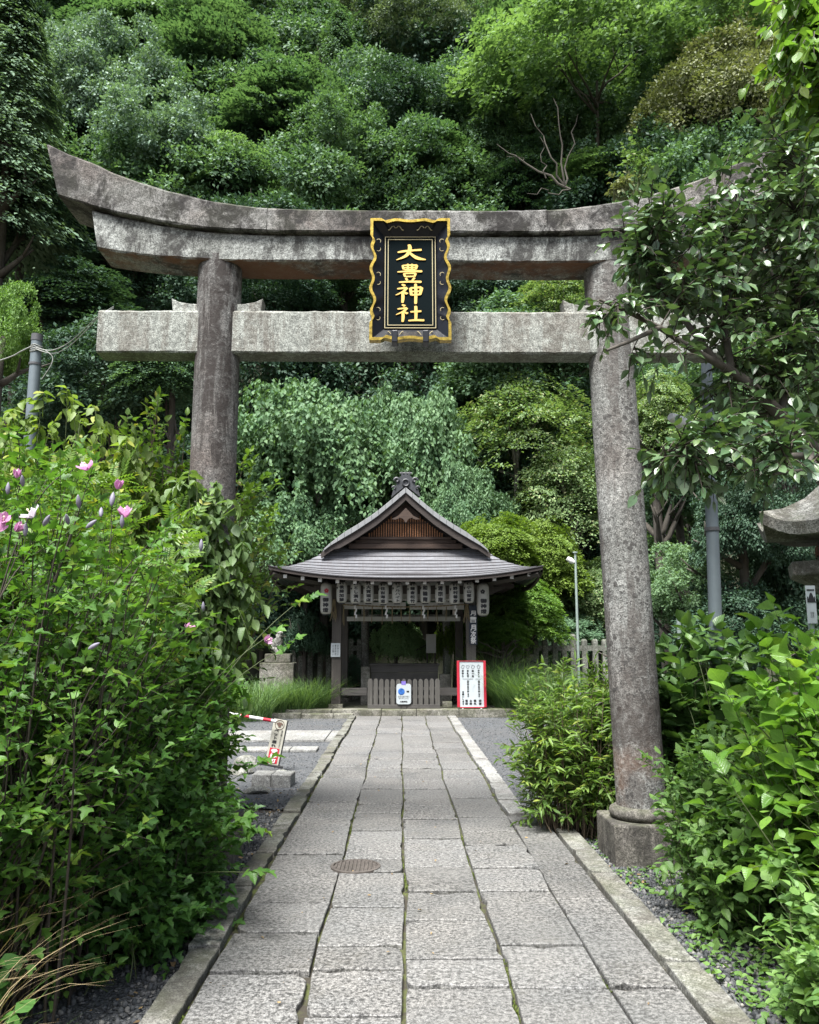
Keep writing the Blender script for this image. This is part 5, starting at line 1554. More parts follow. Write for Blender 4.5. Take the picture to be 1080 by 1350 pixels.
for i, (px_, py_, sx, sz, lb) in enumerate(((318, 1020, .16, .07, 'flat grey rock left of the thick kerb block'), (338, 1045, .14, .05, 'brown stained rock below the thick kerb block'),
        (300, 990, .15, .1, 'rounded rock between the two upright signs'), (312, 1062, .12, .05, 'grey rock half covered by shrub leaves'), (372, 1022, .1, .04, 'low pale rock touching the path kerb'),
        (325, 1008, .15, .09, 'angular rock behind the thick kerb block'), (300, 1090, .09, .07, 'upright grey rock at the foot of the shrubs'))):
    g_ = G(px_, py_, -.04); rock((g_.x, g_.y, -.02), (sx, sx*.7, sz), 20+i, lb)

# ------------------------------------------------------------------ poles, wires, lamp
M['pole_blue'] = simple('blue_grey_pole', (.115,.14,.155), .5, .1, .12, 5, .08)
M['pole_pale'] = simple('pale_green_pole', (.22,.27,.25), .5, .1, .1, 5, .05)
M['cable'] = simple('pale_cable', (.26,.27,.25), .6, 0, .1, 10, .02)
M['cap_dark'] = simple('dark_pole_cap', (.07,.07,.075), .5, 0, .1, 10, .05)
a = P(49, 443, 7.2); c = P(41, 560, 7.2)
up = empty('utility_pole', (c.x-.05, 7.2, 0), 0, 'blue grey metal pole with tangled cables above the left shrubs', 'pole'); o0 = up.location
b = MB(); b.tube([(0,0,-.1), Vector((c.x,7.2,c.z))-o0, Vector((a.x,7.2,a.z))-o0], [.058,.052,.047], 20); b.build('shaft', M['pole_blue'], up, smooth=True)
pt = Vector((a.x, 7.2, a.z))-o0
b = MB(); b.tube([pt-Vector((0,0,.05)), pt+Vector((.002,0,.012))], .051, 20); b.build('cap', M['cap_dark'], up, smooth=True)
b = MB()
for k in range(5): b.tube([pt+Vector((.052*math.cos(t), .052*math.sin(t), -.10-.014*k+.006*math.sin(3*t+k))) for t in [i*.45 for i in range(15)]], .0035, 5)
b.build('wire_wrap', M['cable'], up, smooth=True)
b = MB(); q_ = pt-Vector((0,0,.28)); b.tube([q_, q_+Vector((0,0,.02))], .055, 20); b.build('band', M['cap_dark'], up, smooth=True)
def cable(pts, r_, label, group=None, name='cable'):
    # smooth polyline
    out = []
    P_ = [pts[0]]+pts+[pts[-1]]
    for i in range(1, len(P_)-2):
        for j in range(8):
            t = j/8; out.append(.5*((2*P_[i]) + (-P_[i-1]+P_[i+1])*t + (2*P_[i-1]-5*P_[i]+4*P_[i+1]-P_[i+2])*t*t + (-P_[i-1]+3*P_[i]-3*P_[i+1]+P_[i+2])*t**3))
    out.append(pts[-1]); b = MB(); o_ = out[0]; b.tube([p-o_ for p in out], r_, 6); o = b.build(name, M['cable'], smooth=True, loc=o_); return tag(o, label, 'cable', group)
cable([P(47,458,7.15), P(65,462,7.1), P(82,457,6.9), P(98,446,6.7), P(115,430,6.5), P(131,416,6.3), P(150,404,6.36)], .0045, 'upper pale cable from the left pole to the torii tie beam')
cable([P(47,460,7.15), P(68,466,7.1), P(84,461,6.9), P(100,449,6.7), P(116,433,6.5), P(131,418,6.32), P(150,406,6.38)], .0045, 'lower pale cable from the left pole to the torii tie beam')
cable([P(45,455,7.15), P(30,462,7.2), P(15,470,7.3), P(-10,478,7.5), P(-60,492,7.9)], .006, 'pale cable running left from the pole out of view')
cable([P(60,462,7.1), P(69,470,7.1), P(68,480,7.1), P(62,490,7.12), P(55,500,7.15)], .004, 'loose cable loop hanging beside the left pole')
# right pole with lamp head
a = P(931, 470, 6.9); c = P(948, 950, 6.9)
rp = empty('lamp_pole', (c.x+.02, 6.9, 0), 0, 'blue grey pole with white lamp head behind the right pillar', 'lamp pole'); o0 = rp.location
m1 = P(934, 545, 6.9); m2 = P(935.5, 560, 6.9)
b = MB(); b.tube([(0,0,-.1), Vector((c.x,6.9,c.z))-o0, Vector((m1.x,6.9,m1.z))-o0, Vector((P(930,440,6.9)))-o0], [.06,.057,.05,.042], 20); b.build('shaft', M['pole_blue'], rp, smooth=True)
for py_ in (700, 860, 520):
    pp = P(931+(py_-470)*.035, py_, 6.9)-o0; b = MB(); b.tube([pp, pp+Vector((0,0,.03))], .062, 18); b.build('band', M['cap_dark'], rp, smooth=True)
a, c = P(884, 549, 6.6), P(922, 571, 6.75); d = c-a
b = MB(); pr = []
for i in range(9): t = i/8; pr.append((tuple(a+d*t-o0), .012+.042*math.sin(PI*min(1, .12+t*.8))**.7))
b.tube([p for p, r_ in pr], [r_ for p, r_ in pr], 12); b.build('lamp_head', M['white_paint'], rp, smooth=True)
b = MB(); b.tube([c-o0, P(934,575,6.9)-o0], .018, 8); b.build('arm', M['pole_blue'], rp)
# thin lamp post in the back
g_ = P(763, 885, 19.7); lp = empty('lamp_post', (g_.x, 19.7, 0), 0, 'thin pale lamp post right of the pavilion before the stone fence', 'lamp post'); o0 = lp.location
tp = P(758.5, 729, 19.7)
b = MB(); b.tube([(0,0,-.1), Vector((tp.x-g_.x, 0, tp.z))], [.036,.028], 14); b.build('shaft', M['pole_pale'], lp, smooth=True)
b = MB(); a = P(757, 742, 19.7)-o0; c = P(748, 736, 19.7)-o0; b.tube([a, (a+c)/2, c], [.04,.075,.05], 12); b.build('lamp_head', M['white_paint'], lp, smooth=True)
b = MB(); b.tube([(tp.x-g_.x, 0, tp.z), (tp.x-g_.x, 0, tp.z+.03)], .06, 12); b.build('cap', M['pole_pale'], lp)
# narrow pale post with white plate behind the right pillar
g_ = P(897, 860, 8.4); o = empty('marker_post', (g_.x, 8.4, 0), 0, 'short grey post standing behind the right pillar', 'post')
b = MB(); z_ = P(897, 805, 8.4).z; b.tube([(0,0,-.1),(0,0,z_)], .022, 10); b.build('shaft', M['pole_pale'], o, smooth=True)

# ------------------------------------------------------------------ stone lantern at right
M['lantern_stone'] = granite('lantern_stone', (.24,.24,.22), (.14,.138,.125), .7, (.05,.045,.035), .25, 100, 0, .5, .3, (2,2,1))
LY = 6.0; tip = P(1028, 682, LY-.3); lx = tip.x+.60
sl_ = empty('stone_lantern', (lx, LY, 0), R(8), 'large weathered stone lantern at the right edge above hydrangeas', 'stone lantern')
zr = P(1040, 700, LY-.3).z
b = MB()   # hexagonal roof with upturned corners
nseg = 6; rings = []
def hexr(r_, z, up_, k=8):
    out = []
    for i in range(6*k):
        a_ = 2*PI*i/(6*k); sa = (a_ % (PI/3))-PI/6
        rr = r_*math.cos(PI/6)/math.cos(sa); c_ = (abs(sa)/(PI/6))**3
        out.append((rr*math.cos(a_)*(1+.06*c_*up_), rr*math.sin(a_)*(1+.06*c_*up_), z+up_*.10*c_))
    return out
RG = [hexr(.20, zr-.02, 0), hexr(.60, zr-.02, 1), hexr(.62, zr+.07, 1), hexr(.45, zr+.15, .5), hexr(.28, zr+.26, .2), hexr(.16, zr+.38, 0)]
k = 48; vs = [p for r_ in RG for p in r_]; fs = [(i*k+j, i*k+(j+1) % k, (i+1)*k+(j+1) % k, (i+1)*k+j) for i in range(len(RG)-1) for j in range(k)] + [tuple(range(k))[::-1], tuple(5*k+j for j in range(k))]
b.add(vs, fs); b.build('roof', M['lantern_stone'], sl_)
b = MB(); b.lathe([(.12,zr+.38),(.15,zr+.42),(.09,zr+.47),(.15,zr+.56),(.12,zr+.68),(.01,zr+.8)], 20); b.build('finial', M['lantern_stone'], sl_, smooth=True)
zf = P(1050, 738, LY-.2).z
b = MB(); b.lathe([(.2,zf),(.2,zr-.02)], 6); b.build('fire_box', M['lantern_stone'], sl_, bevel=.01)
M['lwood'] = wood('reddish_window_wood', (.13,.06,.04), (.22,.11,.07), .7, (1,1,.1), 30)
for ang in (210, 150, 270):
    b = MB(); mt = Matrix.Rotation(R(ang-270),4,'Z') @ Matrix.Translation((0,-.2*math.cos(PI/6)-.012,0)) ; zc = (zf+zr)/2
    for x in (-.075, .06): b.box(x, x+.015, 0, .02, zf+.05, zr-.07, mt)
    for z in (zf+.05, zc-.008, zr-.085): b.box(-.06, .06, 0, .02, z, z+.015, mt)
    b.box(-.007, .007, .002, .018, zf+.065, zr-.085, mt); b.build('window_frame', M['lwood'], sl_)
    b = MB(); b.box(-.062, .062, .008, .02, zf+.055, zr-.075, mt); b.build('window_dark', M['black_metal'], sl_)
b = MB(); b.lathe([(.2,zf-.24),(.26,zf-.17),(.42,zf-.1),(.43,zf-.0),(.24,zf)], 6); b.build('platform', M['lantern_stone'], sl_, bevel=.012)
b = MB(); b.lathe([(.3,-.1),(.28,.1),(.17,.2),(.155,.9),(.18,.95),(.155,1.0),(.155,zf-.24)], 24); b.build('shaft', M['lantern_stone'], sl_, smooth=True)
b = MB(); b.lathe([(.48,-.1),(.48,.12),(.4,.16)], 6); b.build('base', M['lantern_stone'], sl_, bevel=.02)
a, c = P(1062, 772, 5.55), P(1078, 822, 5.55)
ns = empty('warning_notice', ((a.x+c.x)/2, 5.55, 0), R(-5), 'narrow white notice with triangle symbol below the stone lantern', 'notice')
W_, z0_, z1_ = c.x-a.x, c.z, a.z
b = MB(); b.box(-W_/2, W_/2, 0, .006, z0_, z1_); b.build('plate', M['white_board'], ns)
b = MB(); b.tube([(0,.03,-.1),(0,.03,z1_)], .02, 10); b.build('stake', M['pole_pale'], ns, smooth=True)
b = MB(); zc = z1_-(z1_-z0_)*.33; b.prism([(-.004,zc+.035),(.006,zc+.035),(.03,zc-.03),(-.026,zc-.03)][::-1], -.003, 0); b.box(-W_*.38, W_*.38, -.003, 0, z1_-.035, z1_-.025); b.box(-W_*.4,-W_*.3,-.003,0,zc-.03,zc+.01); b.box(W_*.34,W_*.42,-.003,0,zc-.03,zc+.01)
b.build('symbols', M['ink'], ns)
text_obj('lettering', '注意', M['ink'], ns, W_*.4, .04, loc=(0,-.002,z0_+.06), size=.1)
# ------------------------------------------------------------------ hillside trees
def LM(name, dark, light, **k): M[name] = leafmat(name, dark, light, **k)
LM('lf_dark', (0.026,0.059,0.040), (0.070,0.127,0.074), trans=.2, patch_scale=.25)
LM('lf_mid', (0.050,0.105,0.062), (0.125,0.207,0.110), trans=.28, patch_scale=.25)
LM('lf_bright', (0.078,0.146,0.075), (0.168,0.263,0.132), trans=.32, patch_scale=.25)
LM('lf_grey', (0.098,0.168,0.122), (0.210,0.301,0.220), trans=.2, patch_scale=.3)
LM('lf_olive', (0.103,0.129,0.061), (0.213,0.225,0.123), trans=.2, patch_scale=.3)
LM('lf_oak', (0.077,0.124,0.081), (0.175,0.224,0.141), trans=.2, patch_scale=.3)
LM('lf_blue', (.085,.150,.095), (.175,.260,.165), trans=.2, patch_scale=.3)
LM('lf_weep', (.065,.135,.070), (.150,.245,.115), trans=.28, patch_scale=.5)
LM('lf_maple', (.085,.15,.030), (.20,.28,.055), trans=.35, patch_scale=.5)
LM('lf_maple2', (0.067,0.146,0.038), (0.179,0.291,0.069), trans=.35, patch_scale=.5)
LM('lf_bright2', (.095,.17,.075), (.20,.31,.14), trans=.3, patch_scale=.25)
LM('lf_thin', (0.073,0.134,0.050), (0.202,0.280,0.125), trans=.3, patch_scale=.5, tint=(.3,.3,.17))
LM('lf_yellow', (0.101,0.146,0.025), (0.224,0.291,0.056), trans=.35, patch_scale=.5)
M['bark'] = wood('bark', (.045,.038,.03), (.10,.09,.075), .9, (1,1,.12), 14)
M['bark_pale'] = wood('pale_bark', (.12,.11,.09), (.24,.22,.19), .9, (1,1,.12), 14)
M['bark_mid'] = wood('grey_bark', (.07,.063,.055), (.15,.135,.115), .9, (1,1,.12), 14)
D = tpl_diamond(.3)
def proto(kind, seed, **k):
    f = dict(round=crown_round, layer=crown_layer, conifer=crown_conifer, weep=crown_weep)[kind]
    return scatter('crown', k.pop('tpl', D), *f(seed, **k), M['lf_mid'])
PR = {
 'roundA': proto('round', 1, ncl=190, per=240, lowcut=-.75, leaf=.05), 'roundB': proto('round', 2, ncl=230, per=200, lowcut=-.75, leaf=.046, rc=.19, lump=.3),
 'roundC': proto('round', 3, ncl=140, per=320, lowcut=-.8, leaf=.055, rc=.27, lump=.3),
 'bigA': proto('round', 4, ncl=480, per=190, lowcut=-.7, leaf=.034, rc=.135, squash=.75), 'oak': proto('round', 5, ncl=280, per=180, lowcut=-.6, leaf=.036, rc=.17, upb=.7),
 'layerA': proto('layer', 6, nsp=300, per=150, leaf=.05), 'layerB': proto('layer', 7, nsp=280, per=150, leaf=.058, squash=.95),
 'bigB': proto('round', 14, ncl=330, per=190, leaf=.034, rc=.15, squash=.75, lowcut=-.4, lump=.35, flat=.6, upb=.8),
 'bigL': proto('layer', 8, nsp=420, per=150, leaf=.026), 'cedar': proto('conifer', 9, nb=620, per=64, leaf=.05),
 'hinoki': proto('conifer', 10, nb=480, per=64, leaf=.045, droop=.1, tall=2.0),
 'weepA': proto('weep', 11, ns=2000, per=30, leaf=.045), 'weepB': proto('weep', 12, ns=1900, per=32, leaf=.05, ln=.6),
 'thin': proto('layer', 13, nsp=230, per=130, leaf=.04, squash=1.0)}
TRK = {}
def tree(name, px, py, rw, rh, pk, mat, label, h=None, Y=None, group=None, bark='bark', rz=None, seed=0, cat='tree', limbs=8):
    q = random.Random(int(px*7+py*13+rw))
    if Y is None:
        Y = 23.0
        hh = h or 6
        while Y < 120:
            p = P(px, py, Y)
            if p.z <= hz(p.x, Y)+hh: break
            Y += .25
    p = P(px, py, Y); sc_ = (p-Vector((0,0,CAMZ))).length*1.0/1080
    gz = hz(p.x, Y) if Y > 18 else -.06
    rw_, rh_ = rw*sc_, rh*sc_
    root = empty(name, (p.x, Y, gz), 0, label, cat, group)
    H = max(p.z-gz, rh_*.5)
    hk = (round(H), round(rw_)); 
    if hk not in TRK: TRK[hk] = trunk_mesh(int(H*10+rw_), round(H) or 1, .05+.013*(round(H) or 1), .15, limbs, max(1, round(rw_))*.95, mat=M['bark'])
    t = link_mesh('trunk', TRK[hk], root); t.scale = (1, 1, H/(round(H) or 1)); t.rotation_euler.z = q.uniform(0, 6)
    t.material_slots[0].link = 'OBJECT'; t.material_slots[0].material = M[bark]
    c = link_mesh('crown', PR[pk], root, (0, 0, H)); c.scale = (rw_*q.uniform(1.0, 1.14), rw_*q.uniform(1.0, 1.14), rh_*1.1)
    c.rotation_euler = (q.uniform(-.22, .22), q.uniform(-.22, .22), q.uniform(0, 6)) if pk not in ('cedar', 'hinoki', 'weepA', 'weepB') else (0, 0, q.uniform(0, 6))
    c.material_slots[0].link = 'OBJECT'; c.material_slots[0].material = M[mat]
    return root
TL = [
 # high hillside, left to right
 ('cedar_tree', 8, 175, 95, 130, 'cedar', 'lf_blue', 'blue green feathery conifer at the upper left edge', dict(Y=19, rz=1.0)),
 ('broadleaf_tree', 130, 150, 100, 100, 'bigA', 'lf_grey', 'large grey green rounded tree above the left end of the torii', {}),
 ('broadleaf_tree', 222, 215, 82, 78, 'roundB', 'lf_grey', 'grey green tree with pale tips just above the left lintel slope', {}),
 ('broadleaf_tree', 60, 25, 85, 65, 'roundA', 'lf_mid', 'mid green tree in the top left corner', {}),
 ('broadleaf_tree', 175, 55, 80, 55, 'layerA', 'lf_mid', 'green layered tree near the top left behind the grey green tree', {}),
 ('broadleaf_tree', 275, 95, 85, 75, 'layerB', 'lf_mid', 'fresh green layered tree right of the grey green rounded tree', {}),
 ('broadleaf_tree', 235, 15, 75, 50, 'roundC', 'lf_mid', 'mid green tree at the top edge left of centre', {}),
 ('cypress_tree', 345, 40, 55, 75, 'hinoki', 'lf_dark', 'dark conifer at the top edge beside the shadowed gap', {}),
 ('broadleaf_tree', 400, 60, 60, 60, 'layerA', 'lf_mid', 'green leafy tree right of the dark gap at the top', {}),
 ('cypress_tree', 330, 165, 60, 85, 'hinoki', 'lf_dark', 'dark pointed conifer mid hillside left of centre', {}),
 ('broadleaf_tree', 380, 170, 80, 70, 'layerB', 'lf_mid', 'mid green layered tree above the left half of the lintel', {}),
 ('broadleaf_tree', 300, 235, 60, 50, 'layerA', 'lf_bright', 'bright green low tree just over the left lintel', {}),
 ('broadleaf_tree', 455, 215, 75, 70, 'roundB', 'lf_mid', 'green tree directly above the left part of the plaque', {}),
 ('cypress_tree', 445, 120, 55, 85, 'hinoki', 'lf_mid', 'tall green conifer in the middle of the hillside', {}),
 ('oak_tree', 480, 20, 60, 50, 'oak', 'lf_oak', 'grey olive rounded tree at the top centre left', {}),
 ('oak_tree', 560, 75, 80, 72, 'oak', 'lf_oak', 'large dull grey green rounded tree at top centre', {}),
 ('oak_tree', 650, 25, 85, 48, 'oak', 'lf_olive', 'olive brown tinted rounded tree at the top edge', {}),
 ('broadleaf_tree', 540, 160, 70, 55, 'roundA', 'lf_dark', 'dark green tree below the dull grey green tree', {}),
 ('broadleaf_tree', 575, 225, 75, 60, 'layerA', 'lf_mid', 'green tree above the right of the plaque', {}),
 ('shrub_tree', 497, 262, 34, 22, 'roundB', 'lf_olive', 'small pale olive bush peeping over the lintel near the plaque', dict(h=1.8)),
 ('broadleaf_tree', 640, 195, 45, 70, 'layerB', 'lf_mid', 'narrow green tree left of the shadowed hollow', {}),
 ('broadleaf_tree', 780, 110, 160, 105, 'bigB', 'lf_bright2', 'broad bright green spreading tree on the upper right hillside', dict(h=9)),
 ('broadleaf_tree', 690, 120, 75, 80, 'layerB', 'lf_bright', 'light green drooping tree on the left flank of the broad bright tree', {}),
 ('broadleaf_tree', 860, 60, 80, 60, 'layerA', 'lf_bright', 'light green tree behind the right of the broad bright tree', {}),
 ('oak_tree', 940, 165, 100, 92, 'oak', 'lf_olive', 'olive brown rounded tree right of the broad bright tree', {}),
 ('oak_tree', 1015, 95, 85, 70, 'oak', 'lf_olive', 'dull olive tree behind the upper right branches', {}),
 ('broadleaf_tree', 815, 232, 72, 42, 'layerA', 'lf_bright', 'fresh green low tree over the right lintel', {}),
 ('broadleaf_tree', 745, 20, 80, 45, 'roundC', 'lf_dark', 'dark tree at the top edge behind the broad bright tree', {}),
 ('broadleaf_tree', 900, 5, 90, 45, 'roundA', 'lf_dark', 'dark green tree along the top right edge', {}),
 ('broadleaf_tree', 1000, 20, 80, 50, 'roundB', 'lf_mid', 'mid green tree in the top right corner behind branches', {}),
 # middle band
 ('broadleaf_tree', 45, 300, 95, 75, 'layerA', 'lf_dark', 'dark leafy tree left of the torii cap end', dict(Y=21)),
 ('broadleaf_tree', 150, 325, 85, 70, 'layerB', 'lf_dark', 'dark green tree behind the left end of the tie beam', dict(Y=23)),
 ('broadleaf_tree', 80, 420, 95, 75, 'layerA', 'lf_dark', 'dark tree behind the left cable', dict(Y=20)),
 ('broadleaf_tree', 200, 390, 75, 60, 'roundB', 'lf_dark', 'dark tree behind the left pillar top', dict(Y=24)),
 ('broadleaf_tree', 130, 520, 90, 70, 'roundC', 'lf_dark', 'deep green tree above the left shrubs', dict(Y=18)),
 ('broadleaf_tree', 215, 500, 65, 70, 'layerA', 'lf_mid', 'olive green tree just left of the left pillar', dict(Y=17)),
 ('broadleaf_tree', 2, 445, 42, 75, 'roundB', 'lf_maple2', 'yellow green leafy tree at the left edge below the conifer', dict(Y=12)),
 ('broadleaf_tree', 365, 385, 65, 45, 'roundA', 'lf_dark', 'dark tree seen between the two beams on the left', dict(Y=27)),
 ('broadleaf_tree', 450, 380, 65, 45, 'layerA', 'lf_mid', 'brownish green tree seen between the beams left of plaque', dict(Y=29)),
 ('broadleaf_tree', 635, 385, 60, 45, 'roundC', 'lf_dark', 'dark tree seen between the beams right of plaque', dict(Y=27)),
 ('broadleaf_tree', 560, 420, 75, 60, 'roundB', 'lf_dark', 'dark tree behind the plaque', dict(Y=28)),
 # behind the pavilion
 ('weeping_cherry', 430, 580, 135, 130, 'weepA', 'lf_weep', 'large grey green weeping tree below the tie beam on the left', dict(Y=23)),
 ('weeping_cherry', 560, 575, 95, 120, 'weepB', 'lf_weep', 'grey green weeping tree directly above the pavilion roof', dict(Y=24.5)),
 ('weeping_cherry', 395, 690, 90, 90, 'weepB', 'lf_weep', 'low weeping tree left of the pavilion gable', dict(Y=22)),
 ('weeping_cherry', 600, 665, 65, 80, 'weepA', 'lf_weep', 'slim weeping tree right of the pavilion gable', dict(Y=22.6)),
 ('broadleaf_tree', 350, 800, 75, 70, 'weepB', 'lf_dark', 'dark drooping tree left behind the pavilion', dict(Y=22.0)),
 ('hanging_shrub', 522, 838, 40, 34, 'weepB', 'lf_bright2', 'leafy drooping shrub seen through the open pavilion', dict(Y=20.9)),
 ('hanging_shrub', 405, 832, 36, 34, 'weepB', 'lf_dark', 'dark drooping shrub between the left statue and the front post', dict(Y=20.2)),
 ('broadleaf_shrub', 462, 892, 20, 26, 'roundB', 'lf_dark', 'small dark bush seen between the left posts', dict(Y=20.3)),
 ('hanging_shrub', 598, 835, 30, 36, 'weepB', 'lf_maple', 'yellow green drooping shrub seen through the pavilion right side', dict(Y=21.1)),
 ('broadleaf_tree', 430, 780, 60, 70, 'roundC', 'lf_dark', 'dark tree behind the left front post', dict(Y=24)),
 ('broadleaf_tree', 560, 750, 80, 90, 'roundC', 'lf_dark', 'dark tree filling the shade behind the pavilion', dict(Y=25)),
 ('maple_tree', 655, 725, 62, 55, 'layerA', 'lf_maple', 'yellow green maple right of the pavilion roof', dict(Y=20.8)),
 ('maple_tree', 718, 745, 50, 58, 'layerB', 'lf_maple', 'yellow green maple beside the thin lamp post', dict(Y=21.6)),
 ('maple_tree', 690, 812, 52, 46, 'layerB', 'lf_maple2', 'fresh green maple under the right pavilion eave', dict(Y=19.6)),
 ('small_tree', 662, 838, 42, 34, 'layerA', 'lf_maple2', 'low green shrub right of the red framed board', dict(Y=19.0)),
 ('small_tree', 770, 800, 75, 55, 'layerB', 'lf_thin', 'loose leafed tree behind the lamp post', dict(Y=23)),
 ('small_tree', 690, 575, 100, 120, 'thin', 'lf_thin', 'pale branched tree with loose leaves right of centre', dict(Y=23.5, bark='bark_pale')),
 ('small_tree', 745, 660, 85, 100, 'thin', 'lf_thin', 'pale branched tree left of the right pillar', dict(Y=23, bark='bark_pale')),
 ('small_tree', 735, 415, 85, 80, 'thin', 'lf_thin', 'loose leafed tree seen between the beams at the right pillar', dict(Y=25, bark='bark_pale')),
 ('broadleaf_tree', 690, 470, 90, 70, 'roundC', 'lf_mid', 'green tree behind the pale branched trees', dict(Y=25)),
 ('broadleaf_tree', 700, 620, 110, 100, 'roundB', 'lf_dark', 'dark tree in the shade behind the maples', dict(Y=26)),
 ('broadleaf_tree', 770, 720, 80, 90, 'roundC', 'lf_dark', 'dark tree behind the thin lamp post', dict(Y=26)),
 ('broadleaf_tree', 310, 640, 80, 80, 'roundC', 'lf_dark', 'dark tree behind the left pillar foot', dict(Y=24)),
 # right side behind the camellia
 ('broadleaf_tree', 900, 400, 95, 80, 'layerB', 'lf_thin', 'light green tree behind the camellia crown', dict(Y=14)),
 ('broadleaf_tree', 1010, 300, 90, 80, 'layerA', 'lf_bright', 'light green tree behind the top of the camellia', dict(Y=17)),
 ('broadleaf_tree', 900, 520, 80, 75, 'layerA', 'lf_mid', 'mid green tree right of the right pillar top', dict(Y=13)),
 ('broadleaf_tree', 1010, 520, 110, 80, 'roundB', 'lf_bright', 'bright leafy tree behind the camellia trunk', dict(Y=12)),
 ('broadleaf_tree', 905, 640, 70, 85, 'roundB', 'lf_mid', 'bushy green tree right of the right pillar', dict(Y=11)),
 ('broadleaf_tree', 895, 745, 60, 55, 'layerA', 'lf_bright', 'light green bush behind the blue grey pole', dict(Y=12)),
 ('broadleaf_tree', 985, 690, 75, 105, 'bigA', 'lf_dark', 'dark glossy evergreen behind the stone lantern', dict(Y=8.8)),
 ('broadleaf_tree', 1090, 760, 90, 130, 'roundC', 'lf_dark', 'dark evergreen at the right edge behind the stone lantern', dict(Y=9.5)),
 ('broadleaf_shrub', 905, 780, 62, 60, 'roundB', 'lf_bright', 'green bush filling the gap right of the right pillar', dict(Y=9.6)),
 ('broadleaf_shrub', 975, 830, 70, 60, 'roundA', 'lf_dark', 'dark bush behind the hydrangeas', dict(Y=9.0)),
 ('broadleaf_shrub', 870, 560, 50, 70, 'layerB', 'lf_thin', 'loose leaved bush just right of the right pillar middle', dict(Y=10.5)),
 ('broadleaf_shrub', 740, 845, 60, 40, 'layerA', 'lf_mid', 'low green bush behind the right stone fence', dict(Y=21.6)),
 ('broadleaf_shrub', 795, 790, 45, 60, 'layerA', 'lf_thin', 'leafy bush left beside the right pillar', dict(Y=21.8)),
 ('broadleaf_tree', 860, 850, 60, 60, 'roundB', 'lf_dark', 'dark shrub behind the right pillar foot', dict(Y=12)),
]
for (nm, px, py, rw, rh, pk, mt, lb, kw) in TL: tree(nm, px, py, rw, rh, pk, mt, lb, **kw)
# forest between the named crowns
FL = 'dark broadleaf tree filling the hillside forest between the larger crowns'
k = 0
for j, py in enumerate((-70, 15, 100, 190, 280, 370)):
    for i in range(11):
        px = -130 + i*134 + (67 if j % 2 else 0) + rnd.uniform(-15, 15)
        if abs(px-345) < 30 and py == 15: continue
        k += 1
        p = P(px, py, 30)
        tree('broadleaf_tree', px, py+rnd.uniform(-10, 10), rnd.uniform(80, 100), rnd.uniform(75, 95), rnd.choice(['roundA','roundB','roundC','layerA']), rnd.choice(['lf_dark','lf_mid','lf_mid']), FL, h=3.0, group='hillside forest trees')
for i in range(9):
    tree('broadleaf_tree', -120+i*160, 520+rnd.uniform(-20, 20), 95, 100, rnd.choice(['roundA','roundC']), 'lf_dark', 'dark tree low in the shade at the foot of the hill', Y=28.5, group='shaded trees at the hill foot')

# bare pale branches showing in the dark hollow right of centre
o_ = P(760, 255, 36); br = empty('fallen_branches', tuple(o_), 0, 'bare pale branches reaching across the dark hollow', 'branches')
b = MB()
def brn(p0, p1, r0, r1, w_=.15, k=7, seed=0):
    r_ = random.Random(seed); p0, p1 = Vector(p0), Vector(p1)
    b.tube([p0+(p1-p0)*i/k+Vector((r_.uniform(-w_,w_), r_.uniform(-w_,w_), r_.uniform(-w_,w_)))*(1 if 0 < i < k else 0)-o_ for i in range(k+1)], [r0+(r1-r0)*i/k for i in range(k+1)], 6)
for i, (x0,y0_,x1,y1_,r0) in enumerate(((752,250,655,190,.14),(752,250,695,255,.08),(745,245,700,150,.1),(745,245,762,150,.1),(720,235,712,180,.06),(690,212,668,205,.05),(745,245,730,130,.1))):
    brn(P(x0,y0_,36), P(x1,y1_,36+rnd.uniform(-1,1)), r0*.5, r0*.15, .18, 7, i)
b.build('limbs', M['bark'], br, smooth=True)

# ------------------------------------------------------------------ ornamental grass by the pavilion
M['grass_blade'] = leafmat('grass_blade', (.05,.11,.04), (.17,.26,.10), .3, .5, .3, .3, None, 1.5)
rg = np.random.default_rng(21)
for i, (px, Y, r_, h_, lb) in enumerate(((325,16.6,.5,.95,'tall green grass clump left of the pavilion under the shrub branches'), (355,17.3,.45,.95,'green grass clump beneath the left statue pedestal'), (388,17.5,.45,.9,'green grass clump just left of the pavilion step'),
        (415,17.9,.4,1.0,'green grass clump beside the left front post'), (676,17.6,.32,1.3,'arching grass clump right of the red framed board'), (705,17.2,.4,1.25,'arching grass clump at the right gravel edge'), (650,18.6,.4,1.7,'tall upright grass behind the red framed board'), (730,18.5,.4,1.1,'grass clump below the right stone fence'))):
    p = P(px, 900, Y); root = empty('grass_clump', (p.x, Y, -.05), 0, lb, 'grass clump', 'ornamental grass clumps')
    link_mesh('blades', grass_mesh('blades', rg, 650, (0,0,0), (r_, r_*.7), h_, .016, M['grass_blade'], .75, .95), root)
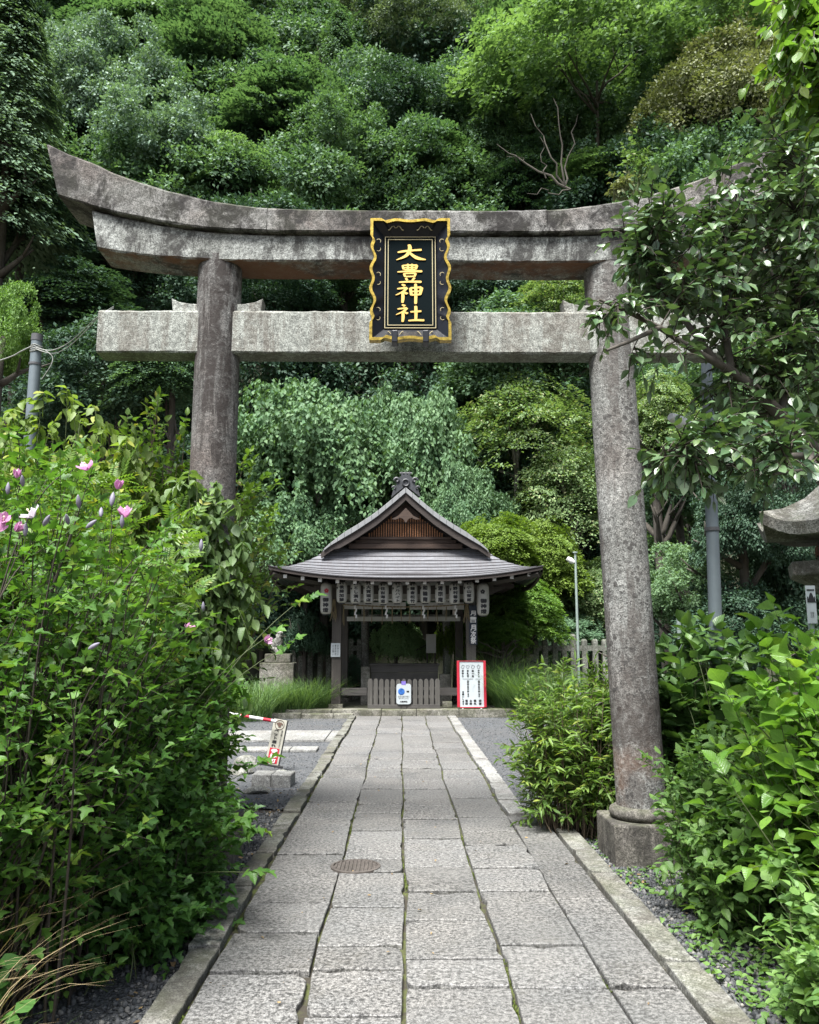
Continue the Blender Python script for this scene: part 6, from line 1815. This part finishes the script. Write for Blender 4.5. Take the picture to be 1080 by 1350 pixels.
# ------------------------------------------------------------------ near planting
LM('hib', (.038,.105,.022), (.125,.245,.048), trans=.34, rough=.42, spec=.32, patch=.5, tint=(.16,.24,.04), patch_scale=1.2, veins=0.7)
LM('hib2', (.034,.095,.024), (.09,.20,.042), trans=.3, rough=.4, spec=.32, patch=.5, patch_scale=1.2, veins=0.7)
LM('lime', (.10,.17,.04), (.22,.30,.08), trans=.42, rough=.5, spec=.35, patch=.5, tint=(.34,.36,.07), patch_scale=1.2, veins=0.7)
LM('fern', (0.071,0.144,0.031), (0.171,0.275,0.050), trans=.38, rough=.45, spec=.32, patch=.5, tint=(.25,.24,.05), patch_scale=1.5)
LM('camel', (.042,.095,.042), (.12,.19,.08), trans=.16, rough=.36, spec=.8, patch=.4, tint=(.08,.13,.03), patch_scale=1.5, veins=0.5)
LM('hydr', (.07,.165,.03), (.19,.34,.06), trans=.38, rough=.3, spec=.32, patch=.5, tint=(.22,.32,.05), patch_scale=1.3, veins=1)
LM('hydr_dark', (.05,.11,.035), (.12,.21,.06), trans=.28, rough=.34, spec=.32, patch=.5, patch_scale=1.3, veins=1)
LM('nand', (.07,.14,.035), (.20,.30,.075), trans=.4, rough=.42, spec=.32, patch=.5, tint=(.3,.34,.08), patch_scale=1.5)
LM('vine', (0.071,0.125,0.050), (0.158,0.237,0.081), trans=.35, rough=.5, spec=.35, patch=.5, patch_scale=1.5, veins=0.7)
LM('small', (.07,.155,.045), (.18,.30,.085), trans=.34, rough=.45, spec=.32, patch=.5, patch_scale=1.5, veins=0.6)
LM('drygrass', (0.258,0.188,0.100), (0.533,0.425,0.256), trans=.2, rough=.7, spec=.2, patch=.3)
LM('weed', (0.058,0.112,0.031), (0.133,0.225,0.056), trans=.3, rough=.5, spec=.3, patch=.3)
LM('topright', (0.071,0.150,0.031), (0.183,0.312,0.056), trans=.45, rough=.35, spec=.5, patch=.4, tint=(.3,.38,.06), veins=0.8)
M['stem_g'] = simple('green_stem', (.07,.09,.035), .7, 0, .3, 10, .1)
M['stem_b'] = simple('brown_stem', (.10,.075,.05), .8, 0, .3, 10, .1)
M['stem_d'] = simple('dark_stem', (.04,.032,.024), .8, 0, .3, 10, .1)
LOB = tpl_lobed(); OV = tpl_ovate(.3, .16, .1); OVW = tpl_ovate(.4, .18, .1); PIN = tpl_pinnate(6); LAN = tpl_lance(.13); CAM = tpl_ovate(.27, .1, .07); DW = tpl_ovate(.32, .1, .06)
SHR = 'shrubs of the left bank'
hib, cvh = shrub('hibiscus_shrub', 'tall leafy hibiscus shrub with pink flowers at the near left', 'shrub', 31, (-2.1,3.8,0), .8, (-2.08,3.8,1.25), (1.12,.95,1.18), 430, LOB, .057, M['hib'], M['stem_d'],
      twigs=8, tl=.30, per=9, droop=.12, start=.22, zlo=-.95, sr=.007, bias=.5, upw=.25)
shrub('leafy_shrub', 'dense green shrub spilling over the left kerb', 'shrub', 32, (-1.85,4.75,0), .55, (-1.74,4.7,.74), (.62,.85,.98), 260, LOB, .060, M['hib2'], M['stem_d'],
      twigs=8, tl=.30, per=9, droop=.12, start=.12, zlo=-.98, sr=.005, bias=.5)
shrub('leafy_shrub', 'broad bright shrub behind the hibiscus at the left edge', 'shrub', 33, (-3.3,5.6,0), .9, (-3.2,5.4,1.75), (1.35,.95,1.25), 170, LOB, .085, M['hib'], M['stem_d'],
      twigs=7, tl=.34, per=9, droop=.15, start=.35, zlo=-.5, sr=.009, bias=.45, upw=.3)
shrub('leafy_shrub', 'low leafy shrub bulging over the left kerb near the pillar foot', 'shrub', 41, (-1.5,4.65,0), .35, (-1.40,4.6,.42), (.46,.75,.52), 190, LOB, .058, M['hib2'], M['stem_d'],
      twigs=7, tl=.26, per=9, droop=.12, start=.1, zlo=-.9, sr=.004, bias=.5)
shrub('leafy_shrub', 'small leafy shrub hiding the left pillar beside the barrier bar', 'shrub', 42, (-1.42,5.5,0), .15, (-1.27,5.5,.95), (.2,.3,.42), 70, OV, .062, M['hib'], M['stem_d'],
      twigs=6, tl=.2, per=9, droop=.12, start=.3, zlo=-.95, sr=.004, bias=.5)
shrub('climbing_vine', 'pale lime vine hanging over the shrubs by the left pole', 'vine', 34, (-2.9,6.6,0), .7, (-2.85,6.5,2.65), (.95,.55,.85), 100, OV, .095, M['lime'], M['stem_g'],
      twigs=6, tl=.42, per=10, droop=1.1, start=.6, zlo=-.2, sr=.006, bias=.4, upw=.3, spread=.5)
shrub('climbing_vine', 'drooping green vine covering the middle of the left pillar', 'vine', 35, (-1.50,5.75,0), .22, (-1.42,5.82,2.14), (.31,.27,.60), 56, OV, .095, M['vine'], M['stem_g'],
      twigs=6, tl=.26, per=10, droop=1.1, start=.55, zlo=-.9, sr=.005, bias=.5, upw=.2, spread=.5)
shrub('fern_leaf_shrub', 'ferny yellow green shrub in front of the left pillar', 'shrub', 36, (-2.0,5.0,0), .5, (-1.9,5.0,1.75), (.72,.55,.70), 80, PIN, .19, M['fern'], M['stem_g'],
      twigs=5, tl=.25, per=6, droop=.2, start=.45, zlo=-.3, sr=.006, bias=.5, upw=.3)
shrub('broadleaf_shrub', 'tall rounded shrub between the left pillar and the pavilion', 'shrub', 37, (-2.15,7.6,0), .35, (-1.85,7.5,2.15), (.78,.6,1.05), 190, OV, .085, M['fern'], M['stem_b'],
      twigs=7, tl=.32, per=9, droop=.2, start=.3, zlo=-.7, sr=.008, bias=.5, upw=.25)
shrub('broadleaf_shrub', 'upright bush left of the left pillar with pale new shoots', 'shrub', 38, (-2.35,7.2,0), .4, (-2.2,7.1,2.45), (.5,.5,1.05), 90, OV, .085, M['fern'], M['stem_b'],
      twigs=7, tl=.28, per=9, droop=.1, start=.35, zlo=-.6, sr=.008, bias=.5, upw=.6)
# thin arching shoots over the gravel, carrying the two far flowers
def shoots(name, label, base, ends, tpl, size, lmat, seed, per=9, tl=.2, twigs=5, sr=.006, droop=.2):
    rg = np.random.default_rng(seed); e = np.array([tuple(x) for x in ends]); bs = np.tile(np.array(base, float), (len(e), 1)) + rg.normal(size=(len(e), 3))*[.05,.05,0]
    cv = stems(rg, bs, e, .1); tw, pos, dv, nr = leafy(rg, cv, twigs, tl, per, droop, .35)
    b3 = np.array(base); root = empty(name, base, 0, label, 'shrub')
    link_mesh('foliage', scatter('foliage', tpl, pos-b3, dv, nr, size*rg.uniform(.6, 1.2, len(pos)), lmat, True), root)
    link_mesh('stems', stem_mesh('stems', [c-b3 for c in cv], sr, sr*.35, M['stem_g']), root)
    link_mesh('twigs', stem_mesh('twigs', [c-b3 for c in tw], sr*.3, sr*.15, M['stem_g'], 3), root); return root
sh = shoots('hibiscus_shoots', 'arching hibiscus shoots leaning over the left gravel with two flowers', (-1.75,5.0,0), [P(349,842,5.2), P(385,800,5.3), P(252,832,4.6), P(365,860,5.4), P(320,1020,4.8), P(318,1100,4.6), P(322,1150,4.4), P(300,1080,4.5)], LOB, .075, M['hib'], 40)

# hibiscus flowers and buds
M['petal'] = leafmat('pink_petal', (.48,.22,.40), (.60,.36,.52), .35, .6, .2, .2, None, .35, (1,.8,1))
M['petal_w'] = leafmat('white_petal', (.52,.46,.54), (.62,.57,.62), .35, .6, .2, .2, None, .35, (1,1,1))
M['bud'] = simple('grey_violet_bud', (.16,.15,.19), .6, 0, .2, 20, .1)
M['stamen'] = simple('cream_stamen', (.8,.75,.5), .6, 0, .1, 20, .1)
def flower_mesh(open_, mat, seed):
    r_ = random.Random(seed); b = MB()
    for k_ in range(5):
        a_ = 2*PI*k_/5 + r_.uniform(-.1, .1); n1, n2 = 6, 5
        for i in range(n1+1):
            for j in range(n2+1): pass
        vs = []
        for i in range(n1+1):
            t = i/n1; w_ = .62*math.sin(PI*min(1, t*.78+.08))**.8
            for j in range(n2+1):
                u = -1+2*j/n2; rr = .05+open_*t**1.1; z = t*(1.05-.35*open_) - .15*open_*t*t + .06*math.sin(u*4+k_)*t
                x = rr; y = u*w_*.55
                z += -.08*u*u*t
                vs.append((x*math.cos(a_)-y*math.sin(a_), x*math.sin(a_)+y*math.cos(a_), z))
        b.add(vs, [(i*(n2+1)+j, i*(n2+1)+j+1, (i+1)*(n2+1)+j+1, (i+1)*(n2+1)+j) for i in range(n1) for j in range(n2)])
    me = b.mesh('flower', True); me.materials.append(mat); return me
b = MB(); b.tube([(0,0,0),(0,0,.75)], [.05,.04], 8); b.lathe([(.02,.6),(.08,.68),(.09,.76),(.02,.84)], 8); ST = b.mesh('stamen', True); ST.materials.append(M['stamen'])
b = MB(); b.lathe([(.02,-.15),(.12,-.02),(.2,.25),(.19,.55),(.1,.85),(.01,1.0)], 10); BD = b.mesh('bud', True); BD.materials.append(M['bud'])
FM = [flower_mesh(.75, M['petal'], 1), flower_mesh(.5, M['petal'], 2), flower_mesh(.3, M['petal'], 3), flower_mesh(.8, M['petal_w'], 4)]
def flower(par, px, py, Y, kind, size, tilt, az):
    p = P(px, py, Y)-par.location
    o = link_mesh('flower', FM[kind], par, p); o.scale = (size*.8,)*3; o.rotation_euler = (R(tilt), 0, R(az))
    s = link_mesh('stamen', ST, o)
def bud(par, px, py, Y, size, tilt, az):
    p = P(px, py, Y)-par.location; o = link_mesh('bud', BD, par, p); o.scale = (size,)*3; o.rotation_euler = (R(tilt), 0, R(az))
for (px, py, Y, k_, s_, ti, az) in ((22,630,2.95,2,.045,20,30), (115,620,2.95,0,.05,35,-20), (155,645,2.95,2,.05,15,60), (165,682,2.9,1,.055,30,10), (4,688,2.85,1,.05,60,30), (44,682,2.85,3,.055,40,-50), (20,700,2.85,2,.05,50,80), (0,700,2.85,0,.05,50,10)):
    flower(hib, px, py, Y, k_, s_, ti, az)
flower(sh, 248, 834, 4.55, 1, .07, 35, 40); flower(sh, 349, 845, 5.15, 1, .065, 75, 60); bud(sh, 268, 805, 4.55, .05, 10, 0)
for (px, py, Y, s_, ti, az) in ((104,668,2.9,.045,20,0), (147,665,2.9,.05,-15,0), (161,694,2.88,.042,10,0), (115,695,2.88,.042,50,90), (133,680,2.9,.04,-30,20), (58,692,2.86,.045,40,60), (30,640,2.9,.04,30,10), (10,650,2.9,.04,0,0), (90,690,2.9,.04,40,0), (265,725,4.4,.06,0,0), (33,705,2.85,.045,0,0), (118,855,2.85,.04,60,90)):
    bud(hib, px, py, Y, s_, ti, az)

# ground-level growth on the left
rg = np.random.default_rng(50)
root = empty('dry_grass', (-1.95,3.1,-.05), 0, 'straw coloured dry grass at the foot of the hibiscus', 'dry grass')
link_mesh('blades', grass_mesh('blades', rg, 330, (0,0,0), (.5,.6), .8, .007, M['drygrass'], .75, .9), root)
root = empty('weed_clump', (-1.75,2.75,-.05), 0, 'green broad weeds and grass in the lower left corner', 'weeds')
link_mesh('blades', grass_mesh('blades', rg, 380, (0,0,0), (.5,.4), .42, .010, M['weed'], .8, .9), root)
shrub('weed_plant', 'low round leafed weeds in the lower left corner', 'weeds', 51, (-1.62,2.85,0), .3, (-1.62,2.85,.2), (.38,.4,.22), 26, OVW, .075, M['hib2'], M['stem_g'], twigs=3, tl=.12, per=5, zlo=-.1, sr=.003)
shrub('weed_plant', 'small leafy seedlings along the left gravel edge', 'weeds', 52, (-1.38,4.1,0), .25, (-1.40,4.1,.10), (.22,.6,.12), 26, OV, .05, M['hib'], M['stem_g'], twigs=3, tl=.1, per=5, zlo=-.1, sr=.003)
shrub('weed_plant', 'seedlings growing in the gravel below the kerb block', 'weeds', 53, (-1.3,6.6,0), .25, (-1.35,6.7,.08), (.25,.6,.1), 24, OV, .06, M['small'], M['stem_g'], twigs=3, tl=.1, per=5, zlo=-.1, sr=.003)
b = MB()
root = empty('old_stump', (-2.15,3.35,-.06), 0, 'leaning brown trunk base in the shade under the hibiscus', 'trunk')
for k_ in range(4):
    b.tube([(rnd.uniform(-.12,.12), rnd.uniform(-.1,.1), -.05), (rnd.uniform(-.2,.2), rnd.uniform(-.2,.2), .5), (rnd.uniform(-.4,.4), rnd.uniform(-.3,.3), 1.2)], [.045,.035,.02], 8)
b.build('stems', M['bark'], root, smooth=True)

# right side planting
shrub('leafy_bush', 'bright narrow leafed bush left of the right pillar', 'shrub', 60, (1.42,7.0,0), .3, (1.42,6.95,.62), (.52,.5,.72), 170, LAN, .085, M['nand'], M['stem_b'],
      twigs=7, tl=.20, per=11, droop=.2, start=.25, zlo=-.8, sr=.005, bias=.45, upw=.45)
shrub('hydrangea', 'broad leafed hydrangea at the right edge with light green leaves', 'shrub', 61, (2.35,3.9,0), .5, (2.25,3.85,.92), (.72,.75,.72), 210, OVW, .098, M['hydr'], M['stem_g'],
      twigs=5, tl=.24, per=6, droop=.15, start=.3, zlo=-.75, sr=.007, bias=.5, upw=.35)
shrub('hydrangea', 'dark leafed hydrangea behind the blue grey pole', 'shrub', 62, (2.45,6.8,0), .5, (2.35,6.7,.95), (.62,.5,.68), 120, OVW, .14, M['hydr_dark'], M['stem_g'],
      twigs=5, tl=.26, per=6, droop=.15, start=.3, zlo=-.6, sr=.007, bias=.5, upw=.35)
shrub('leafy_bush', 'small leafed bush in front of the right pillar pedestal', 'shrub', 63, (1.98,4.9,0), .4, (1.98,4.85,.42), (.52,.6,.62), 190, OV, .064, M['small'], M['stem_g'],
      twigs=6, tl=.20, per=9, droop=.15, start=.25, zlo=-.8, sr=.004, bias=.45, upw=.4)
shrub('leafy_bush', 'pale small leafed bush in the lower right', 'shrub', 64, (1.85,3.25,0), .35, (1.82,3.25,.33), (.40,.55,.42), 150, DW, .055, M['small'], M['stem_g'],
      twigs=6, tl=.17, per=10, droop=.15, start=.2, zlo=-.8, sr=.004, bias=.45, upw=.3)
shrub('leafy_bush', 'tall bush between the hydrangeas at the right edge', 'shrub', 65, (3.3,5.0,0), .5, (3.1,4.9,.95), (.7,.6,.75), 90, OVW, .13, M['hydr'], M['stem_g'],
      twigs=5, tl=.26, per=7, droop=.15, start=.3, zlo=-.6, sr=.007, bias=.5, upw=.35)
rg = np.random.default_rng(70)
nn = 4600; pp = np.c_[1.43+rg.random(nn)**.8*1.3, 2.2+rg.random(nn)*2.6, -.05+rg.random(nn)*.07]
me = scatter('ground_cover', OVW, pp, unit(rdir(rg, nn)*[1,1,.2]), unit(UP+rdir(rg, nn)*.4), .035*rg.uniform(.6,1.3,nn), M['small'], True)
tag(link_mesh('ground_cover', me), 'low green ground cover leaves in the lower right corner', 'ground cover', kind='stuff')
nn = 700; pp = np.c_[1.42+rg.random(nn)**.8*.5, 5.3+rg.random(nn)*1.6, -.05+rg.random(nn)*.03]
me = scatter('ground_cover', OVW, pp, unit(rdir(rg, nn)*[1,1,.2]), unit(UP+rdir(rg, nn)*.4), .03*rg.uniform(.6,1.3,nn), M['small'], True)
tag(link_mesh('ground_cover', me), 'low leaves on the soil around the right pedestal', 'ground cover', kind='stuff')
# fallen leaves
LM('litter', (0.133,0.088,0.050), (0.333,0.237,0.118), trans=.1, rough=.8, spec=.2, patch=.3)
nn = 260; pp = np.c_[np.where(rg.random(nn)<.55, -1.06-rg.random(nn)*.7, 1.42+rg.random(nn)*.5), 2+rg.random(nn)*7, np.full(nn, -.033)]
me = scatter('leaf_litter', OV, pp, unit(rdir(rg, nn)*[1,1,.1]), unit(UP+rdir(rg, nn)*.3), .035*rg.uniform(.5,1.2,nn), M['litter'], True)
tag(link_mesh('leaf_litter', me), 'dry fallen leaves on the gravel beside the kerbs', 'leaf litter', kind='stuff')
nn = 110; pp = np.c_[-.95+rg.random(nn)**1.0*2.1, 2.3+rg.random(nn)**1.3*12, np.full(nn, .010)]
me = scatter('leaf_litter', OV, pp, unit(rdir(rg, nn)*[1,1,.1]), unit(UP+rdir(rg, nn)*.3), .022*rg.uniform(.4,1.3,nn), M['litter'], True)
tag(link_mesh('leaf_litter', me), 'a few small dry leaves scattered on the stone path', 'leaf litter', kind='stuff')

# ------------------------------------------------------------------ camellia tree at right
CY = 4.35
cb = Vector((P(1150, 700, CY+.3).x, CY+.3, -.06))
cam_t = empty('camellia_tree', tuple(cb), 0, 'glossy leaved camellia tree reaching over the torii from the right', 'tree')
BR = [ [cb, Vector((cb.x-.02, cb.y, 1.3)), P(1130,640,CY+.2), P(1075,595,CY+.1), P(1030,548,CY), P(990,508,CY), P(955,484,CY-.05)],
 [P(955,484,CY-.05), P(915,462,CY-.1), P(870,432,CY-.2), P(825,410,CY-.25), P(790,395,CY-.3)],
 [P(945,478,CY-.05), P(905,425,CY), P(868,372,CY+.05), P(840,330,CY+.1)],
 [P(965,490,CY), P(955,430,CY+.1), P(968,360,CY+.15), P(950,290,CY+.2), P(955,230,CY+.2)],
 [P(1030,548,CY), P(1040,470,CY+.2), P(1055,380,CY+.2), P(1050,280,CY+.1), P(1065,200,CY+.1)],
 [P(1080,600,CY+.1), P(1010,603,CY-.2), P(950,618,CY-.3), P(900,610,CY-.35), P(860,600,CY-.4)],
 [P(870,432,CY-.2), P(830,450,CY-.35), P(800,462,CY-.45)], [P(1120,640,CY+.2), P(1140,500,CY+.2), P(1130,330,CY+.2), P(1120,200,CY+.1)],
 [P(1075,595,CY+.1), P(1060,620,CY-.4), P(1020,625,CY-.6)]]
b = MB()
for i, br_ in enumerate(BR):
    r0 = .05 if i == 0 else (.022 if i < 6 else .014); r1 = .028 if i == 0 else .007
    n_b = len(br_); b.tube([p-cb for p in br_], [(r0+(r1-r0)*k_/(n_b-1)) for k_ in range(n_b)], 9)
b.build('trunk', M['bark'], cam_t, smooth=True)
rg = np.random.default_rng(80); nodes = []
for br_ in BR[1:]:
    for i in range(len(br_)-1):
        for t in (0, .33, .66): nodes.append(br_[i]*(1-t)+br_[i+1]*t)
nodes = np.array([tuple(v) for v in nodes])
def el(px, py, Y, rx, ry, rz_, n_, zlo=-1): return shell_points(rg, n_, P(px, py, Y), (rx/248, ry, rz_/248), zlo, .6)
tips = np.concatenate([el(1000,330,CY+.1,125,.42,120,76), el(905,335,CY,90,.38,60,39), el(860,300,CY+.1,60,.3,50,19), el(812,408,CY-.25,34,.15,18,7), el(1005,435,CY,80,.35,60,24), el(905,395,CY-.05,60,.25,28,11), el(1070,300,CY,90,.4,180,45),
    el(900,600,CY-.4,60,.25,34,17), el(990,585,CY-.5,95,.35,48,30), el(1050,500,CY+.1,60,.35,60,19), el(880,470,CY-.2,50,.2,20,4), el(1000,200,CY+.2,50,.3,35,10), el(965,520,CY+.1,70,.3,50,18)])
dd = np.linalg.norm(tips[:, None]-nodes[None], axis=2); near = nodes[dd.argmin(1)]
t_ = np.linspace(0, 1, 8)[None, :, None]; mid = (near+tips)/2+rg.normal(size=tips.shape)*.03+UP*.03
cv = (1-t_)**2*near[:, None] + 2*t_*(1-t_)*mid[:, None] + t_*t_*tips[:, None]
tw, pos, dv, nr = leafy(rg, cv, 4, .16, 6, .35, .4, upw=.1)
b3 = np.array(cb)
link_mesh('foliage', scatter('foliage', CAM, pos-b3, dv, nr, .076*rg.uniform(.6, 1.15, len(pos)), M['camel'], True), cam_t)
link_mesh('twigs', stem_mesh('twigs', [c-b3 for c in list(cv)+tw], .0045, .0015, M['stem_d'], 4), cam_t)
# overhanging branch at the very top right
ob = Vector((P(1190, 260, 4.9).x, 4.9, -.06)); tr = empty('slender_tree', tuple(ob), 0, 'slender tree with lime green leaves hanging into the top right corner', 'tree')
b = MB(); b.tube([Vector((0,0,0)), Vector((0,0,3.5)), P(1150,150,4.8)-ob, P(1110,50,4.6)-ob, P(1070,-60,4.5)-ob], [.06,.05,.035,.02,.01], 8); b.build('trunk', M['bark'], tr, smooth=True)
nodes = np.array([tuple(P(1150,150,4.8)), tuple(P(1130,100,4.7)), tuple(P(1110,50,4.6)), tuple(P(1090,0,4.55))])
tips = np.concatenate([el(1060,90,4.5,35,.25,70,26), el(1050,20,4.5,35,.25,40,16), el(1080,190,4.6,22,.2,40,12), el(1120,80,4.6,60,.3,150,40)])
near = nodes[np.linalg.norm(tips[:, None]-nodes[None], axis=2).argmin(1)]; mid = (near+tips)/2+UP*.08
cv = (1-t_)**2*near[:, None] + 2*t_*(1-t_)*mid[:, None] + t_*t_*tips[:, None]
tw, pos, dv, nr = leafy(rg, cv, 3, .2, 7, .5, .5, upw=.05); b3 = np.array(ob)
link_mesh('foliage', scatter('foliage', OV, pos-b3, dv, nr, .10*rg.uniform(.6, 1.15, len(pos)), M['topright'], True), tr)
link_mesh('twigs', stem_mesh('twigs', [c-b3 for c in list(cv)+tw], .005, .0015, M['stem_d'], 4), tr)
# small plants on top of the torii cap
for i, (px, lb) in enumerate(((835, 'wispy pale weed growing on the right slope of the torii cap'), (815, 'small grey tuft on the torii cap near the camellia'))):
    p = P(px, 262-(px-800)*.3, 6.15); shrub('wall_weed', lb, 'weeds', 90+i, (p.x, 6.15, p.z), .04, (p.x+.02, 6.15, p.z+(.28 if i == 0 else .08)), (.14,.08,.24 if i == 0 else .09), 12, OV, .045, M['lf_thin'] if i == 0 else M['lf_olive'], M['stem_g'], twigs=4, tl=.09, per=6, sr=.002, zlo=-.5)
for o in list(COL.objects):
    if o.type == 'MESH' and o.parent is None and 'label' not in o and 'kind' not in o: print('UNTAGGED', o.name)
